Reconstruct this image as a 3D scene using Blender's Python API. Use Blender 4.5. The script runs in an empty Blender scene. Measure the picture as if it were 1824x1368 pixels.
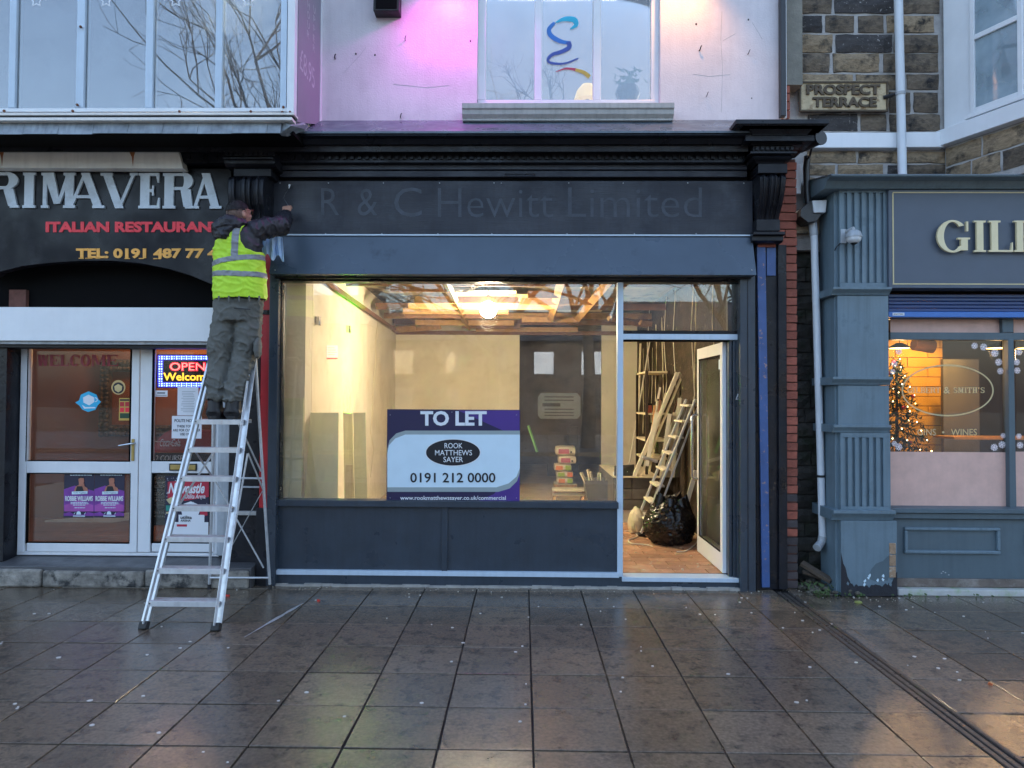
import bpy, bmesh, math, random
from mathutils import Vector, Matrix, noise
R_ = random.Random(7)
rad = math.radians
scn = bpy.context.scene
COL = scn.collection
# ---------------------------------------------------------------- camera
F_PX = 1240.557
CAMP = Vector((0, -6.196, 1.650))
CM = Matrix(((0.99985249, -0.01647547, -0.00485392), (0.01636706, 0.999633, -0.02158669), (0.00520779, 0.02150406, 0.9997552)))
cd = bpy.data.cameras.new('camera'); cam = bpy.data.objects.new('camera', cd); COL.objects.link(cam)
r, f, u = CM.col[0], CM.col[1], CM.col[2]
cam.matrix_world = Matrix(((r[0], u[0], -f[0], CAMP[0]), (r[1], u[1], -f[1], CAMP[1]), (r[2], u[2], -f[2], CAMP[2]), (0, 0, 0, 1)))
cd.sensor_width = 36; cd.lens = F_PX / 1824 * 36; cd.clip_end = 500; cd.clip_start = .05
scn.camera = cam
# ---------------------------------------------------------------- world, sun, exposure
w = bpy.data.worlds.new('World'); scn.world = w; w.use_nodes = True
wn = w.node_tree; bg = wn.nodes['Background']
sky = wn.nodes.new('ShaderNodeTexSky'); sky.sky_type = 'NISHITA'; sky.sun_disc = False
SUN_EL, SUN_AZ = rad(24), rad(15)
sky.sun_elevation = SUN_EL; sky.sun_rotation = SUN_AZ; sky.dust_density = 5.0; sky.air_density = 1.0; sky.ozone_density = 1.0
wn.links.new(sky.outputs[0], bg.inputs[0]); bg.inputs[1].default_value = 0.15
sl = bpy.data.lights.new('sun', 'SUN'); sl.energy = 0.5; sl.angle = rad(40); sl.color = (1, .95, .92)
so = bpy.data.objects.new('sun', sl); COL.objects.link(so)
sd = Vector((math.sin(SUN_AZ) * math.cos(SUN_EL), math.cos(SUN_AZ) * math.cos(SUN_EL), math.sin(SUN_EL)))
so.rotation_euler = sd.to_track_quat('Z', 'Y').to_euler()
scn.view_settings.view_transform = 'Standard'; scn.view_settings.look = 'None'
scn.view_settings.exposure = 2.42; scn.view_settings.gamma = 1; scn.view_settings.use_curve_mapping = False
# ---------------------------------------------------------------- measuring helpers (photo pixel + known plane -> place)
def ray(px, py):
    return CM @ Vector(((px - 912) / F_PX, 1, -(py - 684) / F_PX))
def W(px, py, Y=0.0):
    d = ray(px, py); t = (Y - CAMP.y) / d.y; return CAMP + d * t
def G(px, py, z=0.0):
    d = ray(px, py); t = (z - CAMP.z) / d.z; return CAMP + d * t
def RP(px, py, p0, n):
    d = ray(px, py); t = (Vector(p0) - CAMP).dot(Vector(n)) / d.dot(Vector(n)); return CAMP + d * t
def WX(px, Y=0, py=700): return W(px, py, Y).x
def WZ(py, Y=0, px=912): return W(px, py, Y).z
# ---------------------------------------------------------------- mesh builder
class MB:
    def __init__(s): s.v = []; s.f = []
    def add(s, vs, fs):
        o = len(s.v); s.v += [tuple(v) for v in vs]; s.f += [tuple(i + o for i in f) for f in fs]; return s
    def box(s, x0, x1, y0, y1, z0, z1):
        if x0 > x1: x0, x1 = x1, x0
        if y0 > y1: y0, y1 = y1, y0
        if z0 > z1: z0, z1 = z1, z0
        return s.add([(x0, y0, z0), (x1, y0, z0), (x1, y1, z0), (x0, y1, z0), (x0, y0, z1), (x1, y0, z1), (x1, y1, z1), (x0, y1, z1)],
                     [(0, 3, 2, 1), (4, 5, 6, 7), (0, 1, 5, 4), (1, 2, 6, 5), (2, 3, 7, 6), (3, 0, 4, 7)])
    def pbox(s, x0, y0, x1, y1, Y, dep=.03, py=None):
        a = W(x0, y0, Y); b = W(x1, y1, Y)
        # average the far corners so that slanting pixels give an upright rectangle
        c = W(x1, y0, Y); d = W(x0, y1, Y)
        return s.box((a.x + d.x) / 2, (b.x + c.x) / 2, Y, Y + dep, (b.z + d.z) / 2, (a.z + c.z) / 2)
    def prism(s, poly, y0, y1):                      # poly (x,z) anticlockwise seen from the front (-Y)
        n = len(poly); A = sum(poly[i][0] * poly[(i + 1) % n][1] - poly[(i + 1) % n][0] * poly[i][1] for i in range(n))
        if A < 0: poly = poly[::-1]
        if y0 > y1: y0, y1 = y1, y0
        vs = [(p[0], y0, p[1]) for p in poly] + [(p[0], y1, p[1]) for p in poly]
        fs = [tuple(range(n)), tuple(range(2 * n - 1, n - 1, -1))] + [(i + n, (i + 1) % n + n, (i + 1) % n, i) for i in range(n)]
        return s.add(vs, fs)
    def xprism(s, poly, x0, x1):                     # poly (y,z)
        n = len(poly); A = sum(poly[i][0] * poly[(i + 1) % n][1] - poly[(i + 1) % n][0] * poly[i][1] for i in range(n))
        if A > 0: poly = poly[::-1]
        if x0 > x1: x0, x1 = x1, x0
        vs = [(x0, p[0], p[1]) for p in poly] + [(x1, p[0], p[1]) for p in poly]
        fs = [tuple(range(n)), tuple(range(2 * n - 1, n - 1, -1))] + [(i + n, (i + 1) % n + n, (i + 1) % n, i) for i in range(n)]
        return s.add(vs, fs)
    def beam(s, a, b, wd, th, side=None):            # rectangular bar; wd across, th deep
        a = Vector(a); b = Vector(b); d = (b - a).normalized()
        sd = Vector((math.sin(SUN_AZ) * math.cos(SUN_EL), math.cos(SUN_AZ) * math.cos(SUN_EL), math.sin(SUN_EL)))
        sd = (sd - d * sd.dot(d)).normalized(); up = d.cross(sd).normalized()
        vs = []
        for p in (a, b):
            for i, j in ((-1, -1), (1, -1), (1, 1), (-1, 1)): vs.append(p + sd * i * wd / 2 + up * j * th / 2)
        return s.add(vs, [(0, 1, 2, 3), (7, 6, 5, 4), (0, 4, 5, 1), (1, 5, 6, 2), (2, 6, 7, 3), (3, 7, 4, 0)])
    def tube(s, pts, r, n=8, cap=True, sq=1.0):
        pts = [Vector(p) for p in pts]; m = len(pts)
        rs = r if isinstance(r, (list, tuple)) else [r] * m
        rs = [q if isinstance(q, (list, tuple)) else (q, q * sq) for q in rs]
        up = None; vs = []
        for i, p in enumerate(pts):
            d = (pts[min(i + 1, m - 1)] - pts[max(i - 1, 0)]).normalized()
            if up is None:
                up = Vector((0, 0, 1)) if abs(d.z) < .9 else Vector((0, 1, 0))
            sd = d.cross(up)
            if sd.length < 1e-4: sd = d.cross(Vector((1, 0, 0)))
            sd.normalize(); up = sd.cross(d).normalized()
            for k in range(n):
                t = 2 * math.pi * k / n
                vs.append(p + sd * math.cos(t) * rs[i][0] + up * math.sin(t) * rs[i][1])
        fs = []
        for i in range(m - 1):
            for k in range(n):
                fs.append((i * n + k, i * n + (k + 1) % n, (i + 1) * n + (k + 1) % n, (i + 1) * n + k))
        if cap: fs += [tuple(range(n - 1, -1, -1)), tuple(range((m - 1) * n, m * n))]
        return s.add(vs, fs)
    def rings(s, rs, n=16):                          # rs: (centre, rx, ry) horizontal ellipses, lofted
        vs = []
        for c, rx, ry in rs:
            for k in range(n):
                t = 2 * math.pi * k / n; vs.append((c[0] + math.cos(t) * rx, c[1] + math.sin(t) * ry, c[2]))
        fs = []
        for i in range(len(rs) - 1):
            for k in range(n): fs.append((i * n + k, i * n + (k + 1) % n, (i + 1) * n + (k + 1) % n, (i + 1) * n + k))
        fs += [tuple(range(n - 1, -1, -1)), tuple(range((len(rs) - 1) * n, len(rs) * n))]
        return s.add(vs, fs)
    def ball(s, c, r, n=12, m=8, rot=None):
        r = r if isinstance(r, (tuple, list)) else (r, r, r); vs = []; c = Vector(c)
        for i in range(1, m):
            a = math.pi * i / m
            for k in range(n):
                t = 2 * math.pi * k / n
                q = Vector((r[0] * math.sin(a) * math.cos(t), r[1] * math.sin(a) * math.sin(t), r[2] * math.cos(a)))
                if rot: q = rot @ q
                vs.append(c + q)
        e0 = Vector((0, 0, r[2])); e1 = Vector((0, 0, -r[2]))
        if rot: e0 = rot @ e0; e1 = rot @ e1
        vs += [c + e0, c + e1]; T = len(vs) - 2; fs = []
        for i in range(m - 2):
            for k in range(n): fs.append((i * n + k, (i + 1) * n + k, (i + 1) * n + (k + 1) % n, i * n + (k + 1) % n))
        for k in range(n): fs.append((T, k, (k + 1) % n)); fs.append((T + 1, (m - 2) * n + (k + 1) % n, (m - 2) * n + k))
        return s.add(vs, fs)
    def mesh(s, name, off=Vector((0, 0, 0))):
        me = bpy.data.meshes.new(name); me.from_pydata([(v[0] - off[0], v[1] - off[1], v[2] - off[2]) for v in s.v], [], s.f); me.update(); return me
    def build(s, name, mat, parent=None, bevel=0, smooth=False):
        if parent is not None: off = ORG[parent.name]
        else:
            xs = [v[0] for v in s.v]; ys = [v[1] for v in s.v]; zs = [v[2] for v in s.v]
            off = Vector(((min(xs) + max(xs)) / 2, (min(ys) + max(ys)) / 2, min(zs)))
        o = bpy.data.objects.new(name, s.mesh(name, off)); COL.objects.link(o)
        if parent is not None: o.parent = parent; ORG[o.name] = Vector(off)
        else: o.location = off; ORG[o.name] = Vector(off)
        if mat: o.data.materials.append(mat)
        if bevel:
            b = o.modifiers.new('bevel', 'BEVEL'); b.width = bevel; b.segments = 2; b.limit_method = 'ANGLE'; b.harden_normals = False
        if smooth: shade(o.data)
        return o
ORG = {}
def shade(me, ang=55):
    for p in me.polygons: p.use_smooth = True
    try: me.set_sharp_from_angle(angle=rad(ang))
    except Exception: pass
def tag(o, label, cat, group=None):
    o['label'] = label; o['category'] = cat
    if group: o['group'] = group
    return o
def thing(name, label, cat, loc, group=None):
    o = bpy.data.objects.new(name, None); COL.objects.link(o); o.location = loc; o.empty_display_size = .1
    ORG[o.name] = Vector(loc); return tag(o, label, cat, group)
def struct(o): o['kind'] = 'structure'; return o
def stuff(o): o['kind'] = 'stuff'; return o
def lab(o, t): o['label'] = t; return o
def box(name, x0, x1, y0, y1, z0, z1, mat, parent=None, bevel=0):
    return MB().box(x0, x1, y0, y1, z0, z1).build(name, mat, parent, bevel)
def pb(name, x0, y0, x1, y1, Y, dep, mat, parent=None, bevel=.003):
    return MB().pbox(x0, y0, x1, y1, Y, dep).build(name, mat, parent, bevel)
def copy_thing(root, loc, rz, label, group=None):
    r2 = root.copy(); COL.objects.link(r2); r2.location = loc; r2.rotation_euler = (0, 0, rz); r2['label'] = label
    if group: r2['group'] = group
    for ch in root.children:
        c = ch.copy(); COL.objects.link(c); c.parent = r2
        for g in ch.children:
            d = g.copy(); COL.objects.link(d); d.parent = c
    return r2
def piece(me, name, parent, loc, rot=(0, 0, 0), sc=(1, 1, 1)):
    o = bpy.data.objects.new(name, me); COL.objects.link(o)
    o.location = Vector(loc) - ORG[parent.name]; o.parent = parent; o.rotation_euler = rot; o.scale = sc; return o
# ---------------------------------------------------------------- materials
def _n(t, kind, **kw):
    n = t.nodes.new(kind)
    for k, v in kw.items():
        if k.startswith('i_'): n.inputs[k[2:].replace('_', ' ')].default_value = v
        else: setattr(n, k, v)
    return n
def c4(c): return (c[0], c[1], c[2], 1)
def M(name, col, rough=.6, var=.12, sc=5, bump=0, bsc=60, metal=0, rnd=0, dirt=None, streak=0, rvar=0, coat=0, stretch=None, spec=.5, dirt2=None, sheen=0):
    m = bpy.data.materials.new(name); m.use_nodes = True; t = m.node_tree; L = t.links; P = t.nodes['Principled BSDF']
    P.inputs['Roughness'].default_value = rough; P.inputs['Metallic'].default_value = metal
    P.inputs['Specular IOR Level'].default_value = spec
    if coat: P.inputs['Coat Weight'].default_value = coat; P.inputs['Coat Roughness'].default_value = .08
    if sheen: P.inputs['Sheen Weight'].default_value = sheen
    g = _n(t, 'ShaderNodeNewGeometry'); pos = g.outputs['Position']
    if stretch:
        mp = _n(t, 'ShaderNodeMapping'); mp.inputs['Scale'].default_value = stretch; L.new(pos, mp.inputs['Vector']); pos = mp.outputs[0]
    n1 = _n(t, 'ShaderNodeTexNoise'); n1.inputs['Scale'].default_value = sc; n1.inputs['Detail'].default_value = 7; n1.inputs['Roughness'].default_value = .62
    L.new(pos, n1.inputs['Vector'])
    mr = _n(t, 'ShaderNodeMapRange'); mr.inputs['From Min'].default_value = .3; mr.inputs['From Max'].default_value = .7
    mr.inputs['To Min'].default_value = 1 - var; mr.inputs['To Max'].default_value = 1 + var
    L.new(n1.outputs[0], mr.inputs['Value'])
    val = mr.outputs[0]
    if rnd:
        oi = _n(t, 'ShaderNodeObjectInfo'); m2 = _n(t, 'ShaderNodeMapRange'); m2.inputs['To Min'].default_value = 1 - rnd; m2.inputs['To Max'].default_value = 1 + rnd
        L.new(oi.outputs['Random'], m2.inputs['Value']); mu = _n(t, 'ShaderNodeMath', operation='MULTIPLY'); L.new(val, mu.inputs[0]); L.new(m2.outputs[0], mu.inputs[1]); val = mu.outputs[0]
    if streak:
        mp = _n(t, 'ShaderNodeMapping'); mp.inputs['Scale'].default_value = (1, 1, .06); L.new(g.outputs['Position'], mp.inputs['Vector'])
        n3 = _n(t, 'ShaderNodeTexNoise'); n3.inputs['Scale'].default_value = 28; n3.inputs['Detail'].default_value = 4; L.new(mp.outputs[0], n3.inputs['Vector'])
        m3 = _n(t, 'ShaderNodeMapRange'); m3.inputs['From Min'].default_value = .45; m3.inputs['From Max'].default_value = .75; m3.inputs['To Min'].default_value = 1; m3.inputs['To Max'].default_value = 1 - streak
        L.new(n3.outputs[0], m3.inputs['Value']); mu = _n(t, 'ShaderNodeMath', operation='MULTIPLY'); L.new(val, mu.inputs[0]); L.new(m3.outputs[0], mu.inputs[1]); val = mu.outputs[0]
    vm = _n(t, 'ShaderNodeVectorMath', operation='SCALE'); vm.inputs[0].default_value = col[:3]; L.new(val, vm.inputs['Scale'])
    cur = vm.outputs[0]
    for D in (dirt, dirt2):
        if D:
            dc, ds, lo, hi = D[:4]
            n4 = _n(t, 'ShaderNodeTexNoise'); n4.inputs['Scale'].default_value = ds; n4.inputs['Detail'].default_value = 9; n4.inputs['Roughness'].default_value = .68
            L.new(g.outputs['Position'], n4.inputs['Vector'])
            m4 = _n(t, 'ShaderNodeMapRange'); m4.inputs['From Min'].default_value = lo; m4.inputs['From Max'].default_value = hi; L.new(n4.outputs[0], m4.inputs['Value'])
            mx = _n(t, 'ShaderNodeMix', data_type='RGBA'); L.new(m4.outputs[0], mx.inputs['Factor']); L.new(cur, mx.inputs['A']); mx.inputs['B'].default_value = c4(dc); cur = mx.outputs['Result']
    L.new(cur, P.inputs['Base Color'])
    if rvar:
        n5 = _n(t, 'ShaderNodeTexNoise'); n5.inputs['Scale'].default_value = sc * .7; n5.inputs['Detail'].default_value = 6; L.new(g.outputs['Position'], n5.inputs['Vector'])
        m5 = _n(t, 'ShaderNodeMapRange'); m5.inputs['From Min'].default_value = .35; m5.inputs['From Max'].default_value = .65; m5.inputs['To Min'].default_value = max(.03, rough - rvar); m5.inputs['To Max'].default_value = rough + rvar
        L.new(n5.outputs[0], m5.inputs['Value']); L.new(m5.outputs[0], P.inputs['Roughness'])
    if bump:
        n6 = _n(t, 'ShaderNodeTexNoise'); n6.inputs['Scale'].default_value = bsc; n6.inputs['Detail'].default_value = 5; L.new(pos, n6.inputs['Vector'])
        b = _n(t, 'ShaderNodeBump'); b.inputs['Strength'].default_value = bump; b.inputs['Distance'].default_value = .01; L.new(n6.outputs[0], b.inputs['Height']); L.new(b.outputs[0], P.inputs['Normal'])
    return m
def EM(name, col, s):
    m = bpy.data.materials.new(name); m.use_nodes = True; P = m.node_tree.nodes['Principled BSDF']
    P.inputs['Base Color'].default_value = c4([c * .5 for c in col]); P.inputs['Emission Color'].default_value = c4(col); P.inputs['Emission Strength'].default_value = s; return m
def GLASS(name, ior=1.5, tint=(.96, .98, .97), rough=0.0, haze=0.0, hcol=(.8, .8, .8), wob=0):
    m = bpy.data.materials.new(name); m.use_nodes = True; t = m.node_tree; L = t.links
    for n in list(t.nodes): t.nodes.remove(n)
    out = _n(t, 'ShaderNodeOutputMaterial'); tr = _n(t, 'ShaderNodeBsdfTransparent'); tr.inputs[0].default_value = c4(tint)
    gl = _n(t, 'ShaderNodeBsdfGlossy'); gl.inputs['Roughness'].default_value = rough; gl.inputs[0].default_value = (1, 1, 1, 1)
    fr = _n(t, 'ShaderNodeFresnel'); fr.inputs[0].default_value = ior; mx = _n(t, 'ShaderNodeMixShader')
    L.new(fr.outputs[0], mx.inputs[0]); L.new(tr.outputs[0], mx.inputs[1]); L.new(gl.outputs[0], mx.inputs[2]); s = mx.outputs[0]
    if wob:
        g = _n(t, 'ShaderNodeNewGeometry'); nz = _n(t, 'ShaderNodeTexNoise'); nz.inputs['Scale'].default_value = 1.7; nz.inputs['Detail'].default_value = 1; L.new(g.outputs['Position'], nz.inputs['Vector'])
        b = _n(t, 'ShaderNodeBump'); b.inputs['Strength'].default_value = wob; b.inputs['Distance'].default_value = .02; L.new(nz.outputs[0], b.inputs['Height']); L.new(b.outputs[0], gl.inputs['Normal'])
    if haze:
        df = _n(t, 'ShaderNodeBsdfDiffuse'); df.inputs[0].default_value = c4(hcol); m2 = _n(t, 'ShaderNodeMixShader')
        g = _n(t, 'ShaderNodeNewGeometry'); nz = _n(t, 'ShaderNodeTexNoise'); nz.inputs['Scale'].default_value = 3; nz.inputs['Detail'].default_value = 9; L.new(g.outputs['Position'], nz.inputs['Vector'])
        mr = _n(t, 'ShaderNodeMapRange'); mr.inputs['From Min'].default_value = .35; mr.inputs['From Max'].default_value = .75; mr.inputs['To Min'].default_value = haze * .4; mr.inputs['To Max'].default_value = haze * 1.6
        L.new(nz.outputs[0], mr.inputs['Value']); L.new(mr.outputs[0], m2.inputs[0]); L.new(s, m2.inputs[1]); L.new(df.outputs[0], m2.inputs[2]); s = m2.outputs[0]
    L.new(s, out.inputs[0]); return m
m_render = M('render_paint', (.68, .64, .67), .8, .07, 2.2, .35, 70, dirt=((.42, .39, .40), 30, .68, .80), dirt2=((.56, .52, .55), 2.6, .48, .8), streak=.05)
m_anth = M('anthracite_paint', (.030, .043, .060), .36, .16, 5, .10, 70, rvar=.10, streak=.18, dirt=((.06, .075, .09), 22, .64, .78))
m_anth2 = M('anthracite_shutter_box', (.060, .085, .118), .33, .12, 2.2, .02, 200, rvar=.1, dirt=((.02, .028, .04), 3.5, .6, .8))
m_black = M('black_gloss_paint', (.010, .011, .016), .36, .35, 7, .22, 45, rvar=.14, streak=.3, spec=.3, dirt=((.04, .04, .045), 34, .66, .74))
m_blackd = M('black_matt', (.002, .002, .0025), .85, .2, spec=.15)
m_fasc = M('fascia_dark_paint', (.017, .020, .030), .52, .22, 5, .22, 40, rvar=.12, streak=.2, stretch=(.25, 1, 2.5), dirt=((.034, .040, .055), 5, .52, .8), dirt2=((.05, .055, .065), 40, .68, .75))
m_ghost = M('ghost_lettering', (.036, .044, .060), .5, .35, 9, .1, 90)
m_alu = M('pale_frame', (.50, .60, .70), .35, .05, 6, 0, streak=.08)
m_upvc = M('white_upvc', (.72, .74, .76), .3, .05, 4, 0, streak=.03, dirt=((.3, .28, .26), 14, .68, .85))
m_white = M('white_gloss', (.74, .76, .78), .4, .05, 3, streak=.02)
m_lead = M('lead_flashing', (.26, .30, .34), .5, .35, 7, .3, 18, streak=.35, rvar=.1)
m_leadd = M('dark_lead', (.10, .13, .16), .32, .25, 7, .2, 18, rvar=.12)
m_stonesill = M('painted_sill', (.42, .41, .39), .75, .1, 6, .2, 50, streak=.2)
m_rust = M('rusty_white_metal', (.76, .74, .70), .55, .1, 4, .05, 40, dirt=((.22, .09, .03), 5, .66, .76), streak=.10)
m_slab = M('wet_slab', (.135, .104, .074), .14, .34, 45, .12, 150, rnd=.20, rvar=.08, dirt=((.20, .19, .175), 170, .66, .74), dirt2=((.030, .026, .022), 9, .50, .74), spec=.75)
m_joint = M('joint_grit', (.010, .009, .008), .7, .4, 30, .6, 90)
m_road = M('wet_asphalt', (.04, .04, .042), .35, .2, 6, .5, 200, rvar=.1)
m_kerb = M('kerb_stone', (.2, .19, .18), .5, .15, 8, .3, 60, rnd=.1)
m_brick = M('red_brick', (.33, .095, .06), .75, .22, 12, .35, 90, rnd=.25, dirt=((.05, .03, .03), 18, .58, .78))
m_brickd = M('dark_brick', (.07, .055, .055), .75, .25, 12, .35, 90, rnd=.25)
m_mortar = M('mortar', (.36, .34, .31), .9, .2, 14, .5, 120)
m_mortard = M('red_mortar', (.14, .06, .045), .9, .25, 14, .5, 120)
m_st1 = M('sandstone_ochre', (.27, .20, .125), .85, .34, 22, 1.0, 60, rnd=.2, dirt=((.03, .026, .022), 7, .50, .64), stretch=(1, 1, 2.2))
m_st2 = M('sandstone_brown', (.15, .115, .08), .85, .36, 22, 1.0, 60, rnd=.25, dirt=((.022, .02, .02), 8, .48, .66), stretch=(1, 1, 2.2))
m_st3 = M('sandstone_sooty', (.050, .045, .044), .85, .4, 9, .7, 55, rnd=.25, dirt=((.55, .52, .48), 38, .60, .68), stretch=(1, 1, 2))
m_stdark = M('shaded_stone', (.045, .042, .036), .8, .35, 9, .7, 45, rnd=.4, dirt=((.02, .03, .012), 6, .5, .7))  # alley shade painted into a darker stone colour, with greenish patches
m_pipew = M('white_pipe', (.62, .66, .7), .35, .06, 4, streak=.12)
m_pipeg = M('grey_pipe', (.40, .43, .46), .45, .15, 7, streak=.3)
m_pipeb = M('black_pipe', (.018, .018, .02), .35, .15, 6)
m_blue = M('slate_blue_paint', (.135, .195, .235), .5, .10, 4, .10, 60, streak=.18, dirt=((.07, .11, .14), 4, .58, .75), rvar=.08)
m_bluedk = M('slate_blue_panel', (.085, .122, .145), .5, .08, 4, .08, 60, streak=.1)
m_sign = M('slate_sign', (.075, .095, .13), .45, .06, 4)
m_gold = M('cream_gold', (.72, .62, .38), .4, .05, 8)
m_goldln = M('gold_line', (.55, .47, .26), .45, .05, 8)
m_shutb = M('blue_shutter', (.012, .045, .17), .32, .1, 6)
m_shutb2 = M('blue_shutter_rail', (.03, .15, .48), .3, .08, 6)
m_bpaint = M('old_blue_paint', (.045, .095, .25), .45, .2, 6, .1, 50, dirt=((.38, .22, .17), 22, .60, .66))
m_red = M('red_paint', (.42, .012, .02), .4, .15, 6)
m_plast = M('cream_plaster', (.74, .67, .54), .8, .08, 1.6, .25, 30, dirt=((.60, .50, .36), 2.5, .5, .8))
m_plast2 = M('pale_plaster', (.68, .62, .52), .8, .06, 1.6, .15, 40)
m_barew = M('bare_brick_wall', (.038, .025, .016), .85, .6, 4, .9, 25, dirt=((.40, .31, .18), 11, .63, .68), stretch=(1, 1, 1.6))
m_darkroom = M('dark_room_wall', (.11, .085, .062), .85, .4, 3, .3, 20)
m_timber = M('timber', (.42, .22, .085), .65, .25, 6, .1, 40, rnd=.2, stretch=(3, 1, 3))
m_timberd = M('dark_timber', (.20, .085, .045), .7, .25, 6, .1, 40, rnd=.2)
m_ceil = M('upper_ceiling', (.42, .34, .24), .85, .3, 1.4, .2, 20, dirt=((.05, .045, .045), 1.3, .5, .56))
m_tile = M('terracotta_paver', (.40, .21, .12), .6, .2, 9, .2, 60, rnd=.2, dirt=((.55, .42, .28), 3, .52, .75))
m_screed = M('dusty_floor', (.42, .3, .17), .75, .2, 3, .2, 60)
m_pboard = M('plasterboard', (.74, .71, .48), .7, .06, 3, rnd=.06, streak=.08)
m_ply = M('offcut_board', (.58, .50, .34), .7, .12, 5, rnd=.12, stretch=(4, 4, 1))
m_whitewd = M('cream_painted_wood', (.66, .60, .48), .5, .08, 8, rnd=.08)
m_paper = M('paper', (.74, .75, .78), .7, .03)
m_print = M('dark_print', (.05, .05, .07), .6, .1)
m_grey = M('grey_print', (.32, .34, .36), .6, .1)
m_alum = M('worn_aluminium', (.60, .62, .64), .34, .16, 12, .05, 60, metal=.55, dirt=((.45, .34, .30), 16, .60, .8), streak=.1)
m_alumt = M('scuffed_tread', (.50, .47, .47), .45, .25, 22, .1, 90, metal=.3, dirt=((.42, .22, .20), 18, .52, .75))
m_rubber = M('black_rubber', (.012, .012, .013), .6, .2, 10, .2, 60)
m_steel = M('steel', (.5, .5, .5), .25, .05, 5, metal=1)
m_brass = M('brass', (.36, .27, .10), .35, .2, 12, metal=.8)
m_navy = M('navy_print', (.018, .014, .06), .4, .05)
m_purple = M('purple_print', (.07, .03, .22), .4, .05)
m_skyb = M('pale_blue_print', (.62, .76, .84), .42, .04)
m_bgrey = M('grey_green_print', (.30, .36, .36), .42, .04)
m_bin = M('black_polythene', (.007, .007, .008), .22, .2, 9, .35, 22, rvar=.06)
m_ink = M('black_ink', (.008, .008, .012), .5, .05)
m_wht = M('white_print', (.75, .77, .8), .5, .02)
m_glass = GLASS('shop_glass', 1.72, (.98, .99, .97), 0, .03, (.85, .82, .75), wob=.02)
m_glassu = GLASS('upper_glass', 2.5, (.8, .84, .86), 0, .10, (.6, .7, .8), wob=.02)
m_glassc = GLASS('upper_shop_glass', 1.95, (.85, .88, .9), 0, .03, (.6, .7, .8), wob=.03)
m_glassd = GLASS('door_glass', 1.36, (.9, .9, .9), 0, .015, (.6, .6, .6), wob=.02)
m_glassi = GLASS('inner_door_glass', 1.4, (.95, .95, .92), 0, .05, (.8, .75, .62))
m_frost = M('frosted_film', (.66, .42, .35), .5, .1, 8, streak=.04)
# ---------------------------------------------------------------- lettering
def raw_text(s, bold=0, shear=0, space=1.0):
    cu = bpy.data.curves.new('t', 'FONT'); cu.body = s; cu.size = 1; cu.resolution_u = 3; cu.offset = bold; cu.shear = shear; cu.space_character = space
    o = bpy.data.objects.new('t', cu); COL.objects.link(o); bpy.context.view_layer.update()
    me = bpy.data.meshes.new_from_object(o.evaluated_get(bpy.context.evaluated_depsgraph_get()))
    V = [tuple(v.co) for v in me.vertices]; Fc = [tuple(p.vertices) for p in me.polygons]
    bpy.data.objects.remove(o); bpy.data.curves.remove(cu); bpy.data.meshes.remove(me); return V, Fc
def fit_text(mb, s, x0, y0, x1, y1, Y, bold=0, thick=.0015, shear=0, order=0, mp=None, space=1.0):
    """lettering filling the box (x0,y0)-(x1,y1); mp maps (u,v,depth) to space, default = photo pixels on plane Y"""
    V, Fc = raw_text(s, bold, shear, space)
    ax = min(v[0] for v in V); bx = max(v[0] for v in V); ay = min(v[1] for v in V); by = max(v[1] for v in V)
    def P(v, d):
        u_ = x0 + (v[0] - ax) / (bx - ax) * (x1 - x0); v_ = y1 + (v[1] - ay) / (by - ay) * (y0 - y1)
        if mp: return mp(u_, v_, d)
        q = W(u_, v_, Y); return (q.x, Y - d, q.z)
    o = len(mb.v); n = len(V)
    mb.v += [tuple(P(v, thick + order * .0012)) for v in V] + [tuple(P(v, order * .0012)) for v in V]
    cnt = {}
    for f_ in Fc:
        mb.f.append(tuple(i + o for i in f_))
        for i in range(len(f_)):
            e = (f_[i], f_[(i + 1) % len(f_)]); cnt[e] = cnt.get(e, 0) + 1
    for (a, b) in cnt:
        if (b, a) not in cnt: mb.f.append((b + o, a + o, a + o + n, b + o + n))
    return mb
def text(name, s, x0, y0, x1, y1, Y, mat, parent=None, **k):
    return fit_text(MB(), s, x0, y0, x1, y1, Y, **k).build(name, mat, parent)
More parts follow.
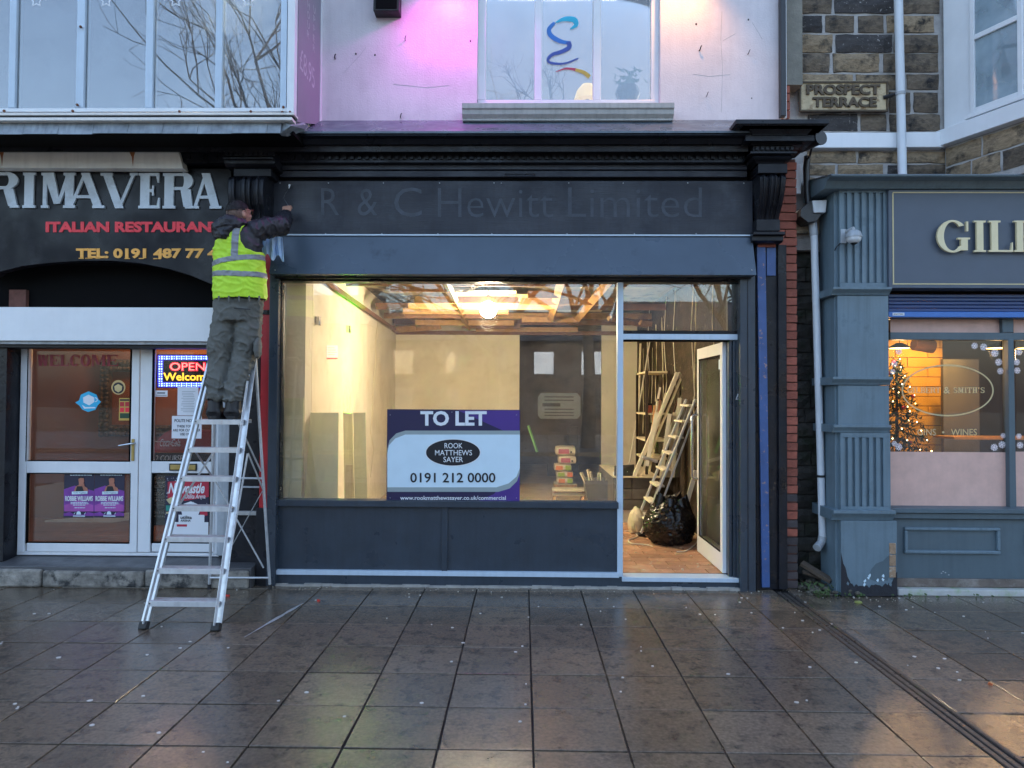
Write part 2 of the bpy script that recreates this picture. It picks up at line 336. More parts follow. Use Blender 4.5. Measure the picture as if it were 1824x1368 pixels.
def glyph(ch, wd, T, t, sv, sh):
    P = []
    def rc(a, b, c, d): P.append([(a, c), (b, c), (b, d), (a, d)])
    def stem(x, z0=0, z1=1, w=T, top=1, bot=1):
        rc(x, x + w, z0, z1)
        if top: rc(x - sv, x + w + sv, z1 - sh, z1)
        if bot: rc(x - sv, x + w + sv, z0, z0 + sh)
    def diag(xa, xb, w, z0=0, z1=1): P.append([(xa, z0), (xa + w, z0), (xb + w, z1), (xb, z1)])
    def arc(cx, cz, rx, rz, a0, a1, n=14, T_=None, t_=None):
        T_ = T if T_ is None else T_; t_ = t if t_ is None else t_
        for i in range(n):
            q = []
            for (a, inn) in ((a0 + (a1 - a0) * i / n, 0), (a0 + (a1 - a0) * (i + 1) / n, 0), (a0 + (a1 - a0) * (i + 1) / n, 1), (a0 + (a1 - a0) * i / n, 1)):
                a = rad(a); q.append((cx + math.cos(a) * (rx - inn * T_), cz + math.sin(a) * (rz - inn * t_)))
            P.append(q)
    W_ = wd
    if ch == 'I': stem(W_ / 2 - T / 2)
    elif ch in 'EL':
        stem(sv); rc(sv + T, W_, 0, t); P.append([(W_ - t, t), (W_, t), (W_, .3), (W_ - t * .5, .3)])
        if ch == 'E':
            rc(sv + T, W_ * .96, 1 - t, 1); P.append([(W_ * .96 - t, 1 - t), (W_ * .96 - t * .5, .73), (W_ * .96, .73), (W_ * .96, 1 - t)])
            rc(sv + T, W_ * .72, .5 - t / 2, .5 + t / 2); rc(W_ * .72 - t * .6, W_ * .72, .36, .64)
    elif ch == 'T':
        stem(W_ / 2 - T / 2, top=0); rc(0, W_, 1 - t, 1); rc(0, t * .7, .7, 1 - t); rc(W_ - t * .7, W_, .7, 1 - t)
    elif ch in 'PRB':
        stem(sv); x = sv + T; rr = W_ - x - (sv * .3 if ch == 'R' else 0)
        k = .52 if ch == 'B' else .46
        mid = (1 - k) ; cx = x + rr * .45
        arc(cx, 1 - k / 2 - (0), rr * .55, k / 2 + .02, 90, -90); rc(x, cx, 1 - t, 1); rc(x, cx, 1 - k - .02, 1 - k - .02 + t)
        if ch == 'B': arc(cx, (1 - k) / 2 + .01, rr * .6, (1 - k) / 2 + .01, 90, -90); rc(x, cx, 0, t); rc(x, cx, 1 - k - .02, 1 - k + .03)
        if ch == 'R':
            P.append([(cx - T * .2, 1 - k), (cx + T * .9, 1 - k), (W_ - t * .3, t * .6), (W_ - T - t * .2, t * .6)]); rc(W_ - T * .9, W_ + sv * .4, 0, t * .8)
    elif ch == 'A':
        diag(sv, W_ / 2 - t * .8, t * 1.1); diag(W_ - T - sv, W_ / 2 - T * .62, T); rc(W_ * .25, W_ * .72, .28, .28 + t)
        rc(0, sv * 2 + t * 1.4, 0, sh); rc(W_ - T - sv * 2, W_, 0, sh)
    elif ch == 'V':
        diag(W_ / 2 - T * .4, sv, T); diag(W_ / 2 - t * .4, W_ - sv - t * 1.1, t * 1.1)
        rc(0, T + sv * 2, 1 - sh, 1); rc(W_ - sv * 2 - t * 1.4, W_, 1 - sh, 1)
    elif ch == 'W':
        diag(W_ * .27 - T * .5, sv, T); diag(W_ * .27, W_ * .5 - t * .2, t * 1.2); diag(W_ * .73 - T * .5, W_ * .5 - T * .5, T); diag(W_ * .73, W_ - sv - t * 1.1, t * 1.2)
        rc(0, T + sv * 2, 1 - sh, 1); rc(W_ - sv * 2 - t, W_, 1 - sh, 1)
    elif ch == 'M':
        stem(sv, w=t * 1.3); stem(W_ - sv - T, w=T); P.append([(W_ / 2 - T * .5, .12), (W_ / 2 + T * .25, .12), (sv + T * .9 + t, 1), (sv, 1)]); P.append([(W_ / 2 - T * .15, .12), (W_ / 2 + T * .2, .12), (W_ - sv - T * .2, 1), (W_ - sv - T * .8, 1)])
    elif ch in 'CG':
        arc(W_ / 2, .5, W_ / 2, .52, 42, 318, 22); rc(W_ - t * 1.1, W_ - t * .1, .66, .97)
        if ch == 'G': rc(W_ - T - sv * .3, W_ - sv * .3, .05, .42); rc(W_ - T - sv * 1.6, W_ + sv * .6, .40, .40 + sh)
    elif ch == 'O': arc(W_ / 2, .5, W_ / 2, .52, 0, 360, 28)
    elif ch == 'S':
        arc(W_ / 2, .735, W_ * .46, .275, 30, 200, 14, t_=t, T_=T * .8); arc(W_ / 2, .265, W_ * .48, .275, 20, -150, 14, t_=t, T_=T * .8)
        P.append([(W_ * .06, .70), (W_ * .22, .58), (W_ * .96, .34), (W_ * .78, .42)]); P.append([(W_ * .06, .70), (W_ * .18, .52), (W_ * .97, .30), (W_ * .84, .48)])
        rc(W_ * .86, W_ * .92, .7, .97); rc(W_ * .04, W_ * .10, .04, .3)
    elif ch == 'H': stem(sv); stem(W_ - sv - T); rc(sv + T, W_ - sv - T, .5 - t / 2, .5 + t / 2)
    elif ch == "'": P.append([(W_ * .2, 1), (W_ * .8, 1), (W_ * .6, .68), (W_ * .4, .68)])
    return P
def serif(mb, ch, x0, y0, x1, y1, Y, T=.26, t=.1, sv=.07, sh=.09, thick=.002, mp=None):
    a = W(x0, y1, Y); b = W(x1, y0, Y); H = b.z - a.z; wd = (b.x - a.x) / H
    if mp: H = abs(y1 - y0); wd = abs(x1 - x0) / H
    for k, p in enumerate(glyph(ch, wd, T, t, sv, sh)):
        th = thick + k * .00013
        if mp:
            q = [mp(x0 + x / wd * (x1 - x0), y1 + z * (y0 - y1), th) for x, z in p]; n = len(q)
            A = sum(p[i][0] * p[(i + 1) % n][1] - p[(i + 1) % n][0] * p[i][1] for i in range(n))
            mb.add(q, [tuple(range(n)) if A > 0 else tuple(range(n - 1, -1, -1))])
        else: mb.prism([(a.x + x * H, a.z + z * H) for x, z in p], Y - th, Y)
    return mb
def flat(mb, x0, y0, x1, y1, Y, order=0): return mb.pbox(x0, y0, x1, y1, Y - .0012 * order - .001, .001)
def fpoly(mb, pts, Y, order=0):
    q = [(W(x, y, Y).x, W(x, y, Y).z) for x, y in pts]; return mb.prism(q, Y - .0012 * order - .001, Y - .0012 * order)
def ell(cx, cy, rx, ry, n=36, a0=0, a1=360): return [(cx + rx * math.cos(rad(a0 + (a1 - a0) * i / n)), cy + ry * math.sin(rad(a0 + (a1 - a0) * i / n))) for i in range(n + (0 if a1 - a0 == 360 else 1))]
# ================================================================ GROUND
pav = struct(box('pavement', -9, 9, -7.5, .6, -.12, -.012, m_joint))
S = .45; Y0 = .0; slabs = []
for k in range(6):
    q = .4415 / 2; rr = random.Random(k); z = [rr.uniform(-.0012, .0012) for _ in range(4)]; e = [rr.uniform(-.003, .001) for _ in range(8)]
    b = .002; mb = MB()
    mb.add([(-q + e[0] * 0, -q + e[1], -.04), (q + e[2], -q + e[3], -.04), (q + e[4], q + e[5], -.04), (-q + e[6], q + e[7], -.04),
            (-q, -q, -b), (q, -q, -b), (q, q, -b), (-q, q, -b), (-q + b, -q + b, z[0]), (q - b, -q + b, z[1]), (q - b, q - b, z[2]), (-q + b, q - b, z[3])],
           [(0, 1, 5, 4), (1, 2, 6, 5), (2, 3, 7, 6), (3, 0, 4, 7), (4, 5, 9, 8), (5, 6, 10, 9), (6, 7, 11, 10), (7, 4, 8, 11), (8, 9, 10, 11)])
    me = mb.mesh('paving_slab'); me.materials.append(m_slab); slabs.append(me)
for i in range(-12, 14):
    for j in range(0, 10):
        x = .054 + S * (i + .5)
        yj = -.638 - S * j + S / 2 if j else -.638 + S / 2
        if 2.17 < x < 2.40 and False: continue
        if i == 4: continue                                   # the drainage channel takes this column's middle
        piece(R_.choice(slabs), 'paving_slab', pav, (x, yj, R_.uniform(-.0015, .0015)), (R_.gauss(0, .0022), R_.gauss(0, .0022), R_.choice((0, math.pi)) + R_.gauss(0, .004)), (R_.uniform(.994, 1.0), R_.uniform(.982, .990), 1))
for i in range(-12, 14):                                      # narrow cut slabs against the shopfronts
    if i == 4: continue
    x = .054 + S * (i + .5); o = piece(R_.choice(slabs), 'paving_slab', pav, (x, -.09, R_.uniform(-.001, .001)), (R_.gauss(0, .002), R_.gauss(0, .002), 0), (1, .42, 1))
# column 4: slabs cut either side of the grooved channel, which runs out from the alley
chan = struct(box('drainage_channel', 2.185, 2.385, -6, -.10, -.06, -.022, m_joint))
for k in range(4):
    x = 2.194 + k * .048
    MB().box(x, x + .032, -5.9, -.12, -.03, -.001 - .004 * (k % 2)).build('channel_rib', M('channel_rib_%d' % k, (.075, .064, .054), .35, .3, 20, .3, 90, rvar=.1) if k == 0 else bpy.data.materials['channel_rib_0'], chan, .006)
for j in range(-1, 10):
    y = -.09 if j < 0 else -.638 - S * j + S / 2; sy = .42 if j < 0 else 1
    piece(R_.choice(slabs), 'paving_slab', pav, (2.018, y, R_.uniform(-.001, .001)), (R_.gauss(0, .002), 0, 0), (.72, sy, 1))
    piece(R_.choice(slabs), 'paving_slab', pav, (2.348 + .122, y, R_.uniform(-.001, .001)), (R_.gauss(0, .002), 0, 0), (.36, sy, 1))
far = MB()                                                    # the same slabs beyond and behind what the photo shows
for i in range(-20, 21):
    for j in range(0, 16):
        if -12 <= i < 14 and j < 10: continue
        x = .054 + S * (i + .5); y = -.638 - S * j + S / 2; q = .2212
        if abs(x) < 9 and y > -7.4: far.box(x - q, x + q, y - q, y + q, -.04, R_.uniform(-.001, .001))
stuff(far.build('outer_paving', m_slab, pav))
kerb = struct(box('kerb', -9, 9, -7.65, -7.505, -.13, 0, m_kerb))
road = struct(box('road', -40, 40, -15.5, -7.655, -.3, -.12, m_road))
struct(box('far_pavement', -40, 40, -26, -15.51, -.2, -.0, M('far_paving', (.07, .065, .06), .4, .2, 3, .3, 50, rvar=.15)))
struct(box('ground', -120, 120, -120, 60, -.5, -.31, M('far_ground', (.06, .07, .045), .8, .3, .5)))
# bits on the slabs: pale gum spots, grit, two scraps of red plastic, a pale scuff
gum = MB()
for k in range(190):
    x = R_.uniform(-5, 5); y = -R_.uniform(.15, 4.2) ; rr = R_.uniform(.003, .010) * (1 if R_.random() < .8 else 1.5)
    n = 7; pts = [(x + math.cos(6.283 * i / n) * rr * R_.uniform(.7, 1.2) * 1.2, y + math.sin(6.283 * i / n) * rr * R_.uniform(.7, 1.2)) for i in range(n)]
    gum.add([(p[0], p[1], .0045) for p in pts] + [(p[0], p[1], .0) for p in pts], [tuple(range(n))] + [(i, i + n, (i + 1) % n + n, (i + 1) % n) for i in range(n)])
tag(stuff(gum.build('gum_spot', M('trodden_gum', (.50, .48, .46), .6, .25, 30))), 'pale trodden chewing gum spots scattered over the wet slabs', 'litter')
gr = MB()
for k in range(420):
    x = R_.uniform(-5, 4.6); y = -abs(R_.gauss(0, .10)) - .02 - (.22 if x > 2.5 else 0); s_ = R_.uniform(.002, .007)
    gr.ball((x, y, s_ * .5), (s_ * R_.uniform(.7, 1.6), s_, s_ * .7), 5, 3)
tag(stuff(gr.build('grit', M('pale_grit', (.30, .27, .22), .8, .5, 60))), 'loose grit and flakes along the foot of the shopfronts', 'grit')
def scrap(name, px, py, col, label, cat, s=.02, group=None):
    p = G(px, py); mb = MB(); n = 8; pts = []
    for i in range(n):
        a = 6.283 * i / n; rr = s * R_.uniform(.6, 1.2); pts.append((p.x + math.cos(a) * rr, p.y + math.sin(a) * rr * .7, .004 + R_.uniform(.002, .012)))
    mb.add(pts + [(p.x, p.y, .012)] + [(q[0], q[1], .0005) for q in pts], [(i, (i + 1) % n, n) for i in range(n)] + [(i + n + 1, (i + 1) % n + n + 1, (i + 1) % n, i) for i in range(n)])
    return tag(mb.build(name, M(name + '_m', col, .5, .15, 40)), label, cat, group)
scrap('plastic_scrap', 567, 1071, (.6, .03, .02), 'scrap of red plastic on the slabs in front of the shop panel', 'litter', .016)
scrap('plastic_scrap', 405, 1062, (.6, .03, .02), 'scrap of red plastic between the legs of the outdoor stepladder', 'litter', .02)
scrap('fallen_leaf', 1765, 1220, (.4, .10, .03), 'single orange fallen leaf right of the drainage channel', 'leaf', .018)
scrap('fallen_leaf', 1530, 1074, (.28, .3, .08), 'yellow green fallen leaves in front of the peeling pilaster foot', 'leaf', .035)
p0 = G(540, 1075); p1 = G(435, 1136); mb = MB(); n = 16; L_ = []; Rr = []
for i in range(n + 1):
    t = i / n; c = p0.lerp(p1, t); wv = .018 * math.sin(math.pi * min(1, t * 1.1 + .05)) * R_.uniform(.5, 1.2) + .003
    L_.append((c.x - wv, c.y - wv * .5, .0042)); Rr.append((c.x + wv, c.y + wv * .5, .0042))
mb.add(L_ + Rr, [(i, i + n + 1, i + n + 2, i + 1) for i in range(n)])
tag(mb.build('plaster_smear', M('dried_plaster', (.33, .33, .34), .6, .3, 40)), 'long pale plaster smear on the slabs right of the outdoor ladder', 'stain')
# ================================================================ MIDDLE SHOP BUILDING
shop = thing('shop_building', 'black Victorian shopfront with empty faded fascia and white rendered upper floor', 'building', (0, 0, 0))
XR = WX(1391, 0, 100)                                          # right end of the render
ZC = WZ(218)                                                   # render meets the lead of the cornice
XB = WX(573, 0, 100)
wx0, wx1 = WX(851, .06, 90), WX(1174, .06, 90); wz = WZ(184, .0)
rw = MB().box(XB - .05, wx0, 0, .3, ZC - .25, 7.2).box(wx1, XR, 0, .3, ZC - .25, 7.2).box(wx0, wx1, 0, .3, ZC - .25, wz).box(wx0, wx1, 0, .3, 6.1, 7.2)
rw.build('rendered_wall', m_render, shop)
# little hooks and plug holes left in the render
for (px, py) in ((634, 96), (1332, 97), (597, 105), (714, 210), (1339, 175), (668, 98), (722, 72), (838, 73), (1258, 172), (1246, 90), (1240, 43), (1333, 35)):
    q = W(px, py, 0); s_ = R_.uniform(.006, .011)
    if R_.random() < .55:
        MB().ball((q.x, -.001, q.z), (s_ * .8, .004, s_), 8, 5).build('plug_hole', m_rubber, shop); continue
    MB().tube([(q.x, .005, q.z), (q.x, -.02, q.z), (q.x + .006, -.03, q.z + .02), (q.x + .012, -.028, q.z + .03)], s_ * .5, 6).build('wall_hook', m_rubber, shop)
for pts_ in (((1286, 20), (1284, 70), (1287, 120), (1285, 200)), ((1288, 72), (1310, 60)), ((1235, 132), (1262, 136), (1300, 133)), ((612, 130), (640, 100), (652, 84)), ((700, 150), (760, 156), (800, 152)), ((1340, 40), (1358, 70))):
    MB().tube([W(x_, y_, -.0005) for x_, y_ in pts_], .0012, 4).build('hairline_crack', m_grey, shop)
# upper window
fr = MB()
Yf = .07
for (a, b) in ((851, 866), (953, 966), (1057, 1071), (1160, 1174)): fr.pbox(a, -180, b, 178, Yf, .07)
fr.build('window_frame', m_upvc, shop, .006)
MB().pbox(851, 177.5, 1174, 186, Yf - .005, .08).build('window_frame', m_upvc, shop, .006)
MB().pbox(851, -60, 1174, -50, Yf - .004, .08).build('window_frame', m_upvc, shop, .004)
for (a, b) in ((866, 953), (966, 1057), (1071, 1160)): MB().pbox(a - 1, -180, b + 1, 179, Yf + .03, .012).build('window_pane', m_glassc, shop)
sx0, sx1 = WX(823, -.16, 190), WX(1201, -.16, 190); zt = WZ(184, -.16); zb = WZ(216, -.1)
MB().xprism([(.05, zt + .01), (-.17, zt), (-.17, zt - .045), (-.155, zt - .055), (-.15, zt - .09), (-.12, zt - .12), (-.12, zt - .135), (-.10, zt - .14), (-.10, zb), (.05, zb)], sx0, sx1).build('window_sill', m_stonesill, shop, .004)
# cornice
def cz(py, Y): return WZ(py, Y, 912)
prof = [(.02, ZC + .01), (0, ZC), (-.42, cz(235, -.42)), (-.425, cz(241, -.425)), (-.40, cz(244, -.40)), (-.37, cz(247, -.37)), (-.33, cz(257, -.33)), (-.30, cz(258, -.30)), (-.295, cz(270, -.295)),
        (-.20, cz(271, -.20)), (-.20, cz(289, -.20)), (-.16, cz(293, -.16)), (.02, cz(293, -.16))]
CX0, CX1 = -6.6, WX(1340, -.4, 230)
topl = [(-.43, cz(235.5, -.43)), (-.002, ZC + .004), (-.002, ZC + .018), (-.436, cz(233.5, -.436)), (-.436, cz(237, -.436)), (-.43, cz(237, -.43))]
MB().xprism(prof, CX0, CX1).build('cornice', m_black, shop)
MB().xprism(topl, WX(525, -.4, 225), CX1).build('lead_capping', m_leadd, shop)
dm = MB().box(0, .032, -.018, 0, 0, .036).mesh('dentil'); dm.materials.append(m_black)
zd = cz(284, -.20); x = CX0 + .05
while x < CX1 - .05:
    if x > -5.2: piece(dm, 'dentil', shop, (x, -.2, zd))
    x += .065 if x > -2.3 else .12
# two flat mouldings over the fascia
for (a, b, Y) in ((293.5, 302, -.145), (304, 315, -.13)): pb('frieze_board', 498, a, 1331, b, Y, .2, m_fasc, shop, .004)
MB().pbox(498, 301, 1331, 323, -.09, .14).build('frieze_back', m_blackd, shop)
hd = MB(); a = W(900, 311, -.14); b = W(952, 311, -.14); hd.tube([(a.x, -.135, a.z + .01), (a.x, -.16, a.z), (a.x + .03, -.165, a.z - .005), (b.x - .03, -.165, b.z - .005), (b.x, -.16, b.z), (b.x, -.135, b.z + .01)], .006, 8)
hd.build('old_lamp_bracket', m_black, shop)
MB().box(-2.3, 2.25, .145, .20, 2.72, 4.3).build('light_block_wall', m_blackd, shop)  # unseen wall added to stop interior light leaking out above the ceiling
# fascia panel with the ghost of removed letters
pb('fascia_panel', 484, 322, 1341, 420, -.105, .13, m_fasc, shop, .004)
for (s_, a, b, y0, y1) in (('R', 572, 604, 335, 383), ('&', 637, 672, 336, 384), ('C', 702, 751, 334, 386), ('Hewitt', 780, 985, 335, 387), ('Limited', 1012, 1250, 334, 387)):
    text('ghost_letter' if len(s_) == 1 else 'ghost_lettering', s_, a, y0, b, y1, -.105, m_ghost, shop, bold=-.006 if len(s_) == 1 else -.012, thick=.0008)
sm = MB().ball((0, 0, 0), (.006, .004, .006), 8, 5).mesh('screw_head'); sm.materials.append(m_grey)
for px in (499, 585, 683, 783, 880, 893, 1013, 1110, 1225, 1325):
    piece(sm, 'screw_head', shop, W(px, 326, -.106)); 
for px in (580, 680, 780, 876, 1010, 1130, 1240): piece(sm, 'screw_head', shop, W(px, 416.5, -.106))
# shutter box: grey pressed band, its face leaning outwards to the bottom
za, zb = cz(420.5, -.13), cz(488, -.24); xa, xb = WX(482, -.2, 450), WX(1345, -.2, 455)
MB().xprism([(.02, za), (-.13, za), (-.235, zb + .0), (-.235, zb - .005), (-.215, zb - .005), (.02, zb - .005)], xa, xb).build('shutter_box', m_anth2, shop, .003)
MB().box(xa - .002, xb + .002, -.145, .0, za, za + .012).build('shutter_lip_highlight', m_alu, shop)  # highlight along the top edge put into the lip's pale colour
for (px, py) in ((490, 481), (1339, 427), (1339, 481)): piece(sm, 'rivet', shop, W(px, py, -.245 if py > 450 else -.16))
# dark recess and window head
zh0 = WZ(503, -.03); zh1 = zb - .004
MB().box(xa + .01, xb - .01, -.13, .0, (zh0 + zh1) / 2, zh1).box(xa + .02, xb - .08, -.06, .06, zh0, (zh0 + zh1) / 2).build('window_head', m_black, shop, .003)
# posts, sill, lower panels, strips
pb('shopfront_post', 477, 488, 493, 1044, -.11, .16, m_anth, shop, .004)
pb('shopfront_post', 493, 495, 500, 900, -.045, .09, m_black, shop, .002)
pb('window_sill', 488, 893, 1102, 904, -.085, .14, m_anth, shop, .003)
pb('stall_panel', 488, 903, 1102, 1019, -.035, .06, m_anth, shop, .002)
pb('panel_mullion', 787, 903, 797, 1018, -.055, .03, m_anth, shop, .003)
pb('panel_edge', 488, 904, 493, 1018, -.05, .03, m_anth, shop, .002)
pb('sill_strip', 485, 1018, 1103, 1026.5, -.075, .1, m_alu, shop, .003)
MB().box(WX(478, -.06, 1030), WX(1322, -.06, 1035), -.062, .10, .0, WZ(1026, -.06)).build('plinth', m_anth, shop, .003)
pb('door_threshold', 1108, 1029.5, 1320, 1037, -.075, .16, m_alu, shop, .003)
pb('mullion', 1100, 497, 1110, 1033, -.05, .09, m_alu, shop, .003)
pb('transom', 1110, 595, 1316, 605, -.05, .09, m_alu, shop, .003)
pb('transom_edge', 1110, 589, 1315, 594.8, -.03, .06, m_black, shop, .001)
pb('transom_edge', 1110, 605.2, 1300, 608, -.03, .08, m_blackd, shop, .001)
for (a, b, yy, mt) in ((1298, 1304.5, -.02, m_anth), (1306, 1312, -.035, m_anth), (1312.6, 1319, -.05, m_anth)): pb('door_frame_rib', a, 606, b, 1037, yy, .1, mt, shop, .006)
pb('door_frame_rib', 1313, 497, 1319, 604, -.045, .1, m_black, shop, .003)
pb('door_frame_back', 1296.5, 500, 1322, 1037, .035, .05, m_black, shop, 0)
pb('door_post', 1318.5, 490, 1346, 1056, -.12, .2, m_anth, shop, .004)
pb('door_post', 1331.5, 491, 1333, 1055, -.1225, .01, m_black, shop, 0)
# pale mortar line where plinth meets the slabs
mt = MB(); x = WX(484, -.08, 1040)
while x < WX(1318, -.08, 1045):
    l = R_.uniform(.05, .16); mt.box(x, x + l, -.085 - R_.uniform(0, .02), -.05, -.02, .012 + R_.uniform(0, .012)); x += l - .001
mt.build('mortar_fillet', m_mortar, shop)
# glass
pb('window_pane', 499, 501, 1101, 895, .0, .006, m_glass, shop, 0)
pb('transom_pane', 1109, 500, 1314, 592, .0, .006, m_glass, shop, 0)
# white tick mark on the door frame
MB().tube([W(1318, 693, -.06), W(1311, 712, -.06), W(1316, 710, -.06), W(1318.5, 705, -.06)], .003, 5).build('paint_mark', m_wht, shop)
# right pilaster: black boards with old blue paint showing
pb('pilaster_board', 1346.5, 436, 1402, 1050, -.055, .12, m_black, shop, .003)
pb('pilaster_board', 1387, 436, 1401, 1050, -.085, .03, m_black, shop, .004)
MB().prism([(W(x, y, -.075).x, W(x, y, -.075).z) for x, y in ((1348, 437), (1363, 437), (1367, 700), (1371, 1046), (1357, 1046), (1352, 700))], -.082, -.05).build('blue_paint_strip', m_bpaint, shop, .002)
pb('blue_paint_patch', 1366, 437, 1382, 491, -.07, .02, m_bpaint, shop, .002)
pb('bare_wood_patch', 1350, 433, 1382, 440, -.09, .04, m_brick, shop, .002)
# brick pier
bx0, bx1 = 2.262, 2.445
pier = MB().box(2.24, 2.415, .012, .45, 0, WZ(283)).build('pier_core', m_mortard, shop)
bms = {}
def brickmesh(l, d, h, seed, m):
    rr = random.Random(seed); e = lambda: rr.uniform(-.0025, .0025)
    mb = MB(); b = .004
    pts = []
    for (y, s_) in ((0 + b * .0, .0), (d, 0)):
        pts += [(-l / 2 + e(), y + e(), e()), (l / 2 + e(), y + e(), e()), (l / 2 + e(), y + e(), h + e()), (-l / 2 + e(), y + e(), h + e())]
    mb.add(pts, [(0, 1, 2, 3), (1, 5, 6, 2), (5, 4, 7, 6), (4, 0, 3, 7), (3, 2, 6, 7), (4, 5, 1, 0)])
    me = mb.mesh('brick'); me.materials.append(m); return me
for k in range(3):
    for nm, l in (('h', .098), ('c', .052), ('s', .160)): bms[nm, k] = brickmesh(l, .2, .063, k * 7 + len(nm), m_brick); bms[nm + 'd', k] = brickmesh(l, .2, .063, k * 5, m_brickd)
z = .004; k = 0
xl = 2.285; xr = 2.421
while z < WZ(290) - .02:
    dk = 'd' if z < .42 or (z < 1.0 and R_.random() < .12) else ''
    top = z > WZ(430)
    if k % 2: piece(bms['h' + dk, k % 3], 'brick', shop, (2.367, R_.uniform(-.008, 0), z), sc=(1.02, 1, 1)); piece(bms['c' + dk, k % 3], 'brick', shop, (2.283, R_.uniform(-.006, 0), z), sc=(1.1, 1, 1))
    else: piece(bms['s' + dk, k % 3], 'brick', shop, (2.335, R_.uniform(-.008, 0), z), sc=(1.02, 1, 1))
    z += .0755; k += 1
# ---- consoles and caps at each end of the fascia
def volute(cx, y0, z0, z1, wtop, wbot, dtop, dbot, name, ribs, mat):
    """scroll bracket: bulging outer curve, ribs across its width"""
    H = z1 - z0; n = 26
    def curve(s_):
        t = s_; d = dbot + (dtop - dbot) * t ** 1.3; d += .05 * math.sin(math.pi * t) * (1 if t > .3 else t / .3)
        return d
    m = len(ribs)
    for i, (a, b, pr) in enumerate(ribs):
        vs = []
        poly = [(0, z0), (0, z1)]
        out = []
        for k in range(n + 1):
            t = 1 - k / n; out.append((-curve(t) * pr * math.sqrt(max(0, 1 - max(0, (t - .86) / .14) ** 2 * .75)), z0 + H * t))
        poly = [(0, z1)] + out + [(0, z0)]
        mbb = MB(); m2 = len(poly)
        for side in (a, b):
            for (y, zz) in poly:
                wd = wbot + (wtop - wbot) * (zz - z0) / H; vs.append((cx + (side - .5) * wd, y0 + y, zz))
        mbb.add(vs, [tuple(range(m2)), tuple(range(2 * m2 - 1, m2 - 1, -1))] + [(q, (q + 1) % m2, (q + 1) % m2 + m2, q + m2) for q in range(m2)])
        mbb.build(name, mat, shop, .004)
ribs = [(0, .13, .93), (.13, .2, 1.0), (.2, .36, .86), (.36, .42, .94), (.42, .5, 1.0), (.5, .58, .94), (.58, .64, 1.0), (.64, .8, .86), (.8, .87, 1.0), (.87, 1.0, .93)]
c0, c1 = WX(411, -.3, 350), WX(474, -.3, 350)
volute((c0 + c1) / 2, -.09, cz(391, -.3), cz(312, -.3), c1 - c0, (c1 - c0) * .96, .27, .22, 'console_scroll', ribs, m_black)
c0, c1 = WX(1352, -.28, 350), WX(1400, -.28, 350)
volute((c0 + c1) / 2, -.07, cz(389, -.24), cz(309, -.24), c1 - c0, (c1 - c0) * .82, .24, .10, 'console_scroll', ribs, m_black)
MB().box(c0 - .01, c1 + .01, -.29, -.0, cz(308.5, -.29), cz(291, -.29)).build('console_block', m_black, shop, .005)
MB().box(c0 + .005, c1 - .02, -.20, .0, cz(411, -.2), cz(390, -.2)).build('console_block', m_black, shop, .006)
MB().xprism([(0, cz(411, -.2)), (-.23, cz(412, -.23)), (-.23, cz(417, -.23)), (-.19, cz(420, -.19)), (-.19, cz(428, -.19)), (-.15, cz(432, -.15)), (0, cz(432, -.15))], c0 - .03, c1 + .012).build('console_base_moulding', m_black, shop, .003)
# bottom block under left console and capital mouldings above it
a, b = WX(410, -.28, 300), WX(483, -.28, 300)
MB().box(a + .03, b, -.28, -.0, cz(314, -.28), cz(300, -.28)).build('console_block', m_black, shop, .005)
MB().xprism([(0, cz(278, -.33)), (-.36, cz(279, -.36)), (-.36, cz(283, -.36)), (-.33, cz(285, -.33)), (-.33, cz(291, -.33)), (-.30, cz(297, -.30)), (-.28, cz(299.5, -.28)), (0, cz(299.5, -.28))], a - .03, b + .05).build('capital_moulding', m_black, shop, .003)
MB().box(a - .02, b + .05, -.34, 0, cz(277.5, -.34), cz(270, -.34)).build('capital_block', m_black, shop)
x = a - .015
while x < b + .03: piece(dm, 'dentil', shop, (x, -.34, cz(276.5, -.34)), sc=(.8, .8, .7)); x += .042
# right breakfront of the cornice, stepping forward over the console
for (x0, x1, y0, y1, yy, sl) in ((1311, 1477, 213, 221, -.56, 0), (1313, 1474, 220, 224, -.545, 0)):
    q0 = WX(x0, yy, 215); q1 = WX(x1, yy, 215); MB().box(q0, q1, yy, .0, cz(y1, yy), cz(y0, yy)).build('breakfront_slab', m_black, shop, .003)
q1 = WX(1474, -.55, 215)
def stepped(pts, x0, x1, name):                              # moulded block mitred on both ends: pts (out, z)
    vs = []; n = len(pts)
    for (o_, z_) in pts: vs += [(x0 - o_, .0, z_), (x0 - o_, -o_, z_), (x1 + o_, -o_, z_), (x1 + o_, .0, z_)]
    fs = [(0, 1, 2, 3)[::-1]] if pts[0][1] < pts[-1][1] else [(0, 1, 2, 3)]
    for i in range(n - 1):
        for k in range(3): fs.append((i * 4 + k, i * 4 + k + 1, (i + 1) * 4 + k + 1, (i + 1) * 4 + k))
    fs.append(tuple(range((n - 1) * 4, n * 4)))
    mb = MB().add(vs, fs); o = mb.build(name, m_black, shop); bm = bmesh.new(); bm.from_mesh(o.data); bmesh.ops.recalc_face_normals(bm, faces=bm.faces); bm.to_mesh(o.data); bm.free(); return o
xl_, xr_ = c0 - .0, c1 + .0
stepped([(.545, cz(224, -.545)), (.52, cz(226, -.52)), (.47, cz(230, -.47)), (.44, cz(240, -.44)), (.44, cz(241, -.44))], xl_ + .33, xr_ - .32, 'breakfront_cyma')
stepped([(.43, cz(241.2, -.43)), (.43, cz(251, -.43)), (.36, cz(253, -.36)), (.36, cz(258, -.36))], xl_ + .27, xr_ - .25, 'breakfront_board')
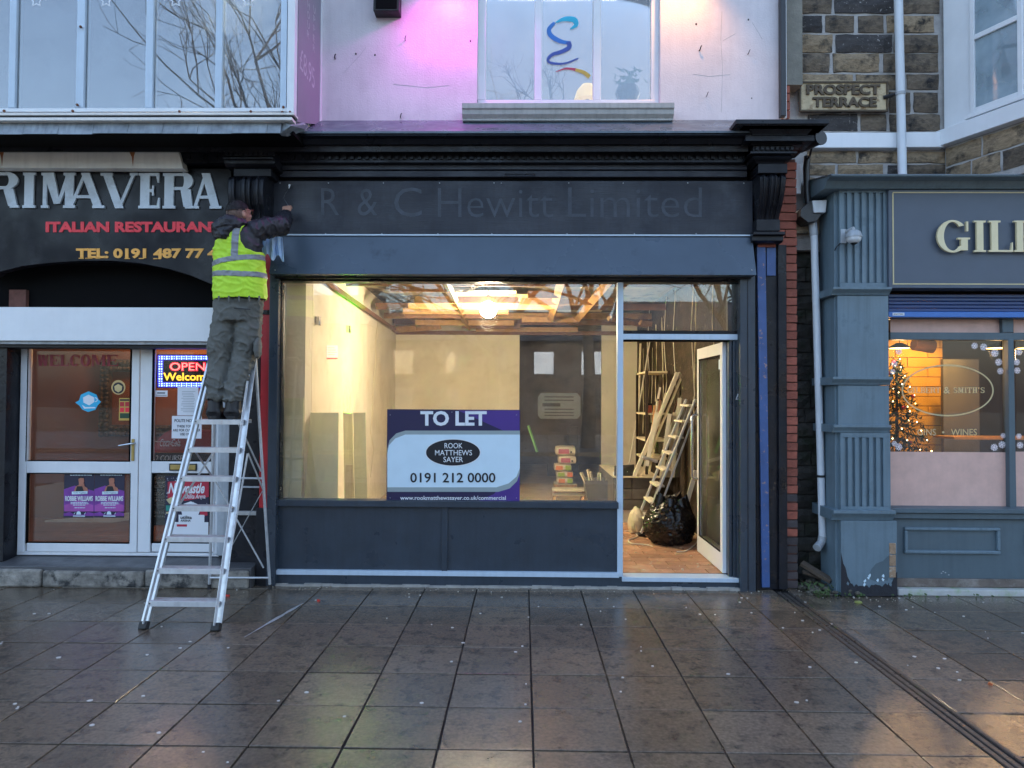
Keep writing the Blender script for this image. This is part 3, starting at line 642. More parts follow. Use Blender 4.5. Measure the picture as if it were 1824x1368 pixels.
stepped([(.34, cz(258.2, -.34)), (.34, cz(269, -.34)), (.37, cz(270, -.37)), (.37, cz(273, -.37)), (.33, cz(277, -.33)), (.35, cz(280, -.35)), (.33, cz(284, -.33)), (.30, cz(288, -.30)), (.29, cz(290.8, -.29))], xl_ + .27, xr_ - .31, 'breakfront_moulding')
x = WX(1345, -.34, 265)
while x < WX(1410, -.34, 265): piece(dm, 'dentil', shop, (x, -.34, cz(268, -.34)), sc=(.8, .9, .75)); x += .042
# ================================================================ SHOP INTERIOR
FZ = .10                                                       # floor level
YB = 6.2                                                       # back wall
q = W(705, 595, YB); CLZ = q.z; XL1 = q.x; XL0 = W(556, 600, .5).x
XRW = 2.02
flr = struct(box('floor', -2.6, 2.3, .05, 13.2, -.02, FZ - .008, m_screed))
tl = []
for k in range(3):
    mb = MB(); a, b = .147, .072
    mb.add([(-a, -b, -.02), (a, -b, -.02), (a, b, -.02), (-a, b, -.02), (-a + .003, -b + .003, .001), (a - .003, -b + .003, -.001 * k), (a - .003, b - .003, .001), (-a + .003, b - .003, .0)], [(0, 1, 5, 4), (1, 2, 6, 5), (2, 3, 7, 6), (3, 0, 4, 7), (4, 5, 6, 7)])
    me = mb.mesh('floor_paver'); me.materials.append(m_tile); tl.append(me)
for i in range(9):
    for j in range(0, 17):
        x = .84 + .2 * (i - 1) * .75; 
        cx = .92 + i * .3 + (.15 if j % 2 else 0); cy = .17 + j * .15
        if cx < 1.9: piece(R_.choice(tl), 'floor_paver', flr, (cx, cy, FZ), (R_.gauss(0, .006), R_.gauss(0, .006), R_.gauss(0, .01)))
# walls
lw = MB(); lw.add([(XL0, .5, 0), (XL1, YB, 0), (XL1, YB, 3.4), (XL0, .5, 3.4), (XL0 - .15, .5, 0), (XL1 - .15, YB + .15, 0), (XL1 - .15, YB + .15, 3.4), (XL0 - .15, .5, 3.4)], [(0, 3, 2, 1), (4, 5, 6, 7), (0, 4, 7, 3), (1, 2, 6, 5), (3, 7, 6, 2)])
struct(lw.build('wall_left', m_plast))
struct(box('wall_return', -2.45, XL0 - .002, .30, .5, 0, 3.4, m_plast2))
struct(box('wall_right', XRW, XRW + .2, .08, YB + .1, 0, 3.4, m_barew))
OX0, OX1 = W(925, 700, YB).x, W(1072, 700, YB).x
struct(box('wall_back', XL1 - .1, OX0, YB, YB + .12, 0, 3.4, m_plast))
struct(box('wall_back', OX1, XRW - .002, YB, YB + .12, 0, 3.4, m_plast))
struct(box('wall_rear_room', -3, 4, 10.5, 10.6, 0, 3.4, m_darkroom)); struct(box('wall_rear_room', -3, -2.9, YB + .15, 10.49, 0, 3.4, m_darkroom)); struct(box('wall_rear_room', 2.9, 3, YB + .15, 10.49, 0, 3.4, m_darkroom))
cl = struct(box('ceiling', -2.7, 3, .1, 10.6, 3.16, 3.3, m_ceil))
box('ceiling_edge', XL1 - .05, XRW - .002, YB - .04, YB - .002, CLZ - .01, CLZ + .06, m_timberd, cl)
def CZp(px, py, z=None):
    z = z or CLZ; g = G(px, py, z)
    if g.y > YB - .05 or g.y < 0: g = W(px, py, YB - .05); g.z = z
    return g
def joist(a, b, wd, th, m, dz=0, name='joist'):
    p, q = CZp(*a), CZp(*b); p.z = q.z = CLZ + .05 + dz
    d = (p - q).normalized(); p = p + d * .0
    o = MB().beam(p, q, wd, th, side=Vector((0, 0, 1)).cross(d)).build(name, m, cl, .003); return o
J = [((560, 480), (705, 592)), ((618, 480), (741, 589)), ((690, 480), (784, 587)), ((783, 490), (834, 590)), ((1008, 485), (981, 575)), ((1105, 485), (1028, 575)), ((1215, 480), (1085, 572)), ((1330, 480), (1140, 580))]
MB().beam((XL0 + .03, .52, CLZ + .05), (XL1 + .03, YB - .06, CLZ + .05), .05, .10, side=(1, 0, 0)).build('wall_plate', m_timberd, cl, .003)
for k, (a, b) in enumerate(J): joist(a, b, .05, .09, m_timber if k else m_timberd)
for (y, xa, xb, m, dz) in ((1.0, -1.95, 2.0, m_timber, .10), (1.55, -2.0, 2.0, m_timberd, .10), (2.35, -.05, 1.1, m_timber, 0), (2.75, -.2, .9, m_timber, .10), (3.6, -2.1, 2.0, m_timberd, .10), (4.7, -2.2, 2.0, m_timber, .10), (5.6, -2.2, 2.0, m_timberd, .10)):
    MB().box(xa, xb, y, y + .05, CLZ + .01 + dz, CLZ + .10 + dz).build('cross_batten', m, cl, .003)
for k in range(11):
    y = .8 + k * .5 + R_.uniform(-.06, .06); xa = R_.uniform(-1.9, .2); MB().box(xa, xa + R_.uniform(.6, 1.9), y, y + .045, CLZ + .012, CLZ + .095).build('noggin', R_.choice((m_timber, m_timberd)), cl, .003)
for (a, b) in (((655, 480), (755, 588)), ((740, 480), (808, 588)), ((860, 480), (880, 588)), ((940, 480), (935, 588)), ((1058, 480), (1005, 588)), ((1160, 480), (1060, 588)), ((1270, 480), (1110, 588))): joist(a, b, .04, .07, m_timberd, .14)
# boards between joists, some missing, and a coil of cable up there
for (xa, xb, ya, yb) in ((-1.2, -.3, .6, 1.4), (-.2, .6, .5, 1.5), (.7, 1.5, 1.1, 2.4), (-1.0, -.1, 2.6, 3.5), (.2, 1.2, 3.7, 4.6)):
    box('ceiling_board', xa, xb, ya, yb, CLZ + .21, CLZ + .222, m_ply, cl)
pts = []
for i in range(60):
    a = i * .42; rr = .10 + .03 * math.sin(i * .37); c = W(823, 515, 1.3); pts.append((c.x + rr * math.cos(a) * 1.6, c.y + .25 * math.sin(a) , CLZ + .07 - .01 + .02 * math.sin(i)))
tag(MB().tube(pts, .006, 5).build('cable_coil', M('cable_cream', (.5, .42, .3), .5)), 'coil of pale cable caught up among the ceiling joists', 'cable')
for (px, py, py1, Y) in ((563, 505, 572, .8), (1030, 505, 560, 2.0)):
    a = W(px, py, Y); b = W(px, py1, Y); a.z = CLZ + .05
    MB().tube([a, a.lerp(b, .5) + Vector((.01, 0, 0)), b], .003, 5).build('hanging_wire', m_rubber, cl)
# flying bulb: lit globe on a flex
bp = W(870, 551, 2.3)
lamp = thing('hanging_lamp', 'bright bare round bulb hanging from the open ceiling joists', 'lamp', (bp.x, bp.y, CLZ + .1))
MB().tube([(bp.x, bp.y, CLZ + .35), (bp.x, bp.y, bp.z + .16)], .004, 6).build('flex', m_rubber, lamp)
MB().rings([((bp.x, bp.y, bp.z + .105), .03, .03), ((bp.x, bp.y, bp.z + .17), .022, .022)], 12).build('lamp_holder', m_rubber, lamp)
MB().ball(bp, .105, 24, 16).build('bulb', EM('bulb_glow', (1, .85, .55), 40), lamp, smooth=True)
ld = bpy.data.lights.new('bulb_light', 'POINT'); ld.energy = 50; ld.color = (1, .82, .60); ld.shadow_soft_size = .12
lo = bpy.data.objects.new('bulb_light', ld); COL.objects.link(lo); lo.parent = lamp; lo.location = (0, 0, bp.z - CLZ - .1 - .14)
# objects fixed to the left wall
LWN = (YB - .5, -(XL1 - XL0), 0)
def WLp(px, py): return RP(px, py, (XL0, .5, 0), LWN)
def wallquad(name, x0, y0, x1, y1, m, off=.006, parent=None):
    n = Vector(LWN).normalized(); P_ = [WLp(x0, y1), WLp(x1, y1), WLp(x1, y0), WLp(x0, y0)]
    mb = MB().add([p + n * off for p in P_] + [p + n * .001 for p in P_], [(0, 1, 2, 3), (4, 7, 6, 5), (0, 4, 5, 1), (1, 5, 6, 2), (2, 6, 7, 3), (3, 7, 4, 0)]); return mb.build(name, m, parent)
nt = thing('wall_notice', 'small white notice taped to the cream left wall inside the empty shop', 'notice', WLp(591, 640))
wallquad('paper_sheet', 581, 615, 601, 640, m_paper, .004, nt); wallquad('red_band', 581.5, 637, 600.5, 640, m_red, .006, nt)
for yy in (619, 623, 627, 631): wallquad('print_line', 583, yy, 599 - R_.randint(0, 5), yy + 1, m_grey, .006, nt)
for (px, py) in ((562, 571), (617, 586)):
    p = WLp(px, py); tag(MB().box(p.x, p.x + .04, p.y - .02, p.y + .04, p.z - .04, p.z + .04).box(p.x + .03, p.x + .05, p.y, p.y + .02, p.z - .05, p.z + .0).build('socket_box', m_steel), 'metal back box on the cream left wall, %s' % ('nearer the window' if px < 600 else 'further from the window'), 'socket')
n = Vector(LWN).normalized(); pts = [WLp(x, y) + n * .015 for x, y in ((671, 540), (673, 560), (668, 600), (667, 640), (663, 690), (661, 740), (658, 770), (664, 800), (658, 850))]
tag(MB().tube(pts, .004, 5).build('wall_cable', m_ply), 'thin loose cable hanging down the cream left wall near the back corner', 'cable')
# plasterboard sheets leaning on the left wall
def leaning(name, px0, px1, pyt, Yb, dy, th, m, label, cat, dxt=0, group=None, zb=FZ, parent=None):
    a, b = W(px0, pyt, Yb + dy), W(px1, pyt, Yb + dy); c = W(px1, 860, Yb); d = W(px0, 860, Yb)
    zb_ = zb + .004
    v = [(a.x + dxt, Yb + dy, a.z), (b.x + dxt, Yb + dy, b.z), (b.x, Yb, zb_), (a.x, Yb, zb_)]
    mb = MB().add([Vector(p) for p in v] + [Vector(p) + Vector((0, th, 0)) for p in v], [(3, 2, 1, 0), (4, 5, 6, 7), (0, 1, 5, 4), (1, 2, 6, 5), (2, 3, 7, 6), (3, 0, 4, 7)])
    o = mb.build(name, m, parent, .002)
    return tag(o, label, cat, group) if parent is None else o
G_ = 'plasterboard sheets leaning in the window'
leaning('plasterboard_sheet', 494, 543, 709, .06, .10, .015, m_pboard, 'taller pale plasterboard sheet leaning at the left edge of the shop window', 'board', -.01, G_)
leaning('plasterboard_sheet', 548, 616, 735, .22, .26, .015, m_pboard, 'wide greenish plasterboard sheet leaning in the middle of its group', 'board', -.07, G_)
for k, (a, b, s_) in enumerate(((628, 637, 'left hand strip of plasterboard in the narrow bundle by the wall'), (637, 645, 'middle strip of plasterboard in the narrow bundle by the wall'), (646, 668, 'widest strip of plasterboard in the narrow bundle by the wall'))):
    leaning('plasterboard_strip', a, b, 735 + k % 2, .85 - .03 * k, .25, .014, m_pboard, s_, 'board', -.10, G_)
leaning('offcut', 619, 632, 828, .7, .15, .012, m_ply, 'short board offcut leaning low against the narrow plasterboard strips', 'board', -.02)
leaning('timber_batten', 536, 543, 760, .16, .12, .03, m_timber, 'thin timber batten showing between the two larger plasterboard sheets', 'board', -.03)
leaning('metal_stud', 492, 500, 765, .03, .02, .03, m_alum, 'grey metal stud standing in the bottom left window corner', 'stud', -.03)
# uplighter behind the strips: the yellow green glow on the wall
gp_ = WLp(619, 760); gp_ = gp_ + n * .14
ul = thing('uplighter', 'work lamp throwing a yellow green glow up the wall behind the plasterboard strips', 'lamp', (gp_.x, gp_.y, FZ))
MB().rings([((gp_.x, gp_.y, FZ), .07, .07), ((gp_.x, gp_.y, FZ + .03), .07, .07), ((gp_.x, gp_.y, FZ + .031), .02, .02), ((gp_.x, gp_.y, .8), .02, .02), ((gp_.x, gp_.y, .82), .05, .05), ((gp_.x, gp_.y, .92), .06, .06)], 12).build('lamp_body', m_rubber, ul)
MB().rings([((gp_.x, gp_.y, .921), .05, .05), ((gp_.x, gp_.y, .93), .045, .045)], 12).build('lamp_lens', EM('uplight_glow', (.8, 1, .1), 6), ul)
ld = bpy.data.lights.new('uplight', 'SPOT'); ld.energy = 260; ld.color = (.06, 1, .0); ld.spot_size = rad(50); ld.spot_blend = 1; ld.shadow_soft_size = .04
lo = bpy.data.objects.new('uplight', ld); COL.objects.link(lo); lo.parent = ul; lo.location = (0, 0, .86); lo.rotation_euler = (Vector((-.0, 0, -1)) * 1 - Vector(n) * -.22).to_track_quat('-Z', 'Y').to_euler()
lo.rotation_euler = (Vector((0, 0, 1)) - n * .12).to_track_quat('-Z', 'Y').to_euler()
# TO LET board fixed in front of the pane
bd = thing('to_let_board', 'navy, purple and pale blue TO LET board fixed at the bottom of the shop window', 'sign', W(807, 893, -.03))
YS = -.022
MB().pbox(689, 729.5, 926, 894, YS, .01).build('board_panel', m_navy, bd)
fpoly(MB(), [(816, 731), (925.5, 731), (925.5, 893), (850, 893), (880, 880), (905, 850), (915, 800), (905, 771)], YS, 0).build('purple_corner', m_purple, bd)
fpoly(MB(), [(690, 800), (694, 784), (706, 772), (722, 767), (926, 767), (926, 842), (921, 857), (908, 870), (888, 876), (690, 876)], YS, 1).build('grey_border', m_bgrey, bd)
fpoly(MB(), [(690, 808), (693, 793), (704, 781), (722, 774), (926, 774), (926, 834), (920, 849), (906, 861), (884, 868), (690, 868)], YS, 2).build('pale_field', m_skyb, bd)
fpoly(MB(), ell(807, 806, 49.5, 24.5, 44), YS, 3).build('oval_rim', m_wht, bd); fpoly(MB(), ell(807, 806, 48, 23.2, 44), YS, 4).build('oval', m_ink, bd)
for (s_, x0, y0, x1, y1, m, o_, bo) in (('TO LET', 749, 732, 867, 758.5, m_wht, 3, .035), ('ROOK', 792, 789, 824, 798.5, m_wht, 6, .004), ('MATTHEWS', 775, 801.5, 841, 811, m_wht, 6, .004), ('SAYER', 790, 813.5, 825, 823, m_wht, 6, .004),
                                        ('0191 212 0000', 731, 842, 882.5, 859.5, m_ink, 5, .012), ('www.rookmatthewssayer.co.uk/commercial', 713, 883, 901, 892.5, m_wht, 3, .012)):
    text('lettering', s_, x0, y0, x1, y1, YS, m, bd, bold=bo, order=o_)
for (px, py) in ((695, 739), (920, 739), (695, 887), (920, 887), (805, 734)): piece(sm, 'fixing_screw', bd, W(px, py, YS - .003), sc=(.7, .7, .7))
# door leaf, folded inwards
dl0 = W(1297, 800, .06).x; DX = 1.80
door = thing('glass_door', 'white framed glass shop door standing open inwards with a D shaped pull handle', 'door', (DX, .06, FZ))
ya, yb = .06, .97; za_, zb_ = FZ + .012, 2.17
dm2 = MB().box(DX - .022, DX + .022, ya, ya + .075, za_, zb_).box(DX - .022, DX + .022, yb - .085, yb, za_, zb_)
dm2.build('door_stile', m_white, door, .003)
MB().box(DX - .0215, DX + .0215, ya + .075, yb - .085, zb_ - .11, zb_ - .001).build('door_rail', m_white, door, .003)
MB().box(DX - .0215, DX + .0215, ya + .075, yb - .085, za_ + .001, za_ + .17).build('door_rail', m_white, door, .003)
MB().box(DX - .026, DX - .0225, yb - .118, yb - .084, za_ + .17, zb_ - .11).box(DX - .026, DX - .0225, ya + .07, yb - .078, za_ + .17, za_ + .185).box(DX - .026, DX - .0225, ya + .07, yb - .078, zb_ - .125, zb_ - .11).build('glazing_bead', m_blackd, door)
MB().box(DX - .006, DX + .006, ya + .07, yb - .08, za_ + .16, zb_ - .10).build('door_pane', m_glassi, door)
for sgn in (-1, 1):
    x = DX + sgn * .022; X2 = DX + sgn * .085; y = yb - .045
    hz0, hz1 = .85, 1.50
    pts = [(x, y, hz0), (X2 - sgn * .02, y, hz0), (X2, y, hz0 + .02), (X2, y, (hz0 + hz1) / 2), (X2, y, hz1 - .02), (X2 - sgn * .02, y, hz1), (x, y, hz1)]
    MB().tube(pts, .014, 10).build('pull_handle', m_steel, door, smooth=True)
MB().box(DX - .014, DX - .011, ya + .09, ya + .15, 1.93, 2.02).build('door_sticker', m_skyb, door)
# block platform with clutter
pf = struct(box('raised_floor', 1.15, 1.72, 2.72, 4.3, FZ - .01, .66, m_darkroom))
for k in range(3):
    z0 = .255 + k * .135; x = 1.16
    while x < 1.7:
        l = R_.choice((.22, .44)); x2 = min(x + l, 1.72); MB().box(x + .003, x2 - .003, 2.66 + R_.uniform(0, .012), 2.73, z0, z0 + .128).build('concrete_block', bpy.data.materials.get('block_grey') or M('block_grey', (.13, .115, .10), .85, .25, 8, .4, 60, rnd=.25), pf, .004); x = x2
MB().box(1.16, 1.72, 2.68, 2.73, FZ - .005, .25).build('skirting', m_whitewd, pf)
MB().box(1.14, 1.74, 2.64, 4.3, .661, .672).build('top_board', m_ply, pf)
# slotted angle shelving
rk = thing('shelving_rack', 'rusty slotted angle shelving rack by the dark brick wall', 'shelf', (1.75, 3.2, .672))
rx0, rx1, ry0, ry1 = 1.60, 1.92, 2.95, 3.75
for (x, y) in ((rx0, ry0), (rx1, ry0), (rx0, ry1), (rx1, ry1)):
    sx = 1 if x == rx0 else -1; sy = 1 if y == ry0 else -1
    MB().box(x, x + sx * .035, y, y + sy * .003, .672, 2.03).box(x, x + sx * .003, y + sy * .003, y + sy * .035, .672, 2.03).build('upright', M('dark_angle', (.06, .045, .035), .6, .3, 20, metal=.3) if x == rx0 and y == ry0 else bpy.data.materials['dark_angle'], rk)
for z in (.86, 1.10, 1.45, 2.0): MB().box(rx0 + .004, rx1 - .004, ry0 + .004, ry1 - .004, z, z + .025).build('shelf', m_ply, rk, .002)
def jar(x, y, z, r, h, c, label):
    j = thing('paint_pot', label, 'pot', (x, y, z))
    MB().rings([((x, y, z), r, r), ((x, y, z + h), r, r)], 14).build('pot', M('pot_c', c, .4), j); MB().rings([((x, y, z + h), r * 1.05, r * 1.05), ((x, y, z + h + .025), r * 1.05, r * 1.05)], 14).build('lid', m_rubber, j)
jar(1.66, 3.02, 1.476, .035, .10, (.7, .18, .10), 'small red pot with a black lid on the shelving rack')
jar(1.80, 3.05, 1.476, .03, .16, (.55, .5, .35), 'taller beige pot beside the red pot on the rack')
jar(1.74, 3.15, 1.126, .04, .07, (.6, .6, .5), 'squat pale pot on the lower rack shelf')
# long pieces leaning against the right wall
def lean_px(name, a, b, Y0, Y1, wd, th, m, label, cat, group=None, side=None):
    p = W(a[0], a[1], Y1); q_ = W(b[0], b[1], Y0)
    o = MB().beam(p, q_, wd, th, side=side).build(name, m, None, .003); return tag(o, label, cat, group)
G2 = 'lengths of board and trim leaning on the right wall'
lean_px('trim_board', (1158, 606), (1119, 838), 4.55, 4.75, .16, .02, m_whitewd, 'tall cream board reaching the ceiling behind the shelving rack', 'board', G2)
lean_px('trim_board', (1141, 612), (1134, 838), 4.7, 4.85, .05, .03, m_ply, 'narrow straight upright board behind the shelving rack', 'board', G2)
lean_px('trim_board', (1183, 716), (1158, 800), 2.60, 2.62, .05, .03, m_whitewd, 'short cream trim left of the leaning white door frame', 'board', G2)
lean_px('trim_board', (1170, 735), (1152, 830), 2.50, 2.52, .06, .05, m_whitewd, 'bundle end of pale profile nearest the shelving rack', 'board', G2)
lean_px('trim_board', (1193, 737), (1178, 850), 2.38, 2.40, .045, .05, m_whitewd, 'pale ribbed profile standing in front of the door frame', 'board', G2)
lean_px('trim_board', (1202, 735), (1190, 850), 2.42, 2.44, .045, .05, m_ply, 'darker ribbed profile beside the pale one in front of the door frame', 'board', G2)
lean_px('trim_board', (1211, 709), (1198, 850), 2.48, 2.50, .04, .05, m_whitewd, 'cream topped post leaning right of the door frame', 'board', G2)
lean_px('trim_board', (1220, 711), (1207, 850), 2.55, 2.57, .06, .05, bpy.data.materials['block_grey'], 'grey sided plank leaning right of the cream topped post', 'board', G2)
lean_px('timber_offcut', (1166, 722), (1160, 800), 2.85, 2.87, .05, .03, m_timber, 'orange brown timber offcut beside the rack', 'board', G2)
lean_px('timber_offcut', (1176, 712), (1170, 770), 2.80, 2.82, .03, .03, m_timberd, 'dark brown timber offcut beside the rack', 'board', G2)
for k_, (xa_, ya_, xb2_, yb2_, Y_, l_) in enumerate(((1176, 690, 1146, 842, 3.3, 'left'), (1186, 700, 1156, 842, 3.15, 'middle'), (1214, 690, 1170, 842, 3.0, 'right'), (1225, 700, 1186, 850, 2.9, 'rightmost'))):
    lean_px('trim_board', (xa_, ya_), (xb2_, yb2_), Y_, Y_ + .02, .055, .03, (m_whitewd, m_ply, m_timberd, m_whitewd)[k_], '%s board of the four thin ones leaning behind the cream door frame' % l_, 'board', G2)
lean_px('timber_offcut', (1240, 838), (1222, 900), 1.6, 1.62, .03, .05, m_whitewd, 'cream offcut standing behind the bin bag', 'board', G2)
dfm = thing('leaning_door_frame', 'cream painted door frame leaning diagonally against the right wall', 'frame', W(1150, 850, 2.75))
def bar(a, b, wd, th, Y, nm, m=m_whitewd): return MB().beam(W(a[0], a[1], Y), W(b[0], b[1], Y), wd, th).build(nm, m, dfm, .004)
bar((1207, 664), (1128, 852), .075, .05, 2.78, 'frame_side'); bar((1232, 658), (1180, 812), .06, .05, 2.79, 'frame_side'); bar((1203, 670), (1229, 663), .10, .045, 2.80, 'frame_head')
bar((1213, 674), (1140, 850), .025, .03, 2.76, 'frame_bead', m_ply); MB().add([tuple(W(*p, 2.81)) for p in ((1208, 674), (1228, 668), (1176, 812), (1150, 812))], [(0, 1, 2, 3)]).build('frame_glass', m_glassi, dfm)
rr = random.Random(77)
for k in range(7):                                             # plaster runs and loose cables down the stripped wall
    y = rr.uniform(1.1, 5.6); z = rr.uniform(2.2, 3.0); pts = []
    while z > rr.uniform(.9, 1.8) and len(pts) < 14: pts.append((XRW - .008, y, z)); z -= .13; y += rr.uniform(-.03, .03)
    if len(pts) > 2: MB().tube(pts, [rr.uniform(.002, .012) for _ in pts], 5).build('plaster_run', m_ply, bpy.data.objects['wall_right'])
for k, (px, Y_) in enumerate(((1162, 4.9), (1188, 3.6), (1205, 3.0), (1236, 2.0))):
    p = W(px, 600, Y_); tag(MB().tube([(XRW - .02, Y_, 3.1), (XRW - .05, Y_ + .02, 2.5), (XRW - .02, Y_ - .03, 2.0 - .1 * k), (XRW - .04, Y_, 1.6)], .006, 5).build('loose_cable', m_whitewd), '%s loose pale cable hanging on the stripped right wall' % ('furthest', 'second furthest', 'second nearest', 'nearest')[k], 'cable')
# folded stepladder leaning on the right wall
il = thing('indoor_ladder', 'aluminium stepladder folded and leaning on the right wall inside the shop', 'ladder', (1.37, 1.95, FZ))
yF, yN = 2.2, 1.75; A0 = Vector((1.34, 0, FZ)); A1 = Vector((1.955, 0, 1.66))
for (Y, nm) in ((yF, 'rail'), (yN, 'rail')):
    MB().beam((A0.x, Y, A0.z + .04), (A1.x, Y, A1.z), .085, .022, side=(A1 - A0).normalized().cross(Vector((0, 1, 0)))).build('rail', m_alum, il, .003)
    MB().beam((A0.x - .03, Y, FZ + .025), (A0.x + .045, Y, FZ + .025), .05, .03).build('rubber_foot', m_rubber, il, .005)
    MB().beam((A0.x + .12, Y + .03, A0.z + .06), (A1.x + .03, Y + .03, A1.z - .1), .03, .02).build('back_leg', m_alum, il, .003)
for k in range(8):
    t = .12 + k * .118; c = A0.lerp(A1, t); MB().box(c.x - .045, c.x + .05, yN + .012, yF - .012, c.z, c.z + .022).build('step', m_whitewd, il, .003)
MB().beam((1.52, yN - .02, .95), (1.35, yN - .02, 1.0), .04, .02).build('brace', m_alum, il)
db_ = MB(); rr = random.Random(5)
for k in range(80): c = (rr.uniform(.9, 1.8), .15 + abs(rr.gauss(0, .9)), FZ + .004); s_ = rr.uniform(.003, .012); db_.ball(c, (s_ * rr.uniform(.6, 1.6), s_, s_ * .5), 5, 3)
tag(stuff(db_.build('floor_grit', m_ply)), 'crumbs of plaster and dust on the tiled floor inside the doorway', 'grit')
# bin bag
def blob(c, rx, ry, rz, nU=56, nV=36, amp=.03, fr=6, seed=0, flat_=True):
    mb = MB(); vs = []
    for i in range(nV + 1):
        a = math.pi * i / nV
        for k in range(nU):
            t = 2 * math.pi * k / nU; d = Vector((math.sin(a) * math.cos(t), math.sin(a) * math.sin(t), math.cos(a)))
            nz = noise.ridged_multi_fractal(Vector((d.x * fr * .4 + seed, d.y * fr * .4, d.z * fr)), 1, 2, 4, 1, 2) - 1.2
            nz2 = noise.noise(d * 2.2 + Vector((seed, 0, 0)))
            s_ = 1 + amp * nz + .10 * nz2
            p = Vector((d.x * rx, d.y * ry, d.z * rz)) * s_
            if flat_ and p.z < -rz * .72: p.z = -rz * .72
            if p.z > 0: f_ = 1 - .25 * (p.z / rz) ** 2; p.x *= f_; p.y *= f_
            vs.append(Vector(c) + p)
    fs = []
    for i in range(nV):
        for k in range(nU): fs.append((i * nU + k, (i + 1) * nU + k, (i + 1) * nU + (k + 1) % nU, i * nU + (k + 1) % nU))
    return mb.add(vs, fs)
bb = G(1200, 975, FZ)
bag = thing('bin_bag', 'full black bin bag with blue rags showing on the tiled floor inside the doorway', 'bag', (bb.x, bb.y, FZ))
blob((bb.x, bb.y + .22, FZ + .215), .275, .26, .29, 130, 90, amp=.075, fr=11, seed=3).build('bag_body', m_bin, bag)
for p in bag.children[0].data.polygons: p.use_smooth = True
for k in range(7):
    a = 6.283 * k / 7; c = Vector((bb.x + .02, bb.y + .2, FZ + .44)); c2 = c + Vector((math.cos(a) * .13, math.sin(a) * .11, .06 + .03 * math.sin(k * 2)))
    MB().tube([c + Vector((math.cos(a) * .2, math.sin(a) * .17, -.13)), c2, c + Vector((math.cos(a + .3) * .07, math.sin(a) * .05, .0))], [.035, .05, .02], 8, sq=.35).build('bag_neck_fold', m_bin, bag, smooth=True)
m_rag = M('blue_rag', (.30, .38, .62), .8, .15, 12)
for (dx, dy, dz, s_) in ((.03, -.02, .44, .05), (.07, -.06, .40, .045), (.05, -.10, .34, .03)):
    blob((bb.x + dx, bb.y + .18 + dy, FZ + dz), s_, s_, s_ * .9, 20, 12, .12, 5, dx * 90, False).build('rag', m_rag, bag)
tag(blob((1.32, 1.95, FZ + .13), .10, .12, .17, 24, 16, .06, 5, 9).build('rubble_sack', m_ply), 'grubby beige rubble sack behind the bin bag under the ladder', 'sack')
def cable(pts, r, m, label, name='cable'): return tag(MB().tube(pts, r, 6).build(name, m), label, 'cable')
def gc(*pp): 
    out = [G(x, y, FZ + .008) for x, y in pp]; res = []
    for i in range(len(out) - 1):
        for k in range(6):
            t = k / 6; p_1 = out[max(i - 1, 0)]; p0_, p1_ = out[i], out[i + 1]; p2_ = out[min(i + 2, len(out) - 1)]
            res.append(.5 * ((2 * p0_) + (-p_1 + p1_) * t + (2 * p_1 - 5 * p0_ + 4 * p1_ - p2_) * t * t + (-p_1 + 3 * p0_ - 3 * p1_ + p2_) * t ** 3))
    return res + [out[-1]]
cable(gc((1112, 946), (1128, 947), (1135, 956), (1120, 962), (1126, 968), (1150, 970), (1162, 973)), .006, m_whitewd, 'white cable looping over the tiles left of the bin bag')
cable(gc((1205, 983), (1222, 981), (1236, 972), (1245, 960)), .007, m_whitewd, 'white cable curling round the right side of the bin bag')
tag(MB().box(1.17, 1.29, 2.8, 2.9, .672, .71).tube([(1.29, 2.85, .69), (1.34, 2.8, .72), (1.4, 2.85, .70), (1.34, 2.95, .68)], .006, 6).build('extension_socket', m_white, None, .006), 'white extension socket with looped lead on the raised floor', 'socket')
tag(MB().add([(1.16, 2.72, .68), (1.42, 2.75, .68), (1.46, 3.0, .80), (1.2, 3.0, .78), (1.3, 2.85, .76)], [(0, 1, 4), (1, 2, 4), (2, 3, 4), (3, 0, 4), (3, 2, 1, 0)]).build('folded_sheet', m_rubber), 'crumpled dark sheet on the raised floor under the leaning frames', 'sheet')
# stacked bags on a pallet
pl = thing('pallet', 'small timber pallet under the stack of plaster bags', 'pallet', (W(1008, 868, 5.9).x, 5.9, FZ))
px0, px1 = W(988, 868, 5.75).x, W(1028, 868, 5.75).x; pz = FZ
for k in range(8):
    x = px0 + (px1 - px0) * (k + .5) / 8; MB().box(x - .02, x + .02, 5.75, 5.77 + .5, pz, pz + .085).build('slat', m_timber, pl)
MB().box(px0, px1, 5.77, 6.15, pz + .086, pz + .1).build('deck_board', m_ply, pl)
m_bagp = M('bag_paper', (.72, .62, .46), .7, .08, 8); m_bgrn = M('bag_green', (.38, .50, .04), .6); m_borg = M('bag_orange', (.75, .22, .08), .6); m_bpink = M('bag_pink', (.55, .12, .16), .6)
rows = [(868, 858, 992, 1022, 'og'), (858, 847, 991, 1022, 'go'), (846, 834, 987, 1019, 'og'), (834, 819, 994, 1027, 'p'), (818, 801, 989, 1026, 'p')]
names = ['bottom', 'second from bottom', 'middle', 'second from top', 'topmost']; zb = pz + .1
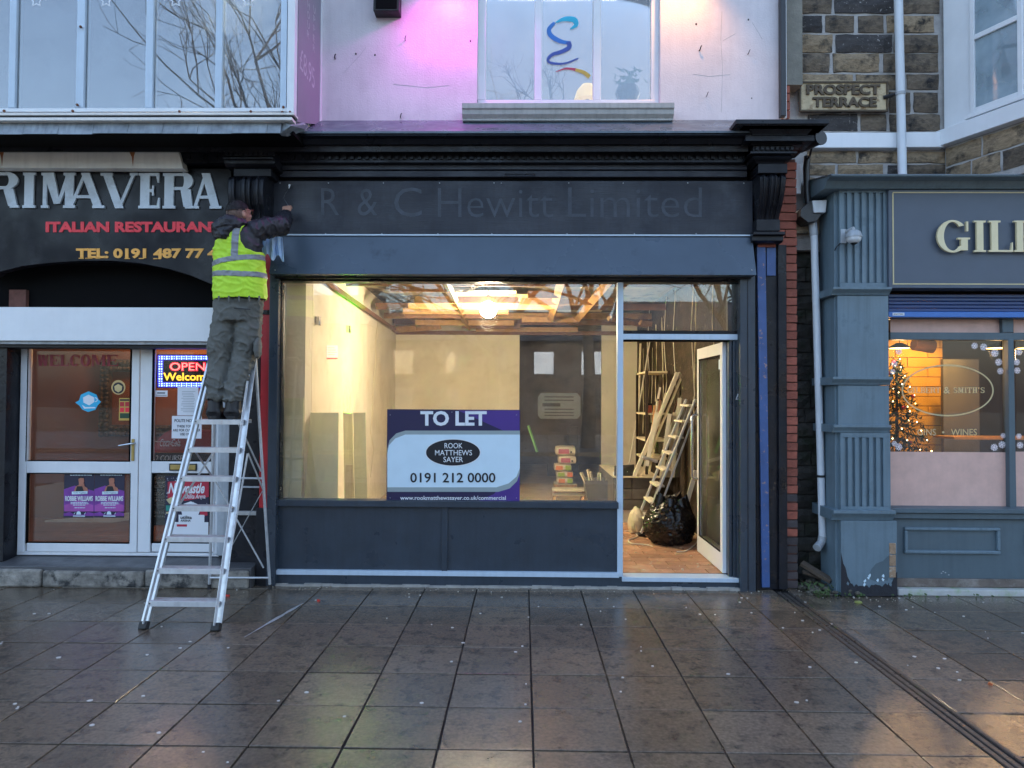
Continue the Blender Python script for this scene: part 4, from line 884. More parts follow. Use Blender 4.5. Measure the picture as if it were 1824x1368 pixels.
for k, (y1, y0, xa, xb, cs) in enumerate(rows):
    a, b = W(xa, 850, 5.78).x, W(xb, 850, 5.78).x; h = [.11, .11, .12, .15, .16][k]; cx = (a + b) / 2
    t = thing('plaster_bag', '%s plaster bag in the stack on the pallet, %s printed' % (names[k], {'og': 'orange then green', 'go': 'green then orange', 'p': 'dark pink'}[cs]), 'bag', (cx, 5.78, zb), 'bags of plaster stacked on the pallet')
    mb = MB(); N = 14
    for i in range(N + 1):
        u_ = i / N; e = (1 - abs(2 * u_ - 1) ** 6); hh = h * (.55 + .45 * e)
    mb.ball((cx, 5.99, zb + h / 2), ((b - a) / 2, .24, h / 2), 24, 12)
    for i, v in enumerate(mb.v):                               # superellipsoid: a plump rectangular sack
        q = [(v[0] - cx) / ((b - a) / 2), (v[1] - 5.99) / .24, (v[2] - zb - h / 2) / (h / 2)]; nn = max(abs(c) for c in q) or 1; l = math.sqrt(sum(c * c for c in q)); s_ = 1 + (l / nn - 1) * .72
        mb.v[i] = (cx + q[0] * s_ * (b - a) / 2, 5.99 + q[1] * s_ * .24, zb + h / 2 + q[2] * s_ * h / 2 * .97 + .006 * noise.noise(Vector(v) * 9))
    mb.build('sack', m_bagp, t, smooth=True)
    w_ = b - a
    if cs == 'p': MB().box(cx - w_ * .35, cx + w_ * .15, 5.745, 5.752, zb + h * .22, zb + h * .72).build('printed_band', m_bpink, t); MB().box(cx + w_ * .22, cx + w_ * .3, 5.746, 5.752, zb + h * .3, zb + h * .5).build('printed_mark', m_ink, t)
    else:
        L1, L2 = (m_borg, m_bgrn) if cs == 'og' else (m_bgrn, m_borg)
        MB().box(cx - w_ * .4, cx - w_ * .03, 5.745, 5.752, zb + h * .2, zb + h * .8).build('printed_band', L1, t); MB().box(cx + w_ * .12, cx + w_ * .42, 5.745, 5.752, zb + h * .15, zb + h * .85).build('printed_band', L2, t)
    zb += h * .985
# builder's crate, trestle and clutter low in the window
cr = thing('rubble_crate', 'grey rubble crate with board offcuts in it low at the right of the shop window', 'crate', (1.18, 3.6, FZ))
ca, cb = W(1042, 870, 3.3).x, W(1092, 870, 3.3).x
MB().add([(ca, 3.3, FZ + .45), (cb, 3.3, FZ + .45), (cb - .05, 3.34, FZ + .1), (ca + .05, 3.34, FZ + .1), (ca, 3.7, FZ + .45), (cb, 3.7, FZ + .45), (cb - .05, 3.66, FZ + .1), (ca + .05, 3.66, FZ + .1)], [(3, 2, 1, 0), (1, 2, 6, 5), (0, 4, 7, 3), (4, 5, 6, 7), (2, 3, 7, 6)]).build('crate_body', bpy.data.materials['block_grey'], cr, .004)
for k in range(6): x = ca + .05 + k * (cb - ca - .1) / 6; MB().beam((x, 3.45 + .03 * k % .1, FZ + .35), (x + R_.uniform(-.1, .12), 3.5, FZ + .56 + R_.uniform(-.04, .05)), .07, .02).build('board_offcut', m_ply, cr)
sg = thing('trestle', 'low wooden trestle with a plank across in front of the stacked bags', 'trestle', (.55, 4.2, FZ))
ta, tb = W(984, 872, 4.2).x, W(1044, 872, 4.2).x; tz = W(1000, 871, 4.2).z
MB().box(ta, tb, 4.15, 4.4, tz - .03, tz).build('plank', m_ply, sg, .002); MB().box(ta, tb, 4.2, 4.23, tz - .10, tz - .06).build('rail', m_ply, sg)
for x in (ta + .03, tb - .05): MB().beam((x, 4.2, FZ), (x + .02, 4.27, tz - .03), .05, .04).build('leg', m_timber, sg); MB().beam((x, 4.4, FZ), (x + .02, 4.3, tz - .03), .05, .04).build('leg', m_timber, sg)
tag(MB().beam(W(941, 758, 6.0), W(957, 805, 6.0), .05, .03).build('green_level', M('level_green', (.20, .5, .16), .4)), 'green spirit level leaning in the dark opening at the back', 'tool')
for (a, b, c, d, m, l) in ((975, 770, 1005, 860, m_darkroom, 'dark upright panel left in the dark rear opening'), (1012, 760, 1030, 862, m_barew, 'narrow dark panel standing behind the plaster bags')):
    tag(MB().pbox(a, b, c, d, 8.0, .05).build('hoarding_sheet', m), l, 'panel')
rn = thing('rear_notice', 'pale printed notice hanging in the dark rear opening', 'notice', W(993, 740, 7.0))
MB().prism([(W(x, y, 7.0).x, W(x, y, 7.0).z) for x, y in ((963, 700), (1028, 700), (1034, 708), (1034, 740), (1028, 746), (963, 746), (958, 740), (958, 708))], 7.0, 7.01).build('notice_sheet', M('dim_card', (.20, .22, .25), .6), rn)
for yy in (706, 712, 728, 734, 739): flat(MB(), 970, yy, 1022, yy + 2, 7.0, 1).build('print_line', m_print, rn)
flat(MB(), 966, 718, 998, 724, 7.0, 1).build('print_bar', m_ink, rn)
# ================================================================ RESTAURANT (left)
rest = thing('restaurant_building', 'black fronted Italian restaurant with white doors and a white framed bay window above', 'building', (-4, 0, 0))
m_rfas = M('mottled_black_fascia', (.007, .007, .010), .42, .3, 5, .08, 30, dirt=((.022, .022, .028), 6, .52, .75), rvar=.15, spec=.25)
YR = -.13
# wall above and around
MB().box(-6.6, -1.742, .0, .3, ZC - .25, 3.86).build('rendered_wall', m_render, rest)
MB().box(-6.6, WX(408, YR, 400), -.05, .3, cz(470, 0), cz(294, 0)).build('fascia_back', m_blackd, rest)
# fascia with arched lower edge
arch = [(-330, 520), (-200, 470), (-130, 463), (-60, 478), (-8, 492), (0, 484), (40, 474), (90, 468), (150, 464.5), (200, 464.5), (250, 469), (300, 479), (340, 491), (378, 507), (386, 512)]
poly = [(-330, 300), (412, 300), (412, 545), (386, 545)] + arch[::-1]
MB().prism([(W(x, y, YR).x, W(x, y, YR).z) for x, y in poly], YR, YR + .08).build('fascia_panel', m_rfas, rest, .003)
MB().box(WX(412.5, YR, 400), WX(484, YR, 400), -.08, .2, WZ(437, -.1), cz(298, -.1)).build('pilaster', m_black, rest, .004)
MB().box(-6.6, WX(386, 0, 500), .12, .2, WZ(560, .1), WZ(455, .1)).build('arch_recess', m_blackd, rest)
MB().pbox(16, 516, 46, 548, .08, .04).build('recess_brick', m_mortard, rest)
# letters
m_let = M('silver_letter', (.50, .56, .62), .35, .08, 5, rvar=.1, dirt=((.3, .33, .36), 3, .5, .7)); m_rlet = M('red_letter', (.80, .02, .04), .45, .05); m_olet = M('orange_letter', (.85, .40, .06), .45, .08)
for (ch, a, b) in (('P', -66, -30), ('R', -27, 36), ('I', 39, 69), ('M', 75, 137), ('A', 121, 189), ('V', 180, 247), ('E', 248, 287), ('R', 291, 347), ('A', 342, 397)):
    if ch == 'P': a, b = -84, -30
    dy = (a + 30) * .004
    serif(MB(), ch, a, 308 + dy, b, 371 + dy, YR, T=.26 if ch not in 'AVM' else .24, t=.085, sv=.05, sh=.075, thick=.018).build('letter', m_let, rest)
text('lettering', 'ITALIAN RESTAURANT', 82, 395, 397, 414, YR, m_rlet, rest, bold=.05, thick=.006)
# telephone number with slab feet on the round font
text('lettering', 'TEL: 0191 487 77 47', 136, 442.5, 404, 460.5, YR, m_olet, rest, bold=.042, thick=.006)
sl_ = MB()
for (a, b, yy) in ((140, 149, 459.2), (152, 156, 459.2), (154, 164, 459), (170, 178, 459), (222, 231, 459.5), (247, 256, 459.5), (273, 280, 459.8), (281, 287, 459.8)): sl_.pbox(a, yy, b, yy + 1.6, YR - .006, .006)
sl_.build('letter_serif', m_olet, rest)
# white rusty sign light
lb = [(-60, 268.5), (318, 269.5), (326, 300), (-60, 298.5)]
MB().prism([(W(x, y, -.24).x, W(x, y, -.24).z) for x, y in lb], -.24, -.14).build('sign_light_box', m_rust, rest, .004)
rs_ = M('rust_streak', (.34, .11, .03), .8, .35, 14)
for (px, w_) in ((236, 6), (3, 5)): MB().prism([(W(x, y, -.2415).x, W(x, y, -.2415).z) for x, y in ((px - w_, 270), (px + w_ * .8, 270), (px + w_ * .4, 278), (px + w_ * .1, 296), (px - w_ * .2, 280))], -.2415, -.239).build('rust_stain', rs_, rest)
# shutter box over the doors
pb('shutter_box', -250, 547, 379, 607, -.16, .22, m_white, rest, .004)
pb('shutter_rail', -250, 607.5, 379, 613, -.13, .2, m_pipeg, rest, .003); pb('shutter_rail', -250, 613.5, 379, 619, -.10, .2, m_rubber, rest, .003)
# reveals / posts
pb('door_reveal', -60, 619, 9, 1000, -.06, .25, m_black, rest, .003); pb('door_reveal', 10, 619, 18, 990, .06, .1, m_blackd, rest, .0)
pb('grey_post', 388, 619, 408, 990, .06, .12, m_pipeg, rest, .003)
pb('black_post', 408, 545, 462, 1040, -.01, .2, m_black, rest, .004)
pb('red_post', 464, 438, 479.5, 932, -.07, .16, m_red, rest, .003); pb('post_band', 460, 552, 481, 560, -.08, .1, m_black, rest, .002)
pb('black_post', 455, 905, 480, 1047, -.09, .14, m_black, rest, .004); pb('post_ledge', 405, 911, 458, 918, -.05, .12, m_stonesill, rest, .004)
pb('post_rail', 430, 866, 462, 869, -.02, .02, m_pipeg, rest, 0)
# step
YD = .10
zt_ = WZ(990, YD, 200)
MB().xprism([(-.16, WZ(1010, -.16, 200)), (.3, zt_ + .01), (.3, 0), (-.16, 0)], WX(-260, 0, 1000), WX(460, 0, 1000)).build('threshold_slate', M('slate_step', (.085, .085, .09), .4, .2, 8, .3, 60, rvar=.1), rest, .004)
m_roughst = M('rough_step_stone', (.24, .22, .19), .85, .5, 12, 1.0, 35, rnd=.2, dirt=((.03, .03, .03), 7, .5, .62))
x = WX(-260, -.17, 1020)
while x < WX(440, -.17, 1020):
    l = R_.uniform(.7, 1.6); x2 = min(x + l, WX(445, -.17, 1020)); mb = MB().box(x + .004, x2 - .004, -.20 - R_.uniform(0, .015), -.155, .0, WZ(1013, -.16, 200) - R_.uniform(0, .02)); mb.build('step_stone', m_roughst, rest, .02); x = x2
# doors
Dg = MB()
def dframe(name, rects, Y=YD, dep=.06, m=m_upvc, root=None):
    for r4 in rects: pb(name, *r4, Y, dep, m, root or rest, .006)
dframe('outer_frame', [(20, 619, 33, 989), (381, 619, 390, 989), (20, 984, 390, 990)], YD + .01, .08)
d1 = thing('restaurant_door', 'left white restaurant door with a lever handle and a blue mask sticker', 'door', W(137, 988, YD))
d2 = thing('restaurant_door', 'right white restaurant door with brass letterbox behind the outdoor stepladder', 'door', W(312, 988, YD))
dframe('door_stile', [(33.5, 620, 47, 984), (232, 620, 246, 984)], root=d1); dframe('door_rail', [(47, 822, 232, 843), (47, 968, 232, 983.5)], YD + .002, root=d1)
dframe('door_stile', [(247.5, 620, 270, 984), (376, 620, 383, 984)], root=d2); dframe('door_rail', [(270, 822, 376, 843), (270, 968, 376, 983.5)], YD + .002, root=d2)
for (a, b, c, d, r_) in ((46, 619, 233, 824, d1), (46, 841, 233, 970, d1), (269, 619, 377, 824, d2), (269, 841, 377, 970, d2)): MB().pbox(a, b, c, d, YD + .03, .012).build('door_pane', m_glassd, r_)
for r_, L4 in ((d1, ((47, 48.5, 620, 822), (46.5, 48, 843, 968), (230.5, 232, 620, 822), (230.5, 232, 843, 968))), (d2, ((270, 271.5, 620, 822), (270, 271.5, 843, 968)))):
    for a, b, c, d in L4: pb('glazing_bead', a, c, b, d, YD + .0, .03, m_blackd, r_, 0)
    for c in ((820.5, 822), (966.5, 968), (843, 844.5)): pb('glazing_bead', 48.5 if r_ is d1 else 272, c[0], 230 if r_ is d1 else 376, c[1], YD + .004, .03, m_blackd, r_, 0)
pb('handle_plate', 233.5, 782, 238.5, 821, YD - .012, .012, m_brass, d1, .003)
h0 = W(236, 790, YD - .04); h1 = W(211, 794, YD - .045); MB().tube([(h0.x, YD, h0.z), (h0.x, YD - .045, h0.z), h1], [.009, .009, .007], 8).build('lever_handle', m_steel, d1)
pb('letterbox', 301, 826, 350, 838.5, YD - .012, .014, m_rubber, d2, .003); pb('letterbox_flap', 303, 828, 348, 837, YD - .018, .008, m_brass, d2, .003)
MB().box(-6.6, WX(-61, 0, 700), -.03, .2, .0, 2.6).build('shutter_curtain', m_pipeg, rest)
# stickers and lettering on the glass (fixed behind the pane)
YG = YD + .028
mb = MB(); X_ = [66, 88, 107, 124, 143, 163, 190, 212]
for ch, a, b in zip('WELCOME', X_, X_[1:]): serif(mb, ch, a + .5, 632, b - 1.5, 652, YG, T=.25, t=.09, sv=.04, sh=.09, thick=.0015)
mb.build('welcome_lettering', M('dark_red_vinyl', (.22, .008, .02), .5, .05), d1)
m_cy = M('cyan_vinyl', (.02, .42, .68), .5, .05)
fpoly(MB(), [(158, 697), (172, 703), (175, 711), (180, 716), (174, 722), (170, 730), (157, 734), (146, 729), (142, 723), (134, 717), (141, 713), (144, 703)], YG, 0).build('mask_sticker', m_cy, d1)
mb = MB(); fpoly(mb, [(148, 708), (158, 703), (168, 708), (168, 716), (159, 722), (149, 717)], YG, 1); fpoly(mb, ell(170, 712, 4, 4, 14, -100, 100) + ell(170, 712, 2.8, 2.8, 14, 100, -100), YG, 1); fpoly(mb, [(146, 721), (152, 725), (170, 725), (170, 727), (150, 728)], YG, 1); mb.build('mask_print', m_wht, d1)
st = thing('round_sticker', 'cream and dark round mask sticker near the handle side of the left door glass', 'sticker', W(211, 690, YG))
fpoly(MB(), ell(211, 690, 12.5, 13), YG, 0).build('sticker_disc', M('cream_vinyl', (.55, .38, .15), .5), st); fpoly(MB(), ell(211, 691, 10, 10), YG, 1).build('sticker_ring', m_ink, st); fpoly(MB(), [(204, 688), (211, 684), (218, 688), (217, 695), (211, 699), (205, 695)], YG, 2).build('sticker_mask', M('cream_vinyl2', (.6, .45, .2), .5), st)
hy = thing('rating_sticker', 'yellow edged sticker with red and green squares on the left door glass', 'sticker', W(221, 730, YG))
flat(MB(), 212, 709, 231, 749, YG).build('sticker_card', M('yellow_vinyl', (.5, .33, .06), .5), hy); flat(MB(), 213.5, 716, 221, 724, YG, 1).build('square', m_red, hy); flat(MB(), 223, 716, 230, 724, YG, 1).build('square', m_red, hy)
flat(MB(), 213.5, 726, 221, 734, YG, 1).build('square', m_rlet, hy); flat(MB(), 223, 726, 230, 734, YG, 1).build('square', m_rlet, hy); flat(MB(), 213.5, 736, 230, 745, YG, 1).build('square', M('dkgreen', (.01, .05, .02), .5), hy); flat(MB(), 213.5, 711, 230, 714, YG, 1).build('print_line', m_ink, hy)
# two concert posters
m_pur = M('poster_purple', (.20, .04, .30), .45, .25, 12); m_pnk = M('poster_pink', (.38, .08, .36), .45, .2, 12); m_pn = M('poster_navy', (.012, .012, .04), .45, .2); m_skin2 = M('poster_skin', (.42, .16, .10), .5, .15, 30)
for k, x0 in enumerate((114, 168)):
    po = thing('concert_poster', '%s of the two matching purple concert posters low on the left door glass' % ('left hand' if k == 0 else 'right hand'), 'poster', W(x0 + 27, 922, YG), 'purple concert posters')
    x1 = x0 + 53.5; y0, y1 = 843, 922; T_ = lambda u_, v_: (x0 + u_ * 53.5, y0 + v_ * 79)
    MB().pbox(x0, y0, x1, y1, YG, .001).build('poster_sheet', m_pn, po)
    fpoly(MB(), [T_(0, .36), T_(.35, .28), (x1, y0 + .40 * 79), (x1, y0 + .86 * 79), T_(0, .86)], YG, 0).build('purple_ground', m_pur, po)
    fpoly(MB(), [T_(.02, .72), T_(.5, .60), T_(.98, .72), T_(.98, .86), T_(.02, .86)], YG, 1).build('pink_glow', m_pnk, po)
    mb = MB(); fpoly(mb, [T_(.33, .41), T_(.38, .31), T_(.47, .27), T_(.66, .28), T_(.78, .33), T_(.82, .41)], YG, 2); fpoly(mb, [T_(*p) for p in ((.50, .28), (.51, .22), (.49, .14), (.52, .09), (.60, .08), (.67, .10), (.68, .18), (.65, .24), (.65, .28))], YG, 3); fpoly(mb, [T_(.64, .26), T_(.68, .22), T_(.72, .40), T_(.66, .40)], YG, 4); mb.build('printed_figure', m_skin2, po)
    mb = MB(); fpoly(mb, [T_(.40, .41), T_(.45, .29), T_(.62, .29), T_(.68, .41)], YG, 5); fpoly(mb, [T_(.5, .12), T_(.5, .08), T_(.58, .065), T_(.67, .09), T_(.67, .11), T_(.58, .10)], YG, 6); mb.build('printed_vest', m_ink, po)
    mb = MB(); fpoly(mb, [T_(.28, .41), T_(.80, .40), T_(.80, .46), T_(.28, .475)], YG, 6); mb.build('printed_banner', m_skyb, po); fit_text(MB(), 'Come Together', *T_(.34, .425), *T_(.76, .455), YG, order=7, thick=.001).build('lettering', m_ink, po)
    text('lettering', 'ROBBIE WILLIAMS', *T_(.05, .51), *T_(.97, .625), YG, m_wht, po, bold=.03, order=3)
    mb = MB(); rr = random.Random(5)
    for (v, a, b) in ((.035, .2, .92), (.65, .22, .8), (.68, .22, .82), (.71, .3, .72), (.77, .35, .70)): 
        x = a
        while x < b: l = rr.uniform(.03, .09); flat(mb, *T_(x, v), *T_(min(x + l, b), v + .016), YG, 3); x += l + .015
    stuff(mb.build('small_print', m_skyb, po))
    mb = MB(); fpoly(mb, [T_(*p) for p in ((0, .90), (.2, .87), (.35, .93), (.65, .93), (.8, .87), (1, .9), (1, .96), (0, .96))], YG, 2); mb.build('printed_stage', m_pur, po)
    mb = MB(); fpoly(mb, [T_(*p) for p in ((.42, .93), (.44, .87), (.5, .85), (.56, .87), (.58, .93))], YG, 4); fpoly(mb, [T_(.33, .92), T_(.40, .87), T_(.36, .92)], YG, 4); fpoly(mb, [T_(.68, .92), T_(.74, .87), T_(.70, .93)], YG, 4); flat(mb, *T_(.3, .955), *T_(.7, .975), YG, 4); mb.build('printed_stage_light', m_skyb, po)
# right door things
pn = thing('polite_notice', 'white POLITE NOTICE card fixed on the right door glass beside the ladder', 'notice', W(332, 780, YG))
MB().pbox(306, 741, 359, 781, YG, .001).build('notice_card', m_paper, pn)
for (s_, a, b, c, d) in (('POLITE NOTICE', 311, 746.5, 354, 752), ('THESE TOILETS', 315, 757, 350, 761.5), ('ARE FOR CUSTOMER', 308, 764, 357, 768.5), ('USE ONLY', 321, 771, 345, 775.5)): text('lettering', s_, a, b, c, d, YG, m_ink, pn, bold=.012, order=0)
for p in ((308, 743), (357, 743), (308, 779), (357, 779)): piece(sm, 'fixing_screw', pn, W(*p, YG - .001), sc=(.4, .4, .4))
mn = thing('menu_sheet', 'tall white typed sheet taped above the polite notice', 'notice', W(334, 741, YG)); MB().pbox(316, 689, 353, 740, YG, .001).build('menu_paper', m_paper, mn)
mb = MB(); 
for yy in range(697, 736, 3): flat(mb, 322 + R_.randint(0, 4), yy, 344 + R_.randint(0, 4), yy + .8, YG, 0)
mb.build('print_line', m_grey, mn)
fs = thing('small_sign', 'small white two line sign at top left of the right door glass', 'notice', W(287, 705, YG)); MB().pbox(276, 695.5, 298.5, 706.5, YG, .001).build('sign_card', m_paper, fs); flat(MB(), 280, 699, 294, 701, YG, 0).build('print_line', m_ink, fs); flat(MB(), 278, 703.5, 297, 704.5, YG, 0).build('print_line', m_ink, fs)
# arena poster
ap = thing('arena_poster', 'colourful winter show poster lettered Newcastle behind the ladder steps', 'poster', W(333, 960, YG))
MB().pbox(294, 848, 372, 960, YG, .001).build('poster_sheet', m_pn, ap)
mb = MB(); rr = random.Random(3)
for k in range(90):
    x = rr.uniform(295, 371); y = rr.choice((rr.uniform(849, 880), rr.uniform(849, 925))); s_ = rr.uniform(.3, 1.0); fpoly(mb, [(x - s_, y), (x, y - s_), (x + s_, y), (x, y + s_)], YG, 0)
mb.build('printed_snow', m_wht, ap)
fpoly(MB(), [(299, 858), (372, 853), (372, 885), (330, 892), (299, 888)], YG, 1).build('title_shadow', M('poster_red', (.45, .02, .05), .5), ap)
text('lettering', 'Newcastle', 300, 860, 365, 879, YG, m_wht, ap, bold=.03, order=2, shear=.35); text('lettering', 'Utilita Arena', 330, 880, 366, 888, YG, m_wht, ap, bold=.01, order=2, shear=.25)
text('lettering', 'winter', 331, 851, 347, 858, YG, m_wht, ap, order=2)
mb = MB(); fpoly(mb, [(322, 905), (328, 897), (340, 893), (352, 898), (357, 908), (353, 918), (340, 922), (325, 918)], YG, 1); mb.build('printed_snowball_heap', m_wht, ap)
fpoly(MB(), [(355, 899), (368, 903), (370, 918), (357, 920)], YG, 1).build('red_shape', bpy.data.materials['poster_red'], ap)
mb = MB(); fpoly(mb, [(296, 890), (306, 885), (310, 893), (303, 898)], YG, 2); fpoly(mb, [(296, 912), (308, 910), (308, 914), (296, 915)], YG, 2); mb.build('yellow_spark', m_goldln, ap); fpoly(MB(), [(296, 900), (309, 900), (312, 908), (296, 910)], YG, 2).build('teal_shape', M('teal', (.02, .25, .2), .5), ap)
flat(MB(), 296, 930, 371, 958, YG, 1).build('white_footer', m_wht, ap); text('lettering', 'utilita', 322, 918.5, 342, 924.5, YG, m_ink, ap, order=3, bold=.02); flat(MB(), 318, 917, 364, 931, YG, 2).build('white_footer', m_wht, ap); text('lettering', 'ARENA', 322, 925.5, 340, 929, YG, m_ink, ap, order=3, bold=.02)
flat(MB(), 315, 934, 333, 938, YG, 2).build('red_bar', bpy.data.materials['poster_red'], ap)
# things inside the restaurant lobby
m_brown = M('brown_wall', (.20, .062, .018), .7, .15, 3, .1, 30); m_brown2 = M('brown_floor', (.16, .07, .035), .5, .3, 6)
struct(MB().box(-6.6, -2.51, 1.5, 1.6, .1, 3.0).build('wall_lobby', m_brown))
lf = struct(MB().box(-6.6, -2.5, .22, 1.49, .1, WZ(984, .2, 200)).build('floor', m_brown2)); struct(box('ceiling_lobby', -6.6, -2.5, .22, 1.49, 2.75, 2.85, m_brown))
struct(MB().box(-2.5, -2.46, .21, 1.49, .1, 2.9).build('wall_lobby', m_brown))
for k in range(14):                                            # boards of the lobby floor
    MB().box(-6.5 + 0, -2.51, .24 + k * .09, .24 + k * .09 + .085, .3, WZ(984, .2, 200) + .006).build('floor_board', m_brown2, lf)
MB().prism([(W(38, 958, .9).x, W(38, 958, .9).z), (W(238, 925, 1.3).x, W(238, 925, 1.3).z), (W(238, 912, 1.3).x, W(238, 912, 1.3).z), (W(38, 938, .9).x, W(38, 938, .9).z)], 1.25, 1.28).build('skirting', m_whitewd, lf)
mf = thing('carved_mirror_frame', 'dark carved frame hanging on the brown lobby wall behind the left door', 'frame', W(205, 780, 1.4))
m_carv = M('carved_dark_wood', (.07, .045, .025), .5, .5, 30, .9, 40)
for (a, b, c, d) in ((176, 640, 192, 778), (192, 757, 300, 778), (192, 640, 300, 662)):
    q0, q1 = W(a, b, 1.42), W(c, d, 1.42); mb = MB(); nx = max(2, int((q1.x - q0.x) / .05)); nz = max(2, int((q0.z - q1.z) / .05))
    mb.box(q0.x, q1.x, 1.44, 1.49, q1.z, q0.z)
    for i in range(nx):
        for j in range(nz): mb.ball((q0.x + (i + .5) / nx * (q1.x - q0.x), 1.43, q1.z + (j + .5) / nz * (q0.z - q1.z)), (.026, .02 + R_.uniform(0, .02), .026 + R_.uniform(-.01, .01)), 6, 4)
    mb.build('carved_rail', m_carv, mf)
cc = thing('red_drinks_sign', 'red rounded drinks sign with white script behind the right door glass', 'sign', W(312, 800, .5))
MB().prism([(W(x, y, .5).x, W(x, y, .5).z) for x, y in [(274, 806)] + ell(318, 806, 44, 42, 20, 180, 270) + [(376, 766), (376, 806)]], .5, .53).build('sign_board', M('deep_red', (.30, .008, .012), .35, .1), cc, .003)
text('lettering', 'Coca-Cola', 285, 782, 321, 795, .5, m_wht, cc, shear=.45, bold=-.008, order=1); MB().tube([W(275, 785, .49), W(280, 787, .49), W(300, 786, .49), W(322, 793, .49)], .003, 5).build('swoosh', m_wht, cc)
cb_ = thing('chalk_menu_board', 'black chalk menu board behind the lower right door glass', 'sign', W(300, 930, .35))
MB().pbox(266, 807, 386, 936, .30, .02).build('board', m_rubber, cb_)
m_chalk = M('chalk', (.55, .53, .5), .9, .2, 40)
for (s_, a, b, c, d) in (('2 COURSE', 277, 811, 326, 821, ), ('GARLIC BREAD', 275, 849, 330, 854), ('Soup of the day', 276, 857, 330, 862), ('BRUSCHETTA', 270, 864, 310, 869), ('PIZZA or PASTA', 270, 877, 330, 882), ('TIRAMISU', 269, 889, 305, 894), ('MON 5-10 pm', 269, 911, 300, 916), ('TUE 12-6 pm', 269, 918, 300, 922)):
    text('lettering', s_, a, b, c, d, .30, m_chalk, cb_, shear=.15, order=1)
mb = MB()
for yy in (873, 886, 899): mb.pbox(270, yy, 292, yy + .7, .298, .002)
mb.build('chalk_line', m_chalk, cb_)
MB().pbox(328, 700, 378, 830, .9, .03).build('lobby_cupboard', m_timberd); tag(bpy.data.objects['lobby_cupboard'], 'brown cupboard door in the lobby behind the polite notice', 'cupboard')
# warm lobby lamp
ll = thing('lobby_lamp', 'small warm ceiling lamp lighting the restaurant lobby', 'lamp', (-3.6, .9, 2.68)); MB().rings([((-3.6, .9, 2.70), .07, .07), ((-3.6, .9, 2.748), .05, .05)], 12).build('lamp_shade', EM('lobby_glow', (1, .6, .25), 4), ll)
ld = bpy.data.lights.new('lobby_light', 'POINT'); ld.energy = 9; ld.color = (1, .62, .3); ld.shadow_soft_size = .1; lo = bpy.data.objects.new('lobby_light', ld); COL.objects.link(lo); lo.parent = ll; lo.location = (0, 0, -.1)
# LED open sign, just inside the glass
ls = thing('led_open_sign', 'lit LED OPEN Welcome sign with a blue dotted border in the right door glass', 'sign', W(332, 690, YG))
YL = YD + .055; MB().pbox(279.5, 631, 386, 691, YL, .02).build('sign_case', m_blackd, ls)
e_bp = EM('led_pale_blue', (.30, .62, 1), 1.3); e_rd = EM('led_red', (1, .01, .04), .55); e_rp = EM('led_red_core', (1, .25, .2), .6); e_yl = EM('led_yellow', (1, .50, .03), .5)
fb = MB(); flat(fb, 281.5, 633, 384, 641, YL); flat(fb, 281.5, 681, 384, 689.5, YL); flat(fb, 281.5, 641, 290, 681, YL); flat(fb, 376, 641, 384, 681, YL); fb.build('led_border_backing', EM('led_blue_dim', (.03, .02, .9), .8), ls)
dots = MB(); 
def dot(mb, x, y, r_, o_=1): fpoly(mb, ell(x, y, r_, r_, 6), YL, o_)
for i in range(23):
    for yy in (635.3, 639, 683.3, 687): dot(dots, 284 + i * 4.4, yy, .85 + .5 * (i % 2))
for j in range(9):
    for xx in (284, 288): dot(dots, xx, 644 + j * 4.4, .9 + .4 * (j % 2))
stuff(dots.build('led_dots', e_bp, ls))
text('led_lettering', 'OPEN', 302, 645, 366, 661, YL, e_rd, ls, bold=.035, order=1); text('led_lettering', 'OPEN', 303.5, 646.5, 364.5, 659.5, YL, e_rp, ls, bold=-.012, order=3)
text('led_lettering', 'Welcome', 291, 664, 376, 678, YL, e_yl, ls, bold=.02, order=1)
# ---- upper bay
YBAY = -.70
bay = rest
x0b = -6.6; xc = WX(525, YBAY, 100); zbt = WZ(205, YBAY)
for (a, b, sk) in ((18, 30, 0), (-130, -105, 0), (138, 152, 0), (261, 274, 0), (385, 397, 0)):
    MB().pbox(a, -220, b, 192, YBAY + .005, .05).build('bay_mullion', m_alu, bay, .004)
for (a, b) in ((-130, 18), (30, 138), (152, 261), (274, 385), (397, 501)): MB().pbox(a - 2, -220, b + 2, 194, YBAY + .03, .01).build('bay_pane', m_glassu, bay)
MB().pbox(501, -220, 512, 194, YBAY, .06).build('corner_post', m_alu, bay, .004); MB().pbox(513, -220, 526, 200, YBAY - .01, .07).build('corner_post', m_white, bay, .004)
pb('bay_rail', -330, 192.5, 512, 199, YBAY - .005, .06, m_upvc, bay, .003)
pb('bay_cill', -330, 201, 524, 205, YBAY - .03, .1, m_rust, bay, .003); pb('bay_cill_track', -330, 206, 521, 208.5, YBAY - .02, .1, m_rubber, bay, .001); pb('bay_cill', -330, 209, 520, 214.5, YBAY - .035, .1, m_rust, bay, .003)
rb = M('rust_bolt', (.16, .06, .03), .8)
for (px, py) in ((144, 48), (138, 187), (505, 191), (8, 198), (130, 198), (320, 199), (447, 199), (503, 200), (517, 200)):
    q_ = W(px, py, YBAY - .005); MB().ball((q_.x, YBAY - .008, q_.z), (.011, .012, .011), 8, 6).build('rusty_bolt', rb, bay)
for k in range(14):
    a = -330 + k * 62; b = min(a + 61.6, 500); 
    if b <= a: break
    q0 = WX(a, YBAY, 225); q1 = WX(b, YBAY, 225); MB().xprism([(-.60, WZ(214, -.60, 300)), (YBAY + .02, WZ(215, YBAY, 300)), (YBAY - .01, WZ(238, YBAY - .01, 300) + R_.uniform(-.006, .006)), (-.60, WZ(237, -.6, 300))], q0, q1).build('lead_sheet', m_lead, bay, .002)
